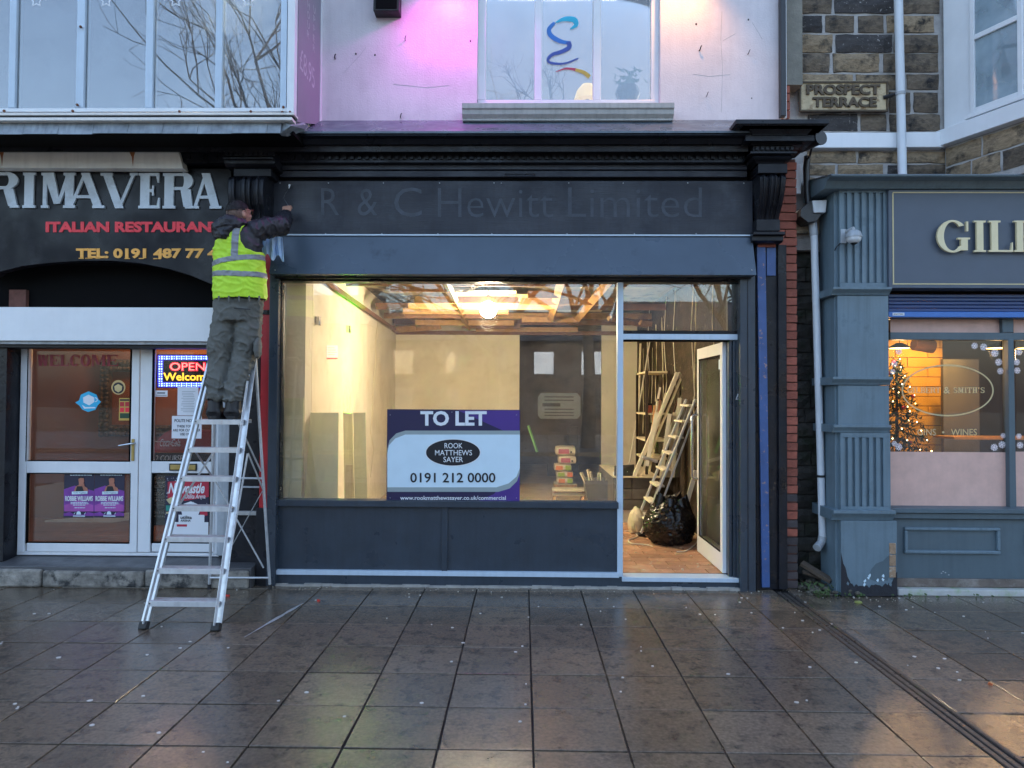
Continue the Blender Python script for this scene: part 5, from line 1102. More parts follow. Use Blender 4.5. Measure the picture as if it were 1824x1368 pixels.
mb = MB(); cr_ = [(500, 214), (522, 214), (534, 215), (546, 221), (540, 229), (524, 234), (508, 239), (498, 238)]
P0 = [W(x, y, -.66 + .2 * max(0, (x - 505) / 45)) for x, y in cr_]; c = W(518, 224, -.72)
mb.add(P0 + [c] + [p + Vector((0, .05, 0)) for p in P0], [(i, (i + 1) % 8, 8) for i in range(8)] + [(i + 9, (i + 1) % 8 + 9, (i + 1) % 8, i) for i in range(8)]); mb.build('lead_flap', m_lead, bay)
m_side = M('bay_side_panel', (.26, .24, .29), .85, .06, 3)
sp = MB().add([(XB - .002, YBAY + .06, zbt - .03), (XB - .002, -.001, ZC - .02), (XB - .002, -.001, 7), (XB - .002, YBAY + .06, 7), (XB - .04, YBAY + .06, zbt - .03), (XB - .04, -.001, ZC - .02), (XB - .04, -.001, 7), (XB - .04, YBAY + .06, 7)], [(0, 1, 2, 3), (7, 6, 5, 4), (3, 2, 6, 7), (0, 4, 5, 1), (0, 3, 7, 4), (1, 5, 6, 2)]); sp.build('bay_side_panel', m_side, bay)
MB().box(XB - .03, XB + .006, -.035, -.0005, ZC - .01, 7).build('corner_trim', m_white, bay, .002)
# writing on the side panel, running down the glass
m_script = M('faded_white_print', (.40, .39, .44), .6)
def side_mp(yc, zc_, hs):                                       # u along +Y, v down
    return lambda u_, v_, d: (XB - .001 + d, u_, v_)
for (s_, ya_, yb_, zt__, zb__) in (('R', -.53, -.49, 5.22, 5.13), ('T', -.35, -.31, 5.22, 5.14),):
    pass
def side_text(s_, y0, y1, z1, z0, bold=0): fit_text(MB(), s_, y0, z1, y1, z0, 0, bold=bold, thick=.001, mp=lambda u_, v_, d: (XB - .0018 + d, u_, v_)).build('lettering', m_script, bay)
for k, ch in enumerate('COURSE'): side_text(ch, -.60, -.55, 5.42 - k * .085, 5.36 - k * .085)
for k, ch in enumerate('HAPPY HOUR'):
    if ch != ' ': side_text(ch, -.42, -.36, 5.52 - k * .085, 5.46 - k * .085)
for k, ch in enumerate('THE UPPER'):
    if ch != ' ': side_text(ch, -.26, -.20, 5.40 - k * .085, 5.34 - k * .085)
side_text('\u00a38.95', -.60, -.20, 4.52, 4.34, .0); 
# stars on the panes
for px in (65, 189, 313, 442):
    mb = MB(); P5 = []
    for i in range(10): a = -90 + 36 * i; r_ = 13 if i % 2 == 0 else 6.5; P5.append((px + r_ * math.cos(rad(a)), 1 + r_ * math.sin(rad(a))))
    ins = [(px + (x - px) * .72, 1 + (y - 1) * .72) for x, y in P5]
    for i in range(10): j = (i + 1) % 10; fpoly(mb, [P5[i], P5[j], ins[j], ins[i]], YBAY + .0295, 0)
    mb.build('window_star', m_wht, bay)
# striped film across the panes, and the room beyond with a lit tube
film = MB(); z = WZ(168, YBAY + .05); n_ = 0
while z < WZ(58, YBAY + .05): film.box(-6.5, WX(500, YBAY, 100), YBAY + .052, YBAY + .054, z, z + .011); z += .0155
stuff(film.build('striped_blind', M('blind_white', (.80, .82, .84), .6, .05), bay))
MB().box(-6.55, -2.0, 2.4, 2.5, 3.6, 7).build('bay_room_wall', M('bay_room', (.38, .40, .44), .8, .1, 2), bay); MB().box(-6.55, XB - .05, YBAY + .1, .0, 3.80, 3.86).build('bay_floor', m_blackd, bay); MB().box(-6.6, XB, YBAY, 2.5, 7.0, 7.1).build('bay_roof', m_lead, bay)
tl_ = thing('strip_light', 'warm lit ceiling strip light glimpsed through the second bay pane', 'lamp', W(110, 135, .9)); a, b = W(86, 130, .9), W(133, 141, .9); MB().box(a.x, b.x, .9, .96, b.z, a.z).build('light_diffuser', EM('strip_glow', (1, .70, .32), 3), tl_)
# coloured wall washers above the frame and the black box beside them
def washer(px, py, col, e, label, nm, Y=-.30, size=100, aim=(0, .3, -1)):
    p = W(px, py, Y); t = thing('wall_washer', label, 'lamp', p)
    MB().box(p.x - .07, p.x + .07, p.y - .05, p.y + .05, p.z, p.z + .09).build('lamp_body', m_rubber, t, .006); MB().beam((p.x, p.y + .05, p.z + .06), (p.x, .0, p.z + .10), .03, .03).build('lamp_arm', m_rubber, t)
    MB().box(p.x - .06, p.x + .06, p.y - .04, p.y + .04, p.z - .004, p.z - .0005).build('lamp_lens', EM(nm, col, 5), t)
    l = bpy.data.lights.new(nm, 'SPOT'); l.energy = e; l.color = col; l.spot_size = rad(size); l.spot_blend = .9; l.shadow_soft_size = .05
    o = bpy.data.objects.new(nm, l); COL.objects.link(o); o.parent = t; o.location = (0, 0, -.03); o.rotation_euler = Vector(aim).to_track_quat('-Z', 'Y').to_euler()
washer(800, -44, (1, .03, .80), 11, 'magenta wall washer lamp above the left half of the rendered wall', 'magenta_glow', size=160, Y=-.21)
washer(1225, -120, (1, .42, .12), 11, 'orange wall lamp above the right half of the rendered wall', 'orange_glow', size=100)
bx = thing('black_wall_box', 'black box fitting on the rendered wall beside the magenta glow', 'fitting', W(688, 18, -.1)); MB().pbox(665, -30, 711, 19, -.12, .12).build('box_body', m_rubber, bx, .005); MB().pbox(669, -27, 707, 15, -.125, .01).build('box_face', m_blackd, bx, .002)
# swirl sticker, twigs and lamp in the upper window
sw = thing('swirl_sticker', 'blue swirl logo with a red and yellow stroke on the middle upper window pane', 'sticker', W(1010, 140, Yf))
def ribbon(pts, ws, m, o_=0):
    n = len(pts); L_ = []; R2 = []
    for i in range(n):
        a = pts[max(i - 1, 0)]; b = pts[min(i + 1, n - 1)]; dx, dy = b[0] - a[0], b[1] - a[1]; l = math.hypot(dx, dy) or 1; nx, ny = -dy / l, dx / l
        L_.append((pts[i][0] + nx * ws[i], pts[i][1] + ny * ws[i])); R2.append((pts[i][0] - nx * ws[i], pts[i][1] - ny * ws[i]))
    mb = MB()
    for i in range(n - 1):
        q_ = [W(x, y, Yf + .026 - o_ * .001) for x, y in (L_[i], L_[i + 1], R2[i + 1], R2[i])]; mb.add(q_, [(0, 1, 2, 3)])
    return mb
def spl(P_, k=8):
    out = []
    for i in range(len(P_) - 1):
        p_1 = P_[max(i - 1, 0)]; p0_ = P_[i]; p1_ = P_[i + 1]; p2_ = P_[min(i + 2, len(P_) - 1)]
        for j in range(k):
            t = j / k; out.append(tuple(.5 * ((2 * p0_[d]) + (-p_1[d] + p1_[d]) * t + (2 * p_1[d] - 5 * p0_[d] + 4 * p1_[d] - p2_[d]) * t * t + (-p_1[d] + 3 * p0_[d] - 3 * p1_[d] + p2_[d]) * t ** 3) for d in range(2)))
    return out + [P_[-1]]
A_ = spl([(1016, 52), (1026, 44), (1022, 35), (1005, 34), (990, 40)]); ribbon(A_, [.8 + 4.2 * math.sin(math.pi * i / (len(A_) - 1)) for i in range(len(A_))], None).build('swirl_stroke', M('sw_cyan', (.01, .42, .62), .4), sw)
A_ = spl([(988, 40), (978, 52), (982, 64), (1000, 74), (1015, 76)]); ribbon(A_, [2.4 + 1.8 * math.sin(math.pi * i / (len(A_) - 1)) for i in range(len(A_))], None, 1).build('swirl_stroke', M('sw_blue', (.02, .16, .50), .4), sw)
A_ = spl([(1012, 74), (1014, 84), (1000, 92), (984, 97), (976, 106), (982, 112), (1005, 113), (1030, 104)]); ribbon(A_, [3.8 * (1 - .8 * i / (len(A_) - 1)) + .5 for i in range(len(A_))], None, 2).build('swirl_stroke', M('sw_deep', (.03, .07, .32), .4), sw)
A_ = spl([(990, 128), (1008, 122), (1026, 124)]); ribbon(A_, [.5 + 2.2 * i / (len(A_) - 1) for i in range(len(A_))], None).build('swirl_stroke', M('sw_red', (.40, .03, .08), .4), sw)
A_ = spl([(1025, 124), (1040, 129), (1050, 137)]); ribbon(A_, [2.6 + 1.2 * i / (len(A_) - 1) for i in range(len(A_))], None, 1).build('swirl_stroke', M('sw_yel', (.5, .36, .05), .4), sw)
m_twig = M('dark_twig', (.045, .032, .028), .8, .2)
tw = thing('twig_arrangement', 'dark bare twig arrangement standing inside the upper window', 'plant', W(930, 182, .3))
mb = MB(); rr = random.Random(12)
def twig(mb, p, d, l, r_, dep, rr, spread=.5):
    n = 4; pts = [p]
    for i in range(n): d = (d + Vector((rr.gauss(0, .12), rr.gauss(0, .10), rr.gauss(0, .10)))).normalized(); pts.append(pts[-1] + d * l / n)
    mb.tube(pts, [r_ * (1 - .5 * i / n) for i in range(n + 1)], 4, False)
    if dep > 0:
        for k in range(rr.randint(2, 3)):
            i = rr.randint(1, n); dd = (d + Vector((rr.gauss(0, spread), rr.gauss(0, spread * .6), rr.gauss(0, spread * .6)))).normalized(); twig(mb, pts[i], dd, l * rr.uniform(.5, .8), r_ * .55, dep - 1, rr, spread)
for (px, dx) in ((925, 0), (928, -.2), (980, .1), (985, -.1), (930, .3), (1000, .35)): twig(mb, W(px, 185, .35), Vector((dx, 0, 1)), .26, .006, 4, rr, .5)
twig(mb, W(960, 185, .3), Vector((-1, 0, .75)), .5, .006, 2, rr, .3)
mb.build('twig', m_twig, tw)
yl = thing('table_lamp', 'small lit yellow lamp on the sill at the right of the middle upper pane', 'lamp', W(1045, 178, .5)); a = W(1046, 178, .5); MB().rings([((a.x, .5, a.z), .13, .1), ((a.x, .5, a.z + .09), .10, .08), ((a.x, .5, a.z + .15), .05, .04)], 16).build('lamp_shade', EM('desk_glow', (1, .66, .22), .16), yl, smooth=True); MB().rings([((a.x, .5, a.z - .08), .03, .03), ((a.x, .5, a.z), .02, .02)], 10).build('lamp_base', m_rubber, yl)
vs_ = thing('vase', 'dark leafy pot on the sill in the right upper window pane', 'vase', W(1118, 182, .4)); a = W(1118, 178, .4); MB().rings([((a.x, .4, a.z - .05), .07, .07), ((a.x, .4, a.z + .06), .12, .1), ((a.x, .4, a.z + .12), .1, .09)], 14).build('pot', m_rubber, vs_)
mb = MB(); rr = random.Random(4)
for k in range(40): c = Vector((a.x + rr.gauss(0, .06), .4 + rr.gauss(0, .04), a.z + .15 + rr.uniform(0, .14))); mb.add([c, c + Vector((rr.gauss(0, .03), 0, rr.gauss(0, .03))), c + Vector((rr.gauss(0, .04), .01, .05))], [(0, 1, 2)])
mb.build('leaves', M('dusk_leaf', (.02, .05, .03), .6), vs_)
MB().box(WX(851, .3, 0) - .5, WX(1174, .3, 0) + .5, 3.0, 3.1, 3.9, 7).build('upper_room_wall', M('upper_room', (.20, .21, .23), .8, .1, 2), shop); MB().box(-1.2, 2.2, .31, 3.0, 3.9, 4.0).build('upper_room_floor', m_brown2, shop)
# ================================================================ STONE BUILDING AND BLUE SHOPFRONT (right)
stn = thing('stone_building', 'sooty sandstone house with white trim above the slate blue bar front', 'building', (4, .2, 0))
YW = .15
m_mort2 = M('grey_pointing', (.40, .385, .37), .9, .2, 14, .6, 90)
xs0 = WX(1404, YW, 100); xb_ = WX(1684, YW, 200)
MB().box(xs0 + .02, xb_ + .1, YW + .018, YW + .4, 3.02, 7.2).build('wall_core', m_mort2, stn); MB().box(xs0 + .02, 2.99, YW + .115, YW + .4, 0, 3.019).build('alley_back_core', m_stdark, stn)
def stone(x0, x1, z0, z1, Y, m, seed, parent, nrm=None, nm='stone'):
    """one rough squared stone: bulging uneven face, worn edges"""
    rr = random.Random(seed); nx = max(2, int((x1 - x0) / .07)); nz = max(2, int((z1 - z0) / .05)); nx = min(nx, 6); nz = min(nz, 3)
    vs = []
    for j in range(nz + 1):
        for i in range(nx + 1):
            u_, v_ = i / nx, j / nz; ed = min(u_, 1 - u_) * nx, min(v_, 1 - v_) * nz; e = min(ed)
            x = x0 + (x1 - x0) * u_; z = z0 + (z1 - z0) * v_
            if e < .01: x += rr.uniform(-.005, .005); z += rr.uniform(-.005, .005)
            y = -(.014 if e > .01 else .003) - rr.uniform(0, .012) * (1 if e > .01 else .3)
            vs.append((x, y, z))
    n0 = len(vs); fs = []
    for j in range(nz):
        for i in range(nx): a = j * (nx + 1) + i; fs.append((a, a + 1, a + nx + 2, a + nx + 1))
    rim = [i for i in range(nx + 1)] + [(j + 1) * (nx + 1) - 1 for j in range(1, nz + 1)] + [nz * (nx + 1) + i for i in range(nx - 1, -1, -1)] + [j * (nx + 1) for j in range(nz - 1, 0, -1)]
    vs += [(vs[i][0], .03, vs[i][2]) for i in rim]; R0 = len(rim)
    for k in range(R0): fs.append((rim[(k + 1) % R0], rim[k], n0 + k, n0 + (k + 1) % R0))
    if nrm is None: vs = [(x, Y + y, z) for x, y, z in vs]
    else: vs = [nrm(x, y, z) for x, y, z in vs]
    mb = MB().add(vs, fs); return mb.build(nm, m, parent)
rows_ = [(-34, -8, [(1420, 1500, 2), (1506, 1590, 1), (1597, 1674, 2)]), (-8 + 4, 22, [(1418, 1482, 2), (1488, 1595, 3), (1600, 1674, 2)]), (27, 56, [(1420, 1465, 3), (1472, 1522, 2), (1530, 1575, 2), (1581, 1665, 1)]), (61, 92, [(1422, 1484, 1), (1490, 1590, 3), (1594, 1672, 2)]),
         (95, 127, [(1422, 1478, 2), (1485, 1567, 1), (1575, 1672, 2)]), (132, 158, [(1423, 1520, 1), (1526, 1612, 1), (1617, 1673, 2)]), (164, 199, [(1425, 1500, 2), (1505, 1580, 2), (1585, 1622, 2), (1629, 1672, 2)]), (203, 232, [(1440, 1528, 3), (1535, 1580, 2), (1586, 1675, 2)]),
         (236, 264, [(1440, 1528, 2), (1535, 1620, 2), (1626, 1680, 2)]), (270, 289, [(1440, 1525, 1), (1530, 1604, 1), (1610, 1685, 1)]), (293, 311, [(1440, 1488, 1), (1494, 1574, 1), (1582, 1606, 3), (1611, 1688, 2)]), (316, 338, [(1440, 1475, 1), (1480, 1560, 2)])]
sm_ = {1: m_st1, 2: m_st2, 3: m_st3}; sd_ = 0
for (y0, y1, L4) in rows_:
    for (a, b, k) in L4:
        sd_ += 1; off = (a - 1540) * .012 * -1
        p = W(a, y0, YW); q_ = W(b, y1, YW); stone(p.x, q_.x, q_.z, p.z, YW + .012, sm_[k], sd_, stn)
z = WZ(-38, YW, 1540) ; 
while z < 7:
    x = xs0 + .05; h = R_.uniform(.13, .17)
    while x < xb_ - .05:
        l = R_.uniform(.22, .5); x2 = min(x + l, xb_); sd_ += 1; stone(x, x2 - .03, z + .02, z + h, YW + .012, sm_[R_.choice((1, 2, 2, 3))], sd_, stn); x = x2
    z += h + .008
# old red brick ends and cement strip at the party wall, the black and white downpipes on the corner
MB().box(XR + .015, xs0 + .07, -.0, YW + .3, WZ(152), 7.2).build('cement_strip', M('cement_strip', (.20, .19, .16), .9, .2, 10, .4, 60), stn)
z = WZ(210); k = 0
while z < WZ(155): piece(bms['c', k % 3], 'brick', stn, (XR + .055, .005, z), sc=(.95, .6, 1)); z += .0755; k += 1
p = W(1393.5, 210, -.03); bpip = tag(MB().box(p.x - .028, p.x + .020, -.075, -.015, p.z, 7.2).build('black_downpipe', m_pipeb, None, .006), 'square black downpipe at the right end of the white rendered wall', 'pipe')
MB().box(p.x + .022, p.x + .040, -.03, .0, p.z, 7.2).build('corner_strip', m_white, shop, .002)
# white string course, level part
wb0, wb1 = WX(1455, YW - .05, 250), WX(1606, YW - .05, 250)
def strc(a, b, y0, y1): q0, q1 = W(a, y0, YW - .06), W(b, y1, YW - .06); MB().box(q0.x, q1.x, YW - .06, YW + .05, q1.z, q0.z).build('string_course', m_white, stn, .006)
strc(1440, 1601, 236, 263); strc(1605, 1682, 235, 262)
# canted bay: plane running towards the street
B0 = W(1682, 262, YW - .02); zs0 = B0.z
DIR = Vector((.42, -.907, 0)).normalized(); NRM = Vector((-DIR.y, DIR.x, 0)) * -1
if NRM.x > 0: NRM = -NRM
BLEN = .72
def BP(px, py): return RP(px, py, (B0.x, B0.y, 0), NRM)
def bs(px, py): p = BP(px, py); return ((p - Vector((B0.x, B0.y, p.z))).dot(DIR), p.z)
def bq(s_, z, o=0): return Vector((B0.x, B0.y, 0)) + DIR * s_ + Vector((0, 0, z)) + NRM * o
def bslab(name, s0, s1, z0, z1, o0, o1, m, parent=None, bev=.004):
    vs = [bq(s0, z0, o1), bq(s1, z0, o1), bq(s1, z0, o0), bq(s0, z0, o0), bq(s0, z1, o1), bq(s1, z1, o1), bq(s1, z1, o0), bq(s0, z1, o0)]
    return MB().add(vs, [(0, 3, 2, 1), (4, 5, 6, 7), (0, 1, 5, 4), (1, 2, 6, 5), (2, 3, 7, 6), (3, 0, 4, 7)]).build(name, m, parent or stn, bev)
zb0 = bs(1682, 262)[1]; zb1 = bs(1682, 234)[1]
bslab('bay_wall', .0, BLEN, zb1, 7.2, -.2, .0, m_white); bslab('string_course', -.03, BLEN + .02, zb0, zb1, -.15, .07, m_white)
ZLOW = W(1600, 310, -.445).z + .004
bslab('bay_wall_core', .0, BLEN, ZLOW, zb0 - .001, -.25, -.014, m_mort2, bev=0)
z = zb0 - .02; k = 0
while z > ZLOW + .17:
    h = R_.choice((.10, .13, .16)); s_ = .01
    while s_ < BLEN:
        l = R_.uniform(.2, .42); s2 = min(s_ + l, BLEN); sd_ += 1
        if s2 - s_ > .05: stone(s_, s2 - .02, z - h, z, 0, sm_[R_.choice((1, 2, 2))], sd_, stn, nrm=lambda a, b, c: tuple(bq(a, c, -b - .012)))
        s_ = s2
    z -= h + .018
sA, zA = bs(1738, 190); wz0 = bs(1735, 205)[1]
wz1 = 6.4; bslab('bay_window_frame', sA - .03, sA + .01, wz0, wz1, -.0, .03, m_upvc); bslab('bay_window_frame', sA + .01, BLEN - .08, wz0, wz0 + .05, .0, .03, m_upvc)
zt0 = bs(1742, 66)[1]; bslab('bay_window_frame', sA + .01, BLEN - .08, zt0 - .025, zt0 + .02, .0, .032, m_upvc); bslab('bay_window_frame', BLEN - .08, BLEN - .04, wz0, wz1, .0, .03, m_upvc)
m_gb = GLASS('bay_glass', 1.6, (.8, .85, .88), .0, .35, (.55, .68, .76), wob=.1)
bslab('bay_window_pane', sA + .01, BLEN - .08, wz0 + .05, zt0 - .025, .004, .014, m_gb, bev=0); bslab('bay_window_pane', sA + .01, BLEN - .08, zt0 + .02, wz1, .004, .014, m_gb, bev=0)
bslab('bay_window_sill', sA - .06, BLEN, wz0 - .035, wz0, .0, .06, m_white)
e = bq(BLEN, 0); MB().box(e.x + .001, 6.8, e.y + .02, e.y + .3, zb1, 7.2).build('bay_wall', m_white, stn); MB().box(e.x + .03, 6.8, e.y - .05, e.y + .3, zb0, zb1).build('string_course', m_white, stn, .004); MB().box(e.x + .001, 6.8, e.y + .02, e.y + .3, ZLOW, zb0).build('bay_wall_core', m_st2, stn)
MB().box(4.75, 6.2, e.y - .0, e.y + .03, wz0, 6.4).build('bay_window_pane', m_gb, stn)
for a, b, c, d in ((4.70, 4.75, wz0 - .05, 6.45), (6.2, 6.25, wz0 - .05, 6.45)): MB().box(a, b, e.y - .01, e.y + .04, c, d).build('bay_window_frame', m_upvc, stn)
# cast street name plate
np = thing('street_name_plate', 'rusty cast iron plate lettered PROSPECT TERRACE on the sandstone wall', 'sign', W(1503, 197, YW - .04))
YP = YW - .045
pr = [(1429, 147), (1433, 143.5), (1573, 144), (1577, 147), (1583, 152), (1583, 190), (1578, 196), (1430, 199), (1424, 194), (1424, 152)]
m_plate = M('plate_cream', (.52, .42, .26), .7, .15, 18, .15, 60, dirt=((.20, .10, .04), 16, .52, .68)); m_cast = M('cast_letter', (.085, .06, .035), .7, .3, 30, .3, 60)
fpoly(MB(), pr, YP + .02, 0).build('plate_back', m_plate, np); MB().pbox(1426, 146, 1581, 196.5, YP + .004, .02).build('plate_panel', m_plate, np, .003)
for r4 in ((1424, 144, 1583, 147.5), (1424, 195, 1583, 198.5), (1424, 147.5, 1427.5, 195), (1579.5, 147.5, 1583, 195)): pb('plate_rim', *r4, YP - .008, .014, m_cast, np, .003)
text('cast_lettering', 'PROSPECT', 1436, 151, 1567, 169.5, YP + .004, m_cast, np, bold=.04, thick=.014); text('cast_lettering', 'TERRACE', 1447, 173.5, 1561, 191.5, YP + .004, m_cast, np, bold=.04, thick=.014)
# white downpipe on the stone
wp = thing('white_downpipe', 'tall white round downpipe running down the sandstone wall', 'pipe', W(1607, 310, YW - .12))
YQ = YW - .10; a = W(1600, -10, YQ); b = W(1607.5, 315, YQ); top = a + (a - b).normalized() * 2.0
MB().tube([b, a, top], .037, 14).build('pipe', m_pipew, wp, smooth=True)
c = W(1604, 167, YQ); MB().tube([c + Vector((0, 0, .012)), c - Vector((0, 0, .012))], .043, 14).build('pipe_clip', m_pipeg, wp); MB().tube([c + Vector((-.04, .01, 0)), c + Vector((-.12, .06, -.01))], [.012, .02], 6).build('clip_bracket', m_rubber, wp)
# ---------------------------------------------------------------- the bar front
bar_ = thing('bar_shopfront', 'slate blue bar front with fluted pilaster, blue roller shutter and GILBERT fascia', 'building', (4, -.2, 0))
YG1 = -.24
def gp(name, x0, y0, x1, y1, Y, dep, m=m_blue, bev=.004): return pb(name, x0, y0, x1, y1, Y, dep, m, bar_, bev)
XE = 6.8
def gl(name, x0, y0, y1, Y, dep, m=m_blue, bev=.003, x1=None):   # long horizontal running off to the right
    a = WX(x0, Y, (y0 + y1) / 2); z1_ = W(1650, y0, Y).z; z0_ = W(1650, y1, Y).z; return MB().box(a, XE if x1 is None else WX(x1, Y, y0), Y, Y + dep, z0_, z1_).build(name, m, bar_, bev)
gz = lambda py, Y: W(1600, py, Y).z
MB().xprism([(YW, gz(308, -.42) + .10), (-.44, gz(311, -.44)), (-.44, gz(314, -.44)), (-.40, gz(316, -.40)), (-.34, gz(322, -.34)), (-.29, gz(336, -.29)), (YW, gz(336, -.29))], WX(1482, -.44, 312), XE).build('cornice', m_blue, bar_, .002)
MB().xprism([(YW, gz(308, -.42) + .106), (-.445, gz(310, -.445)), (-.445, gz(312, -.445)), (YW, gz(308, -.42) + .102)], WX(1482, -.44, 312) - .01, XE).build('lead_capping', m_leadd, bar_)
def fluted(y0, y1, xa, xb, Y, flutes, fy0, fy1, nm):
    a, b = WX(xa, Y, y0), WX(xb, Y, y0); z0_, z1_ = gz(y1, Y), gz(y0, Y); f0, f1 = gz(fy1, Y), gz(fy0, Y); d = .022; ridges = MB()
    MB().box(a, b, Y + d, YW, z0_, z1_).build(nm + '_core', m_blue, bar_)
    xs = [a]; 
    for (q0, q1) in flutes: xs += [WX(q0, Y, (y0 + y1) / 2), WX(q1, Y, (y0 + y1) / 2)]
    xs.append(b)
    for i in range(0, len(xs), 2): MB().box(xs[i], xs[i + 1], Y, Y + d - .0005, f0, f1).build('flute_ridge', m_blue, bar_, .003)
    MB().box(a, b, Y, Y + d - .0005, f1, z1_).build(nm, m_blue, bar_, .003); MB().box(a, b, Y, Y + d - .0005, z0_, f0).build(nm, m_blue, bar_, .003)
fl = [(1504 + i * 12.9, 1509.5 + i * 12.9) for i in range(6)]
fluted(336.5, 514, 1495, 1580, YG1, fl, 343, 504, 'pilaster_panel')
gp('pilaster_return', 1487, 338, 1494.5, 1060, YG1 + .04, .3, m_blue)
def mould(y0, y1, xa, xb, out, mid=None):
    a, b = WX(xa, YG1 - out, y0), WX(xb, YG1 - out, y0); zz = lambda t: gz(y0 + (y1 - y0) * t, YG1)
    MB().xprism([(YW, zz(0)), (YG1 - out, zz(0)), (YG1 - out, zz(.3)), (YG1 - out * .6, zz(.55)), (YG1 - out * .3, zz(.75)), (YG1 - .004, zz(1)), (YW, zz(1))], a, b).build('pilaster_moulding', m_blue, bar_, .002)
mould(513, 526, 1484, 1589, .05)
gp('pilaster_panel', 1492, 526.5, 1583, 673, YG1 + .005, .3); mould(672, 686, 1484, 1590, .045); gp('pilaster_panel', 1493, 686.5, 1584, 759, YG1 + .005, .3); mould(757, 771, 1485, 1588, .035)
fl2 = [(1505 + i * 12.6, 1510.5 + i * 12.6) for i in range(6)]
fluted(771.5, 909, 1497, 1586, YG1 - .004, fl2, 780, 903, 'pilaster_panel'); mould(908, 927, 1485, 1596, .05)
gp('pilaster_plinth', 1498, 927.5, 1598, 1062, YG1 - .01, .3)
# peeling black base coat and the exposed brick at the corner
m_peel = M('bare_black_base', (.014, .015, .022), .6, .3, 20, .4, 60)
rr = random.Random(8); ptop = []
for i in range(27):
    t = i / 26; x = 1498 + t * 100; y = 1030 + 14 * math.sin(t * math.pi) ** .6 + rr.uniform(-3, 4); y = y - (45 * (1 - t / .16) if t < .16 else 0) - (12 if t > .93 else 0); ptop.append((x, y))
fpoly(MB(), [(1498, 1062), *ptop, (1598, 1062)], YG1 - .0105, 1).build('peeled_base', m_peel, bar_)
for k in range(14):
    x = 1500 + rr.uniform(0, 95); y = 1032 + rr.uniform(-10, 22); fpoly(MB(), [(x + rr.uniform(-2, 2), y - 3), (x + 2.5, y + rr.uniform(-1, 1)), (x + rr.uniform(-1, 2), y + 4), (x - 2.5, y + 1)], YG1 - .0105, 2).build('paint_flake', m_blue if k % 2 else m_skyb, bar_)
rrp = []
fpoly(MB(), [(1546, 1030), (1552, 1014), (1560, 1004), (1573, 999), (1582, 990), (1597, 985), (1597, 1032), (1560, 1036)], YG1 - .0103, 0).build('repainted_patch', m_bluedk, bar_)
m_expb = M('bare_pale_brick', (.32, .21, .13), .8, .25, 20, .5, 70, dirt=((.5, .46, .4), 22, .55, .7))
for k in range(3): pb('bare_brick', 1584.5, 967.5 + k * 21, 1596, 987 + k * 21, YG1 - .016, .03, m_expb, bar_, .004)
# fascia sign
gl('sign_board', 1583, 338, 513, YG1 - .03, .2, m_sign)
YSg = YG1 - .03
for (a, b, c, d) in ((1590, 342, None, 344), (1590, 505, None, 507)):
    z1_, z0_ = W(1700, b, YSg).z, W(1700, d, YSg).z; MB().box(WX(a, YSg, b), XE - .1, YSg - .003, YSg, z0_, z1_).build('gold_line', m_goldln, bar_)
pb('gold_line', 1590, 344.1, 1592.2, 505, YSg - .003, .003, m_goldln, bar_, 0)
for (ch, a, b) in (('G', 1667, 1722), ('I', 1729, 1757), ('L', 1759, 1801), ('B', 1804, 1850), ('E', 1854, 1896), ('R', 1900, 1952), ('T', 1954, 2000)):
    q0 = W(a, 394, YSg - .03).x; serif(MB(), ch, a, 394, b, 449.5, YSg - .022, T=.21, t=.06, sv=.08, sh=.055, thick=.02).build('raised_letter', m_gold, bar_)
# roller shutter
for k in range(5): 
    y0 = 524 + k * 6.3; gl('shutter_lath', 1583, y0, y0 + 6.0, -.12 + (.01 if k % 2 else 0), .05, m_shutb, .006)
gl('shutter_head', 1583, 513.5, 523.6, -.10, .1, m_blackd)
gl('shutter_rail', 1583, 555, 565, -.15, .06, m_shutb2, .004); pb('shutter_label', 1590, 557, 1611, 562, -.1515, .002, m_wht, bar_, 0); text('lettering', 'SHUTTERS', 1592, 558.5, 1609, 560.5, -.1516, m_print, bar_)
# window
YN = -.06
gl('window_head', 1584, 565.5, 568, YN, .1, m_bluedk); gl('window_rail', 1586, 592, 605, YN - .01, .08, m_bluedk)
def slantpost(x0t, x1t, x0b, x1b, yt, yb, Y, dep, m, nm):
    MB().prism([(W(x, y, Y).x, W(x, y, Y).z) for x, y in ((x0t, yt), (x1t, yt), (x1b, yb), (x0b, yb))], Y, Y + dep).build(nm, m, bar_, .004)
slantpost(1796, 1806, 1799, 1811, 605, 906, YN - .02, .08, m_bluedk, 'window_mullion'); slantpost(1785, 1806, 1786, 1806, 568, 592, YN, .08, m_bluedk, 'window_mullion')
MB().pbox(1586, 566, 1786, 593, YN + .04, .004).build('transom_film', m_frost, bar_); MB().pbox(1806, 566, 1980, 593, YN + .04, .004).build('transom_film', m_frost, bar_)
MB().pbox(1584, 604, 1800, 805, YN + .03, .008).build('window_pane', m_glassd, bar_); MB().pbox(1810, 604, 2010, 805, YN + .03, .008).build('window_pane', m_glassd, bar_)
MB().pbox(1584, 805.2, 1800, 907, YN + .03, .008).build('frosted_pane', m_frost, bar_); MB().pbox(1809, 805.2, 2012, 907, YN + .03, .008).build('frosted_pane', m_frost, bar_)
MB().box(WX(2010, YN, 700), XE, YN, YN + .2, 0.2, 2.4).build('window_mullion', m_bluedk, bar_)
gl('window_sill', 1586, 906, 914, -.20, .25, m_bluedk); gl('window_sill', 1590, 914.5, 924, -.17, .2, m_bluedk)
gl('stall_riser', 1592, 924.5, 1030, -.13, .2, m_bluedk)
for r4 in ((1612, 940, 1783, 945.5), (1612, 981, 1783, 987), (1612, 945.6, 1618, 980.9), (1777, 945.6, 1783, 980.9)): gp('panel_moulding', *r4, -.155, .03, m_blue, .008)
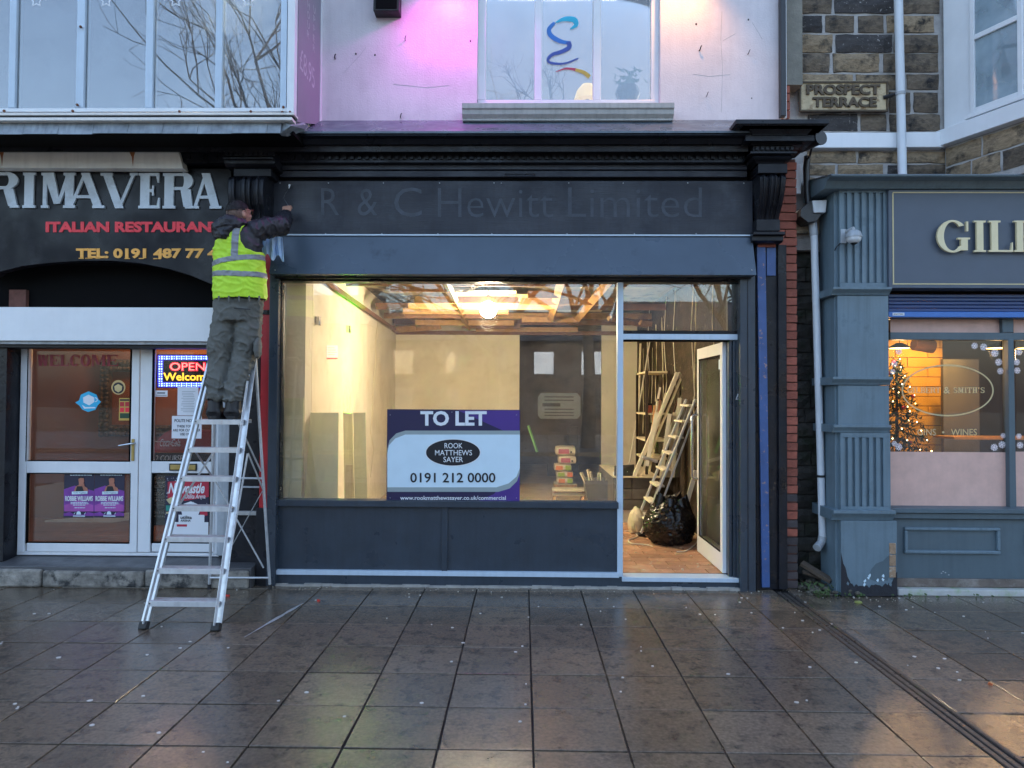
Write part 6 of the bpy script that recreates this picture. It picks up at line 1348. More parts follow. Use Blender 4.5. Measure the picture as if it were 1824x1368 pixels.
for r4 in ((1830, 940, 1990, 945.5), (1830, 981, 1990, 987), (1830, 945.6, 1836, 980.9)): gp('panel_moulding', *r4, -.155, .03, m_blue, .008)
for p4 in ((1680, 1018), (1684, 1020), (1677, 1021), (1690, 1024)): piece(sm, 'paint_fleck', bar_, W(*p4, -.131), sc=(1.3, .4, .9))
m_plst = M('stone_plinth', (.15, .12, .10), .8, .35, 9, .5, 50, dirt=((.30, .27, .24), 6, .52, .7))
x = WX(1596, -.15, 1040)
for l in (1.2, .9, 1.1, 1.2): MB().box(x, min(x + l - .008, XE), -.15, .1, .06, gz(1030.5, -.15)).build('plinth_stone', m_plst, bar_, .008); x += l
MB().box(WX(1600, -.21, 1058), XE, -.21, .1, .0, .058).build('concrete_kerb', M('pale_concrete', (.48, .48, .46), .8, .15, 10, .3, 50, dirt=((.20, .30, .10), 5, .5, .7)), bar_, .01)
# window print
vm_ = thing('window_logo', 'gold oval outline reading GILBERT & SMITH\u2019S on the bar window'.replace('\u2019', "'"), 'sign', W(1688, 742, YN))
YK = YN + .029; mb = MB(); E1, E2 = ell(1688, 695.5, 82, 46, 60), ell(1688, 695.5, 79.6, 43.6, 60)
for i in range(60): j = (i + 1) % 60; fpoly(mb, [E1[i], E1[j], E2[j], E2[i]], YK, 0)
mb.build('oval_line', m_goldln, vm_); mb = MB()
xx = 1616
for ch, wd in (('G', 9), ('I', 5), ('L', 8.5), ('B', 8.5), ('E', 8), ('R', 9.5), ('T', 9)): serif(mb, ch, xx, 690, xx + wd - .8, 700, YK, T=.2, t=.08, sv=.1, sh=.07, thick=.001); xx += wd + .4
mb.build('logo_lettering', m_goldln, vm_); mb = MB(); fit_text(mb, '&', 1681, 689, 1692, 701, YK, bold=.01, thick=.001).build('logo_lettering', m_goldln, vm_); mb = MB(); xx = 1698
for ch, wd in (('S', 8), ('M', 11), ('I', 5), ('T', 8.5), ('H', 9.5), ("'", 4), ('S', 8)): serif(mb, ch, xx, 690, xx + wd - .8, 700, YK, T=.2, t=.08, sv=.1, sh=.07, thick=.001); xx += wd + .4
mb.build('logo_lettering', m_goldln, vm_); text('lettering', 'GINS', 1634, 764, 1667, 775.5, YK, m_goldln, vm_, thick=.001); text('lettering', 'WINES', 1694, 764, 1740, 775.5, YK, m_goldln, vm_, thick=.001); fpoly(MB(), ell(1680, 770, 2, 2, 10), YK).build('bullet', m_goldln, vm_)
# snowflakes
def flake_mesh():
    mb = MB()
    for k in range(6):
        a = k * math.pi / 3; c, s_ = math.cos(a), math.sin(a)
        def P(r_, t): return (c * r_ - s_ * t, 0, s_ * r_ + c * t)
        mb.add([P(.1, -.09), P(.5, -.14), P(1, -.05), P(1, .05), P(.5, .14), P(.1, .09)], [(0, 1, 2, 3, 4, 5)]); mb.add([P(.45, .1), P(.62, .1), P(.85, .42), P(.72, .45)], [(0, 1, 2, 3)]); mb.add([P(.45, -.1), P(.62, -.1), P(.85, -.42), P(.72, -.45)], [(3, 2, 1, 0)])
    mb.add([(.2 * math.cos(i * 1.047), 0, .2 * math.sin(i * 1.047)) for i in range(6)], [(0, 1, 2, 3, 4, 5)])
    me = mb.mesh('snowflake'); me.materials.append(M('flake_white', (.82, .74, .76), .6)); return me
fm = flake_mesh()
for (x, y, r_, l) in ((1736, 616, 6, 'leftmost small snowflake along the top of the bar window'), (1752, 618, 6.5, 'second small snowflake from the left along the top of the bar window'), (1772, 629, 7, 'large snowflake nearest the hanging lamp at top right of the bar window'), (1779, 645, 6.5, 'middle snowflake of the falling group at top right of the bar window'), (1782, 661, 6, 'lowest snowflake of the falling group at top right of the bar window'),
                      (1811, 645, 6, 'upper snowflake just right of the bar window mullion'), (1812, 660, 6, 'second snowflake just right of the bar window mullion'), (1815, 627, 6, 'snowflake by the lamp right of the bar window mullion'), (1787, 776, 5, 'upper snowflake in the low group left of the mullion'), (1785, 792, 6.5, 'low snowflake between two others above the frosted film'), (1771, 797, 6.5, 'low leftmost snowflake just above the frosted film'),
                      (1815, 777, 5, 'upper snowflake low down right of the mullion'), (1817, 793, 6, 'lowest snowflake right of the mullion'), (1593, 648, 6, 'upper snowflake beside the christmas tree at the window edge'), (1590, 662, 5, 'second snowflake down at the left window edge'), (1601, 626, 6, 'faint snowflake under the left pendant lamp'), (1593, 790, 5, 'low snowflake at the left window edge'), (1601, 796, 6.5, 'larger low snowflake in front of the christmas tree')):
    p = W(x, y, YK); o = bpy.data.objects.new('snowflake_sticker', fm); COL.objects.link(o); o.location = p; o.scale = (r_ * .0052,) * 3; o.rotation_euler = (0, R_.uniform(0, 1), 0); tag(o, l, 'sticker', 'snowflake stickers on the bar window')
# inside the bar
m_obr = M('warm_painted_brick', (.60, .33, .06), .7, .1, 4, .1, 30)
struct(box('wall_bar_back', 2.95, 8, 2.6, 2.7, 0, 3.2, M('bar_dark_wall', (.045, .035, .035), .7, .2, 3)))
struct(box('wall_bar_side', 2.95, 3.02, .16, 2.59, 0, 3.2, m_blackd)); struct(box('floor_bar', 2.95, 8, .05, 2.6, .0, .15, m_timberd)); struct(box('ceiling_bar', 2.95, 8, .05, 2.6, 2.9, 3.0, m_blackd))
q0, q1 = W(1500, 630, 2.5), W(1681, 900, 2.5)
ob = struct(MB().box(q0.x, q1.x, 2.51, 2.59, .15, 2.5).build('wall_bar_orange', m_mortard))
z = .15; k = 0
while z < 2.4:
    x = q0.x - (.15 if k % 2 else 0)
    while x < q1.x:
        x2 = min(x + .40, q1.x); 
        if x2 - max(x, q0.x) > .03 and z > .8: MB().box(max(x, q0.x) + .004, x2 - .004, 2.495, 2.52, z + .004, z + .116).build('painted_block', m_obr, ob)
        x += .40
    z += .12; k += 1
tag(MB().pbox(1681, 640, 1745, 905, 2.1, .05).build('grey_door', M('grey_door', (.12, .12, .14), .6)), 'plain grey door panel right of the orange wall inside the bar', 'door')
tag(MB().box(WX(1700, 1.5, 780), WX(2000, 1.5, 780), 1.5, 1.9, W(1740, 783, 1.5).z, W(1740, 779, 1.5).z).build('bar_shelf', m_timber), 'long orange lit wooden shelf edge inside the bar', 'shelf')
tag(MB().tube([W(1628, 612, 1.2), W(1662, 618, 1.2)], .07, 14).build('hanging_sack', m_timberd), 'brown rolled hanging above the tree inside the bar window', 'decoration')
m_pend = EM('pendant_glow', (1, .55, .18), 1.6)
for (x, y, Y, l) in ((1602, 620, .8, 'lit pendant lamp at top left inside the bar window'), (1775, 620, 1.1, 'lit pendant lamp left of the mullion inside the bar window'), (1830, 620, 1.1, 'lit pendant lamp right of the mullion inside the bar window')):
    p = W(x, y, Y); t = thing('pendant_lamp', l, 'lamp', p, 'pendant lamps in the bar window')
    MB().rings([((p.x, p.y, p.z), .10, .10), ((p.x, p.y, p.z + .012), .095, .095), ((p.x, p.y, p.z + .05), .03, .03)], 18).build('shade', m_rubber, t); MB().rings([((p.x, p.y, p.z - .004), .092, .092), ((p.x, p.y, p.z - .001), .092, .092)], 18).build('diffuser', m_pend, t); MB().tube([(p.x, p.y, p.z + .05), (p.x, p.y, 2.9)], .004, 5).build('flex', m_rubber, t)
    l_ = bpy.data.lights.new('pendant_light', 'POINT'); l_.energy = 4; l_.color = (1, .6, .25); l_.shadow_soft_size = .06; o = bpy.data.objects.new('pendant_light', l_); COL.objects.link(o); o.parent = t; o.location = (0, 0, -.06)
# spotlight on the orange wall
sp_ = thing('wall_spotlight', 'orange spotlight high up washing the painted block wall inside the bar', 'lamp', (q0.x + .9, 1.8, 2.75)); MB().rings([((q0.x + .9, 1.8, 2.75), .04, .04), ((q0.x + .9, 1.8, 2.86), .04, .04)], 10).build('lamp_body', m_rubber, sp_)
l_ = bpy.data.lights.new('wall_spot', 'SPOT'); l_.energy = 30; l_.color = (1, .55, .10); l_.spot_size = rad(85); l_.spot_blend = .8; l_.shadow_soft_size = .05; o = bpy.data.objects.new('wall_spot', l_); COL.objects.link(o); o.parent = sp_; o.location = (0, 0, -.03); o.rotation_euler = Vector((-.1, .6, -1)).to_track_quat('-Z', 'Y').to_euler()
# christmas tree
ct = thing('christmas_tree', 'lit christmas tree with warm lights and red baubles in the left of the bar window', 'tree', (WX(1606, 1.0, 800), 1.0, .15))
tx, tyy = WX(1598, 1.0, 800), 1.0; tz0, tz1 = .55, W(1598, 640, 1.0).z; m_need = M('fir_needles', (.018, .05, .022), .7, .3, 20)
MB().tube([(tx, tyy, .15), (tx, tyy, tz1)], [.03, .008], 8).build('trunk', m_timberd, ct)
nb, lts, bbs = MB(), MB(), MB(); rr = random.Random(21)
for k in range(150):
    t = (k + .5) / 150; z = tz0 + (tz1 - tz0) * t; R1 = .62 * (1 - t) + .03; a = k * 2.39996; d = Vector((math.cos(a), math.sin(a), -.18)); L1 = R1 * rr.uniform(.8, 1.1)
    for i in range(int(12 + L1 * 150)):
        s_ = rr.uniform(.1, 1) * L1; c = Vector((tx, tyy, z)) + d * s_; dv = Vector((d.x + rr.gauss(0, .8), d.y + rr.gauss(0, .8), rr.gauss(0, .5))).normalized() * rr.uniform(.03, .08); sd = dv.cross(Vector((0, 0, 1))).normalized() * .011
        nb.add([c - sd, c + sd, c + dv], [(0, 1, 2)])
    if k % 2:
        c = Vector((tx, tyy, z)) + d * L1 * rr.uniform(.6, 1.02); lts.ball(c + Vector((0, -.01, .01)), .0065, 6, 4)
    if k % 11 == 5: bbs.ball(Vector((tx, tyy, z)) + d * L1 * .95, .022, 8, 6)
stuff(nb.build('needles', m_need, ct)); stuff(lts.build('fairy_lights', EM('fairy_glow', (1, .62, .26), 5), ct)); bbs.build('baubles', m_red, ct)
# ================================================================ ALLEY, PIPES, CAMERA
for j in range(26):
    z = .02 + j * .13; x = 2.46
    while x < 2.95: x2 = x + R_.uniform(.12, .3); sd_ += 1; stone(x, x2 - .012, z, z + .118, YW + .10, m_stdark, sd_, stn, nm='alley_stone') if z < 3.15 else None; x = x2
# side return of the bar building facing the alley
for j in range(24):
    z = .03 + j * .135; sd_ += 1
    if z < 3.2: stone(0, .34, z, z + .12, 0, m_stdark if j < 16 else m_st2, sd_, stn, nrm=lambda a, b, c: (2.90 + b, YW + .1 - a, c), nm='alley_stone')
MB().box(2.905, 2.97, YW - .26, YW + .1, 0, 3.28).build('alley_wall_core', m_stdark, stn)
def pipe(name, pts, r_, m, label, n=14, sm1=True): return tag(MB().tube(pts, r_, n).build(name, m, None, 0, sm1), label, 'pipe')
dp = thing('grey_downpipe', 'pale grey downpipe with a kicked out shoe hanging in the alley gap', 'pipe', W(1463, 975, .02))
P_ = [W(1447, 392, -.0), W(1450, 420, -.0), W(1461, 800, .0), W(1465, 955, .0), W(1463, 966, -.0), W(1455, 976, -.05)]
MB().tube([P_[0], P_[1]], .036, 14).build('pipe_socket', m_pipeg, dp, smooth=True); MB().tube(P_[1:5], .031, 14).build('pipe', m_pipew, dp, smooth=True); MB().tube(P_[4:], [.033, .036], 14).build('pipe_shoe', m_pipeg, dp, smooth=True); MB().tube([P_[3], P_[4]], .0345, 14).build('pipe_collar', m_pipeg, dp, smooth=True)
c = W(1462, 846, .0); MB().tube([c, c - Vector((0, 0, .02))], .036, 14).build('pipe_clip', m_rubber, dp)
hp = thing('rainwater_hopper', 'rainwater hopper, pale front and black body, between the brick pier and the bar front', 'hopper', W(1455, 390, -.05))
MB().prism([(W(x, y, -.10).x, W(x, y, -.10).z) for x, y in ((1447, 357), (1473, 356), (1471, 378), (1450, 379))], -.10, -.02).build('hopper_front', m_pipew, hp, .004)
MB().prism([(W(x, y, -.09).x, W(x, y, -.09).z) for x, y in ((1427, 372), (1446, 356), (1449, 380), (1466, 380), (1455, 394), (1440, 396), (1426, 385))], -.085, .08).build('hopper_body', m_pipeb, hp, .004)
P_ = [W(1438, 278, -.02), W(1436, 300, -.01), W(1438, 345, 0), W(1441, 372, -.02)]
pipe('black_downpipe', P_, .028, m_pipeb, 'round black downpipe dropping from the cornice end into the hopper')
gt = thing('gutter_end', 'black half round gutter end under the right tip of the cornice', 'gutter', W(1455, 250, -.3))
MB().tube([W(1426, 262, -.15), W(1461, 246, -.36)], .052, 14).build('gutter', m_pipeb, gt, smooth=True); MB().tube([W(1461, 246, -.36), W(1463, 245, -.372)], .060, 16).build('gutter_cap', m_pipeb, gt); MB().tube([W(1446, 262, -.2), W(1443, 276, -.12), W(1439, 282, -.05)], .010, 6).build('bracket', m_rubber, gt)
tag(MB().pbox(1417, 292, 1427, 345, .06, .03).build('white_fascia_end', m_white, None, .003), 'white board end between the brick pier and the black pipe', 'board')
cv = thing('dome_camera', 'white and grey dome security camera on the fluted blue pilaster', 'camera', W(1521, 428, YG1 - .1))
c = W(1521, 421, YG1 - .11); 
MB().pbox(1498, 408, 1508, 433, YG1 - .012, .012).build('camera_plate', m_pipeg, cv, .003); MB().tube([(W(1503, 420, 0).x - .02, YG1 - .01, c.z + .01), (c.x - .03, YG1 - .07, c.z + .05), (c.x, YG1 - .11, c.z + .055)], [.022, .026, .03], 10).build('camera_arm', m_pipeg, cv, smooth=True)
MB().rings([(c + Vector((0, 0, .05)), .03, .03), (c + Vector((0, 0, .035)), .052, .052), (c + Vector((0, 0, .0)), .064, .064), (c + Vector((0, 0, -.01)), .064, .064)], 20).build('camera_hood', m_pipeg, cv, smooth=True)
MB().ball(c + Vector((0, 0, -.018)), (.058, .058, .045), 20, 12).build('camera_ring', m_pipew, cv, smooth=True); MB().ball(c + Vector((0, 0, -.036)), (.036, .036, .036), 16, 10).build('camera_dome', m_rubber, cv, smooth=True)
tag(MB().tube([W(1497, 433, YG1 - .006), W(1490, 440, YG1 - .0), W(1486, 447, YG1 + .05), W(1484, 460, YG1 + .1), W(1483, 470, YG1 + .1)], .0045, 5).build('camera_cable', m_rubber), 'black cable running from the dome camera round the pilaster edge', 'cable')
MB().pbox(1480, 440, 1484, 467, YG1 + .09, .02)
# debris and weeds in the gap
db = MB(); rr = random.Random(31)
for k in range(90): c = Vector((rr.uniform(2.42, 2.9), rr.uniform(-.26, .2), rr.uniform(0, .05))); s_ = rr.uniform(.008, .035); db.ball(c, (s_ * rr.uniform(.7, 1.5), s_, s_ * .6), 6, 4)
tag(stuff(db.build('rubble', M('alley_rubble', (.09, .08, .06), .9, .7, 30))), 'small rubble and silt filling the foot of the alley gap', 'rubble')
tag(MB().beam(W(1428, 1003, .05), W(1481, 1035, -.12), .06, .03).build('broken_timber', M('wet_timber', (.10, .075, .055), .6, .3, 12)), 'broken wet timber lying across the foot of the alley gap', 'timber')
tag(MB().beam(W(1430, 1018, .0), W(1462, 1030, .0), .03, .02).build('broken_timber', bpy.data.materials['wet_timber']), 'thinner broken timber under the larger one in the alley gap', 'timber')
wd_ = MB()
for k in range(70):
    c = Vector((rr.uniform(2.43, 2.86), rr.uniform(-.3, .1), .0)); h = rr.uniform(.02, .07)
    if rr.random() < .35: c = Vector((rr.uniform(2.6, 4.6), -.235 - rr.uniform(0, .04), 0)); h *= .5
    for i in range(4): d = Vector((rr.gauss(0, .5), rr.gauss(0, .5), 1)).normalized() * h; s_ = Vector((.004, .003, 0)); wd_.add([c - s_, c + s_, c + d], [(0, 1, 2)]); wd_.add([c + d * .8, c + d + Vector((.012, 0, .003)), c + d + Vector((0, .01, .01))], [(0, 1, 2)])
tag(stuff(wd_.build('weeds', M('weed_green', (.05, .09, .02), .7, .3, 20))), 'low green weeds in the alley gap and along the bar plinth', 'weeds')
# ================================================================ OUTDOOR STEPLADDER
lad = thing('stepladder', 'paint marked aluminium stepladder standing on the wet slabs in front of the white doors', 'ladder', (-2.43, -.75, 0))
def FL(z): return Vector((-2.70 + z * .0805, -1.245 + z * .34, z))
def FR(z): return Vector((-2.158 - z * .0185, -1.265 + z * .35, z))
RLt, RRt = Vector((-2.53, -.52, 1.97)), Vector((-2.205, -.51, 1.97)); RLb, RRb = Vector((-2.698, -.20, 0)), Vector((-2.179, -.185, 0))
fd = (FL(2) - FL(0)).normalized(); fn = fd.cross(Vector((1, 0, 0))).normalized()
def chan_rail(a, b, inward):                                   # C-section rail: web plus two flanges
    mb = MB(); d = (b - a).normalized(); n_ = d.cross(Vector((1, 0, 0))).normalized(); s_ = Vector((inward, 0, 0))
    mb.beam(a, b, .004, .062, side=s_)
    for k in (-1, 1): mb.beam(a + n_ * k * .031 + s_ * .012, b + n_ * k * .031 + s_ * .012, .026, .0035, side=s_)
    return mb
chan_rail(FL(.03), FL(2.04), 1).build('front_rail', m_alum, lad, .001); chan_rail(FR(.03), FR(2.04), -1).build('front_rail', m_alum, lad, .001)
for a in (FL(0), FR(0)): MB().beam(a + Vector((.008 if a.x < -2.4 else -.008, -.012, 0)), a + Vector((.008 if a.x < -2.4 else -.008, .012, .05)), .036, .072, side=(1, 0, 0)).build('rubber_foot', m_rubber, lad, .005)
SZ = [WZ(1072, -1.19, 331) + .0, 0, 0, 0, 0, 0, 0]
SZ = [.185 + k * .2145 for k in range(7)]
for k, z in enumerate(SZ):
    a, b = FL(z), FR(z); x0, x1 = a.x + .004, b.x - .004; y0 = (a.y + b.y) / 2 - .028; dpt = .10 if k < 6 else .16
    MB().box(x0, x1, y0 + .002, y0 + dpt, z, z + .004).build('tread', m_alumt, lad, .001)
    MB().box(x0, x1, y0, y0 + .003, z - .034, z + .0045).build('tread_nosing', m_alum, lad, .001)
    MB().box(x0, x1, y0 + dpt - .003, y0 + dpt, z - .025, z - .0005).build('tread_back', m_alum, lad)
    for x in (x0 + .012, x1 - .012): MB().ball((x, y0 - .001, z - .012), (.005, .003, .005), 8, 5).build('rivet', m_rubber, lad)
MB().tube([RLt, RLb + Vector((0, 0, .03))], .0125, 10).build('rear_leg', m_alum, lad, smooth=True); MB().tube([RRt, RRb + Vector((0, 0, .03))], .0125, 10).build('rear_leg', m_alum, lad, smooth=True)
for q_ in (RLb, RRb): MB().tube([q_ + Vector((0, 0, 0)), q_ + Vector((0, 0, .04))], .016, 10).build('rubber_foot', m_rubber, lad)
def RL(z): return RLb.lerp(RLt, z / 1.97)
def RR(z): return RRb.lerp(RRt, z / 1.97)
for z in (.10, .97): MB().tube([RL(z), RR(z)], .0095, 8).build('rear_crossbar', m_alum, lad, smooth=True)
def rod(a, b): MB().beam(a, b, .016, .004, side=(0, 1, 0)).build('brace', m_alum, lad, .001)
mid = Vector((-2.215, -.62, 1.20))
rod(FR(1.44) + Vector((-.06, .03, 0)), RR(1.03) + Vector((-.012, 0, 0))); rod(mid, FR(.52) + Vector((0, .05, 0))); rod(mid + Vector((0, .01, 0)), RR(.86)); rod(RR(.86) + Vector((-.012, 0, 0)), RL(.18) + Vector((.08, 0, 0)))
rod(RL(1.22) + Vector((.02, 0, 0)), FL(.80) + Vector((.01, .03, 0))); rod(FL(1.25) + Vector((.02, .04, 0)), RL(.98)); rod(RL(.99), RL(.99).lerp(RR(.1), .9))
MB().beam(FL(2.03) + Vector((-.01, .05, 0)), FR(2.03) + Vector((.01, .05, 0)), .05, .02, side=(0, 1, 0)).build('top_hinge', m_alum, lad, .003)
# ================================================================ PERSON
def remeshed(mb, name, vox, mat, parent, disp=None, smooth_it=2):
    me = mb.mesh('tmp'); bm = bmesh.new(); bm.from_mesh(me); bmesh.ops.recalc_face_normals(bm, faces=bm.faces); bm.to_mesh(me); bm.free()
    o = bpy.data.objects.new('tmp', me); COL.objects.link(o); m = o.modifiers.new('r', 'REMESH'); m.mode = 'VOXEL'; m.voxel_size = vox
    s_ = o.modifiers.new('s', 'SMOOTH'); s_.iterations = smooth_it; s_.factor = .5
    bpy.context.view_layer.update(); m2 = bpy.data.meshes.new_from_object(o.evaluated_get(bpy.context.evaluated_depsgraph_get())); bpy.data.objects.remove(o); bpy.data.meshes.remove(me)
    if disp:
        nrm_ = [v.normal.copy() for v in m2.vertices]
        for v, n_ in zip(m2.vertices, nrm_): v.co += n_ * disp(v.co)
    off = ORG[parent.name]
    for v in m2.vertices: v.co -= off
    m2.name = name; o = bpy.data.objects.new(name, m2); COL.objects.link(o); o.parent = parent; ORG[o.name] = off; m2.materials.clear(); m2.materials.append(mat)
    for p in m2.polygons: p.use_smooth = True
    return o
YPn = -.66; PX = 1 / 224.0
def Q(px, py, Y=YPn): return W(px, py, Y)
ZT = SZ[6] + .005
man = thing('person', 'person in yellow hi-vis vest, black padded jacket and grey trousers cleaning from the stepladder', 'person', (Q(415, 740).x, -.66, ZT))
m_skin = M('skin', (.42, .22, .155), .5, .08, 14, .05, 80); m_hair = M('short_dark_hair', (.012, .010, .010), .75, .4, 60, .8, 160); m_jkt = M('black_padded_jacket', (.013, .012, .018), .52, .2, 14, .15, 60); m_trs = M('grey_work_trousers', (.115, .115, .102), .85, .18, 9, .25, 120)
m_vest = M('hivis_yellow', (.48, .76, .03), .6, .07, 9, .15, 140); m_refl = M('reflective_grey', (.22, .23, .25), .4, .1, 16, .1, 200); m_boot = M('black_work_boot', (.014, .014, .016), .5, .3, 18, .2, 80)
hd_c = Q(425, 381, -.60); fdir = Vector((.50, .80, .22)).normalized(); sdir = fdir.cross(Vector((0, 0, 1))).normalized(); udir = sdir.cross(fdir).normalized()
HR = Matrix((sdir, fdir, udir)).transposed()
def H(a, b, c): return hd_c + sdir * a + fdir * b + udir * c
body = MB()
body.ball(hd_c, (.076, .095, .098), 22, 16, HR); body.ball(H(0, .03, -.05), (.058, .07, .065), 16, 12, HR)      # skull, jaw
body.ball(H(0, .105, -.012), (.012, .020, .018), 8, 6, HR); body.ball(H(0, .092, .02), (.05, .02, .012), 10, 6, HR); body.ball(H(0, .088, -.052), (.026, .014, .010), 8, 6, HR); body.ball(H(0, .08, -.085), (.028, .022, .02), 8, 6, HR)
for s_ in (-1, 1):
    body.ball(H(.078 * s_, -.005, -.012), (.009, .019, .030), 10, 8, HR); body.ball(H(.034 * s_, .085, .004), (.013, .008, .006), 8, 6, HR); body.ball(H(.045 * s_, .065, -.03), (.02, .02, .02), 8, 6, HR)
body.tube([Q(425, 396, -.64), Q(426, 412, -.66)], [.056, .060], 14)
def leg(L4): return [(Q(x, y, Y)) for x, y, w_, Y in L4]
Lg = [(403, 566, 46, -.62), (397, 596, 45, -.63), (394, 616, 44, -.64), (390, 645, 39, -.64), (386, 685, 35, -.69), (386, 712, 33, -.71)]
Rg = [(444, 566, 46, -.61), (442, 596, 46, -.62), (440, 612, 45, -.62), (433, 640, 40, -.62), (424, 672, 36, -.67), (417, 700, 34, -.70), (416, 717, 32, -.71)]
for Lx in (Lg, Rg): body.tube(leg(Lx), [w_ * PX * .38 for x, y, w_, Y in Lx], 14)
def trs(rows_, sc=1.0): return [(Q(c, y, Y), w_ / 2 * PX * sc, d_ / 2 * PX * sc) for c, y, w_, d_, Y in rows_]
TR = [(424, 572, 84, 58, -.62), (424, 548, 86, 60, -.62), (426, 528, 84, 56, -.63), (427, 500, 82, 56, -.63), (427, 470, 82, 58, -.64), (426, 440, 82, 60, -.64), (424, 420, 76, 56, -.65), (424, 408, 54, 44, -.655), (425, 400, 34, 32, -.65)]
body.rings(trs(TR, .84), 22)
SH_R, EL_R, WR_R = Q(450, 413, -.65), Q(502, 401, -.52), Q(510, 381, -.30)
SH_L, EL_L, WR_L = Q(398, 415, -.62), Q(412, 455, -.36), Q(470, 436, -.34)
body.tube([SH_R, EL_R, WR_R], [.05, .042, .028], 12); body.tube([SH_L, EL_L, WR_L], [.05, .042, .028], 12)
def hand(mb, wr, d, side, n_curl, flip=1):
    """palm, four curled fingers of unequal length and a thumb closing against them"""
    d = d.normalized(); side = (side - d * side.dot(d)).normalized(); nn = d.cross(side).normalized() * flip
    pc = wr + d * .05; mb.tube([wr, wr + d * .03, wr + d * .075, wr + d * .092], [(.026, .02), (.034, .019), (.042, .017), (.038, .013)], 12)
    for i, (o_, l) in enumerate(((-.029, .062), (-.010, .070), (.010, .066), (.028, .052))):
        b_ = wr + d * .085 + side * o_; p1_ = b_ + d * l * .40 + nn * .008; p2_ = p1_ + d * l * .12 + nn * l * .38; p3_ = p2_ - d * l * .28 + nn * l * .16
        mb.tube([b_ - d * .02, b_, p1_, p2_, p3_], [.0095, .0095, .009, .0085, .007], 8)
    t0 = wr + d * .03 - side * .030; mb.tube([t0, t0 - side * .022 + d * .025 + nn * .012, t0 - side * .012 + d * .050 + nn * .028, t0 + side * .008 + d * .058 + nn * .036], [.013, .011, .010, .008], 8)
    return wr + d * .085 + nn * .026
hR = hand(body, WR_R, Vector((-.06, .25, .35)), Vector((1, -.1, .1)), 0, 1); hL = hand(body, WR_L, Vector((.6, .3, .1)), Vector((0, .2, -1)), 0, 1)
remeshed(body, 'body', .0062, m_skin, man, None, 2)
# hair cap: skull shell above the fade line
hr = MB().ball(H(0, -.004, .006), (.0795, .0985, .0975), 40, 26, HR); ho = hr.build('hair', m_hair, man, smooth=True)
bm = bmesh.new(); bm.from_mesh(ho.data); oo = ORG[ho.name]
cut = [f_ for f_ in bm.faces if ((f_.calc_center_median() + oo - hd_c).dot(udir) < .026 + .012 * noise.noise((f_.calc_center_median() + oo) * 55) + .30 * max(0, (f_.calc_center_median() + oo - hd_c).dot(fdir)) or (f_.calc_center_median() + oo - hd_c).dot(fdir) > .078)]
bmesh.ops.delete(bm, geom=cut, context='FACES')
for v in bm.verts: v.co += v.normal * (.004 + .006 * noise.noise(v.co * 60))
bm.to_mesh(ho.data); bm.free()
tf = MB(); rr = random.Random(6)
for k in range(2600):
    a_, b_ = rr.uniform(0, 6.283), rr.uniform(0, 1.5); d_ = Vector((math.sin(b_) * math.cos(a_), math.sin(b_) * math.sin(a_), math.cos(b_)))
    if d_.z * .0975 < .032 + .35 * max(0, d_.y * .0985) - .004 * rr.random() or d_.y * .0985 > .08: continue
    c_ = H(d_.x * .0795, -.004 + d_.y * .0985, .006 + d_.z * .0975); o_ = (sdir * d_.x + fdir * (d_.y + .5) + udir * d_.z + Vector((rr.gauss(0, .4), rr.gauss(0, .4), rr.gauss(0, .4)))).normalized() * rr.uniform(.008, .016); s_ = o_.cross(udir).normalized() * .0012
    tf.add([c_ - s_, c_ + s_, c_ + o_], [(0, 1, 2)])
stuff(tf.build('hair_tufts', m_hair, man))
fo = MB().ball(H(0, -.004, .002), (.0785, .0965, .094), 30, 20, HR).build('hair_fade', M('cropped_hair', (.13, .08, .062), .8, .5, 60, .3, 200), man, smooth=True)
bm = bmesh.new(); bm.from_mesh(fo.data); oo = ORG[fo.name]
bmesh.ops.delete(bm, geom=[f_ for f_ in bm.faces if not (-.05 < (f_.calc_center_median() + oo - hd_c).dot(udir) < .035 and (f_.calc_center_median() + oo - hd_c).dot(fdir) < .015)], context='FACES'); bm.to_mesh(fo.data); bm.free()
gls = MB(); gls.tube([H(.082, -.012, .004), H(.084, .02, .016), H(.080, .085, .018)], .0028, 6); gls.tube([H(-.082, -.012, .004), H(-.084, .02, .016), H(-.080, .085, .018)], .0028, 6)
for s_ in (-1, 1): gls.tube([H(.034 * s_ + .026 * math.cos(a * .785), .108 - abs(.034 * s_ + .026 * math.cos(a * .785)) * .2, .008 + .018 * math.sin(a * .785)) for a in range(9)], .0022, 5)
gls.build('glasses', M('amber_frame', (.14, .07, .02), .35), man)
# clothing
def fold(sx, sz, amp, extra=None):
    def f_(c):
        n1 = noise.noise(Vector((c.x * sx, c.y * sx, c.z * sz + c.x * 3))); n2 = noise.noise(Vector((c.x * sx * 2.3 + 7, c.y * sx * 2, c.z * sz * 2.1)))
        n3 = noise.noise(Vector((c.x * sx * 1.6 + c.z * 9, c.y * sx, c.z * sz * .6 - c.x * 9)))
        r_ = (max(0, 1 - abs(n1) * 4.5) ** 1.5 * 1.1 + max(0, 1 - abs(n3) * 5) * .7 - .4) * amp + n2 * amp * .35
        return r_ * (extra(c) if extra else 1)
    return f_
tb = MB(); tb.rings(trs([(424, 574, 82, 60, -.62), (424, 560, 87, 62, -.62), (425, 540, 87, 60, -.62), (426, 526, 84, 58, -.63), (426, 522, 80, 54, -.63)], 1), 24)
for Lx in (Lg, Rg): tb.tube(leg(Lx), [(w_ * PX * .5, w_ * PX * .5 * 1.05) for x, y, w_, Y in Lx], 18)
zank = Q(386, 690).z
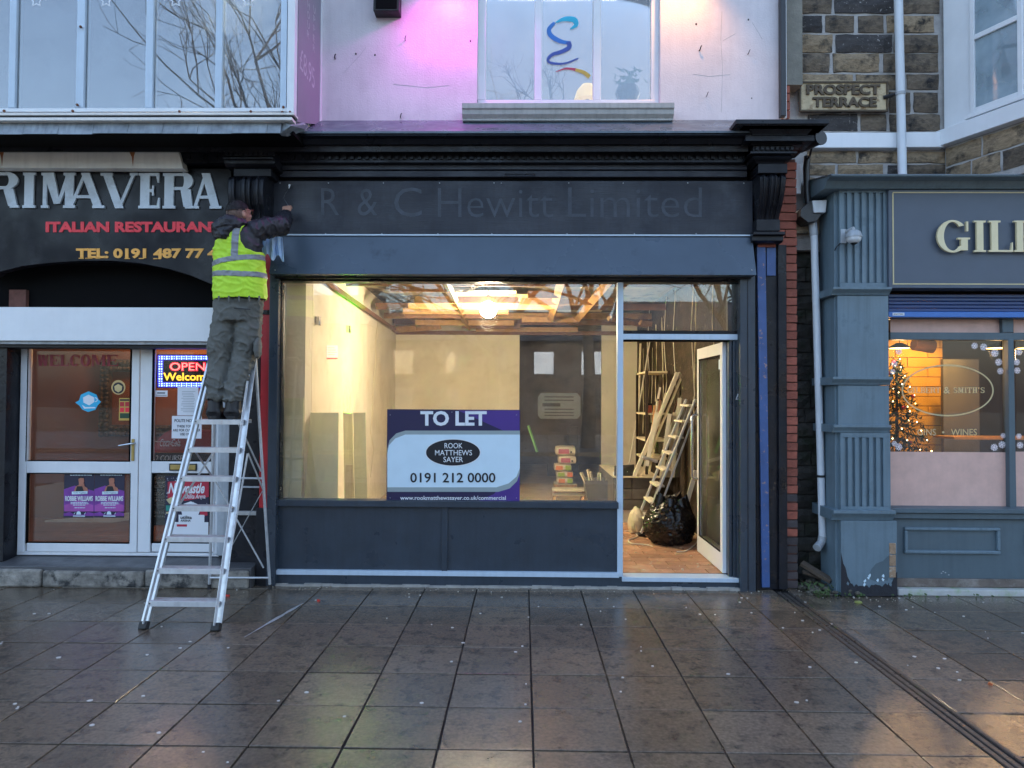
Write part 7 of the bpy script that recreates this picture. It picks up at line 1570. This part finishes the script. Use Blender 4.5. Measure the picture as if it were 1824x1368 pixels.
tr_o = remeshed(tb, 'trousers', .008, m_trs, man, fold(9, 14, .0085, lambda c: 1 + 1.3 * max(0, min(1, (zank + .12 - c.z) / .15)) + .6 * max(0, 1 - abs(c.z - Q(400, 625).z) / .12)), 3)
for (a, b, c, d, s_) in ((417, 549, 446, 551, 0),):            # back pocket slit
    MB().tube([Q(a, b, -.775), Q((a + c) / 2, b + 1, -.782), Q(c, d, -.768)], .004, 6).build('pocket_slit', m_rubber, man)
for k in range(5):
    x_ = 388 + k * 18; MB().pbox(x_, 527, x_ + 2.5, 537, -.792 + .004 * abs(k - 2), .012).build('belt_loop', m_trs, man)
pk = MB()
for (x, y, Y) in ((376, 622, -.66), (459, 620, -.66)):
    p = Q(x, y, Y); pk.ball(p, (.03, .06, .09), 12, 8)
remeshed(pk, 'thigh_pocket', .008, m_trs, man, fold(9, 20, .004), 3)
jb = MB(); jb.rings(trs([(428, 534, 88, 60, -.635), (428, 520, 90, 63, -.635), (427, 490, 86, 62, -.64), (426, 460, 84, 62, -.64), (425, 435, 84, 63, -.645), (423, 420, 80, 60, -.65), (423, 408, 62, 52, -.655), (424, 401, 42, 42, -.65)], 1), 26)
jb.tube([SH_R + Vector((-.06, 0, -.01)), SH_R, SH_R.lerp(EL_R, .5) + Vector((0, 0, .005)), EL_R, EL_R.lerp(WR_R, .5), WR_R - (WR_R - EL_R).normalized() * .02], [.075, .088, .084, .080, .064, .045], 18)
jb.tube([SH_L + Vector((.04, 0, -.01)), SH_L, EL_L, EL_L.lerp(WR_L, .5), WR_L - (WR_L - EL_L).normalized() * .02], [.07, .084, .075, .062, .045], 18)
jk = remeshed(jb, 'jacket', .008, m_jkt, man, None, 3)
# hood bunched behind the neck
hb = MB()
hb.tube([Q(384, 418, -.70), Q(390, 405, -.755), Q(408, 397, -.775), Q(424, 398, -.765), Q(438, 398, -.72)], [.035, .058, .066, .048, .028], 14); hb.tube([Q(386, 422, -.74), Q(398, 416, -.80), Q(412, 406, -.79)], [.03, .045, .03], 12)
remeshed(hb, 'hood', .008, m_jkt, man, fold(12, 26, .008), 2)
# vest: an outer shell cut from the jacket surface
jm = jk.data; joff = ORG[jk.name]
YV = -.80
def inpoly(x, z, P):
    c = False; n = len(P); j = n - 1
    for i in range(n):
        if (P[i][1] > z) != (P[j][1] > z) and x < (P[j][0] - P[i][0]) * (z - P[i][1]) / (P[j][1] - P[i][1]) + P[i][0]: c = not c
        j = i
    return c
def VP_(L4): return [(W(x, y, YV).x, W(x, y, YV).z) for x, y in L4]
vpoly = VP_([(400, 396), (434, 392), (429, 402), (425, 414), (426, 428), (433, 440), (446, 446), (461, 442), (474, 428), (490, 470), (495, 527), (360, 527.5), (365, 470), (374, 440), (388, 418)])
def shell(name, inside, off_, mat, th=.004):
    bm = bmesh.new(); bm.from_mesh(jm)
    bmesh.ops.subdivide_edges(bm, edges=[e for e in bm.edges if any(inside(*(v.co + joff)) for v in e.verts) and not all(inside(*(v.co + joff)) for v in e.verts)], cuts=2, use_grid_fill=True)
    bmesh.ops.triangulate(bm, faces=[f_ for f_ in bm.faces if len(f_.verts) > 4])
    bmesh.ops.delete(bm, geom=[f_ for f_ in bm.faces if not inside(*(f_.calc_center_median() + joff))], context='FACES'); bm.normal_update()
    for v in bm.verts:
        c = v.co + joff; fl_ = fold(7, 17, .0055)(c) + .012 * max(0, (W(420, 500, YV).z - c.z) / .3) * noise.noise(Vector((c.x * 14, c.y * 14, c.z * 3)))
        v.co += v.normal * (off_ + fl_)
    me = bpy.data.meshes.new(name); bm.to_mesh(me); bm.free(); o = bpy.data.objects.new(name, me); COL.objects.link(o); o.parent = man; ORG[o.name] = joff; me.materials.append(mat)
    for p in me.polygons: p.use_smooth = True
    s_ = o.modifiers.new('thickness', 'SOLIDIFY'); s_.thickness = th; s_.offset = 1; return o
shell('vest', lambda x, y, z: inpoly(x, z, vpoly), .012, m_vest)
zb1, zb2 = W(430, 457.5, YV).z, W(430, 487, YV).z; hw = .0205
shell('reflective_band', lambda x, y, z: inpoly(x, z, vpoly) and abs(z - zb1 - (x - W(428, 450, YV).x) * .16) < hw, .0165, m_refl, .003)
shell('reflective_band', lambda x, y, z: inpoly(x, z, vpoly) and abs(z - zb2 + abs(x - W(428, 450, YV).x) * -.05) < hw, .0165, m_refl, .003)
xa_, xb2 = W(411, 430, YV).x, W(422, 430, YV).x
shell('reflective_strap', lambda x, y, z: inpoly(x, z, vpoly) and xa_ < x - (z - zb1) * .05 < xb2 and z > zb1 + hw - .004 + (x - W(428, 450, YV).x) * .16, .0168, m_refl, .003)
# quilting folds on the jacket itself
for v in jm.vertices:
    c = v.co + joff; arm = 1 if c.x > W(462, 420, -.66).x else .45; v.co += v.normal * (fold(16, 12, .009)(c) * arm + .004 * math.sin((c.x * .8 + c.z * .3) * 90) * arm)
# boots
for (cx, cy, yy, w_, nm) in ((384, 726, -.70, 29, 'boot'), (416, 727, -.70, 30, 'boot')):
    p = Q(cx, cy, yy); bt = MB(); x = p.x; z0_ = ZT + .022; r_ = w_ / 2 * PX
    bt.tube([(x, yy - .055, z0_ + .025), (x, yy - .04, z0_ + .03), (x, yy + .08, z0_ + .03), (x + .005, yy + .17, z0_ + .028), (x + .008, yy + .205, z0_ + .02)], [(r_ * .75, .04), (r_ * .98, .055), (r_ * .95, .045), (r_ * .95, .038), (r_ * .6, .025)], 16)
    bt.tube([(x, yy - .01, z0_ + .03), (x, yy - .008, z0_ + .13)], [r_ * .95, r_ * .86], 16); remeshed(bt, nm, .006, m_boot, man, None, 3)
    n = 18; sl2 = []; 
    for k in range(n):
        t = 6.283 * k / n; sl2.append((x + math.cos(t) * r_ * 1.02, yy + .07 + math.sin(t) * .145))
    so_ = MB().add([(a, b, ZT + .001) for a, b in sl2] + [(a, b, ZT + .028) for a, b in sl2], [tuple(range(n))[::-1], tuple(range(n, 2 * n))] + [(k, (k + 1) % n, (k + 1) % n + n, k + n) for k in range(n)]); so_.build('boot_sole', m_rubber, man)
tl1 = MB(); tl1.box(Q(379, 713).x, Q(389, 713).x, -.762, -.757, Q(380, 716, -.76).z, Q(380, 713.5, -.76).z); 
# tool in the right hand and cloth in the left
scr = thing('cleaning_tool', 'thin wire tool with a white tip held up against the fascia in the raised hand', 'tool', hR)
tip = W(515, 331, -.14); base = hR + Vector((-.01, -.005, -.03)); mdp = W(505, 352, -.2)
MB().tube([base, hR + Vector((0, .005, .035))], .010, 8).build('handle', m_wht, scr); MB().tube([hR + Vector((0, .005, .035)), mdp, tip], .0028, 6).build('wire', m_steel, scr); MB().tube([tip - Vector((.004, 0, .022)), tip + Vector((.003, .004, .012))], [.006, .009], 8).build('white_tip', m_wht, scr)
cl_ = MB(); nu, nv = 14, 18; rr = random.Random(2)
def clp(u_, v_):
    px = 467 + u_ * 39 - 3 * (1 - v_); top_ = 420 + 6 * abs(u_ - .6); bot = 463 - 12 * math.sin(u_ * 6.5) ** 2 + 4 * u_
    y = top_ + (bot - top_) * v_; Y = -.415 + .028 * math.sin(u_ * 9 + v_ * 2) + .02 * math.sin(u_ * 21 + v_); return W(px, y, Y)
cl_.add([clp(i / nu, j / nv) for j in range(nv + 1) for i in range(nu + 1)], [(j * (nu + 1) + i, j * (nu + 1) + i + 1, (j + 1) * (nu + 1) + i + 1, (j + 1) * (nu + 1) + i) for j in range(nv) for i in range(nu)])
co_ = cl_.build('cleaning_cloth', M('pale_blue_cloth', (.48, .64, .86), .85, .1, 14, .2, 80), smooth=True); s_ = co_.modifiers.new('thickness', 'SOLIDIFY'); s_.thickness = .003
tag(co_, 'pale blue cleaning cloth hanging from the left hand of the person on the ladder', 'cloth')
# ================================================================ ACROSS THE STREET (seen in the glass and the wet slabs)
m_bark = M('winter_bark', (.035, .03, .026), .9, .3, 10)
def bare_tree(x, y, h, seed, label):
    t = thing('bare_tree', label, 'tree', (x, y, -.05), 'bare winter trees across the street'); rr = random.Random(seed); tk, br = MB(), MB()
    tk.tube([(x, y, -.2), (x + .05, y, h * .16), (x - .05, y + .05, h * .30)], [.26, .20, .17], 9)
    def grow(p, d, l, r_, dep):
        n = 3; pts = [p]
        for i in range(n): d = (d + Vector((rr.gauss(0, .16), rr.gauss(0, .16), rr.gauss(0, .10) + .04))).normalized(); pts.append(pts[-1] + d * l / n)
        br.tube(pts, [r_ * (1 - .45 * i / n) for i in range(n + 1)], 5 if dep > 3 else 3, False)
        if dep > 0:
            for k in range(3 if dep > 1 else 2):
                i = rr.choice((1, 2, 3, 3)); dd = (d + Vector((rr.gauss(0, .55), rr.gauss(0, .55), rr.gauss(0, .38)))).normalized(); grow(pts[i], dd, l * rr.uniform(.62, .82), r_ * .58, dep - 1)
    for k in range(5): a = 1.257 * k + rr.random(); grow(Vector((x - .05, y + .05, h * .27 + k * .06)), Vector((math.cos(a) * .8, math.sin(a) * .8, .55 + rr.random() * .5)).normalized(), h * .26, .11, 5)
    tk.build('trunk', m_bark, t, smooth=True); br.build('branches', m_bark, t)
bare_tree(-5.5, -16.5, 16, 1, 'bare winter tree across the street mirrored in the left bay window')
bare_tree(2.2, -17.5, 14, 5, 'bare winter tree across the street mirrored across the right of the shop window')
bare_tree(7.5, -18.5, 13, 9, 'bare winter tree across the street mirrored in the door transom')
bare_tree(-1.2, -20.5, 12, 13, 'smaller bare winter tree across the street between the two larger ones')
m_opp = M('opposite_brick', (.055, .045, .042), .9, .2, 3); m_opr = M('wet_roof', (.03, .03, .035), .5, .2, 4)
def opp(x0, x1, h, y, lit, label, seed):
    t = thing('opposite_house', label, 'building', ((x0 + x1) / 2, y, 0), 'houses across the street'); rr = random.Random(seed)
    MB().box(x0, x1, y - 7, y, -.3, h).build('wall', m_opp, t); MB().xprism([(y + .3, h), (y - 3.5, h + 1.9), (y - 7.3, h)], x0 - .1, x1 + .1).build('roof', m_opr, t); MB().box(x1 - 1.2, x1 - .5, y - 4, y - 3.2, h + 1, h + 2.8).build('chimney', m_opp, t)
    n = int((x1 - x0) / 2.2); z = 1.0
    while z + 1.4 < h:
        for i in range(n):
            x = x0 + (i + .5) * (x1 - x0) / n; on = (round(x), z > 2) in lit; MB().box(x - .5, x + .5, y - .05, y + .03, z, z + 1.15).build('window', EM('lit_window', (.75, .86, 1), .35) if on else m_glassu, t)
        z += 1.9
opp(-16, -7.5, 5.2, -27, (), 'dark brick house opposite, behind the leftmost bare tree', 1)
opp(-7.3, 4.6, 4.6, -29, {(1, True), (3, True), (2, True)}, 'long low dark house opposite with two lit upper windows', 2)
opp(5, 14, 5.0, -27.5, (), 'dark house opposite on the right, behind the bare trees', 3)
for me in list(bpy.data.meshes):
    if me.users == 0: bpy.data.meshes.remove(me)
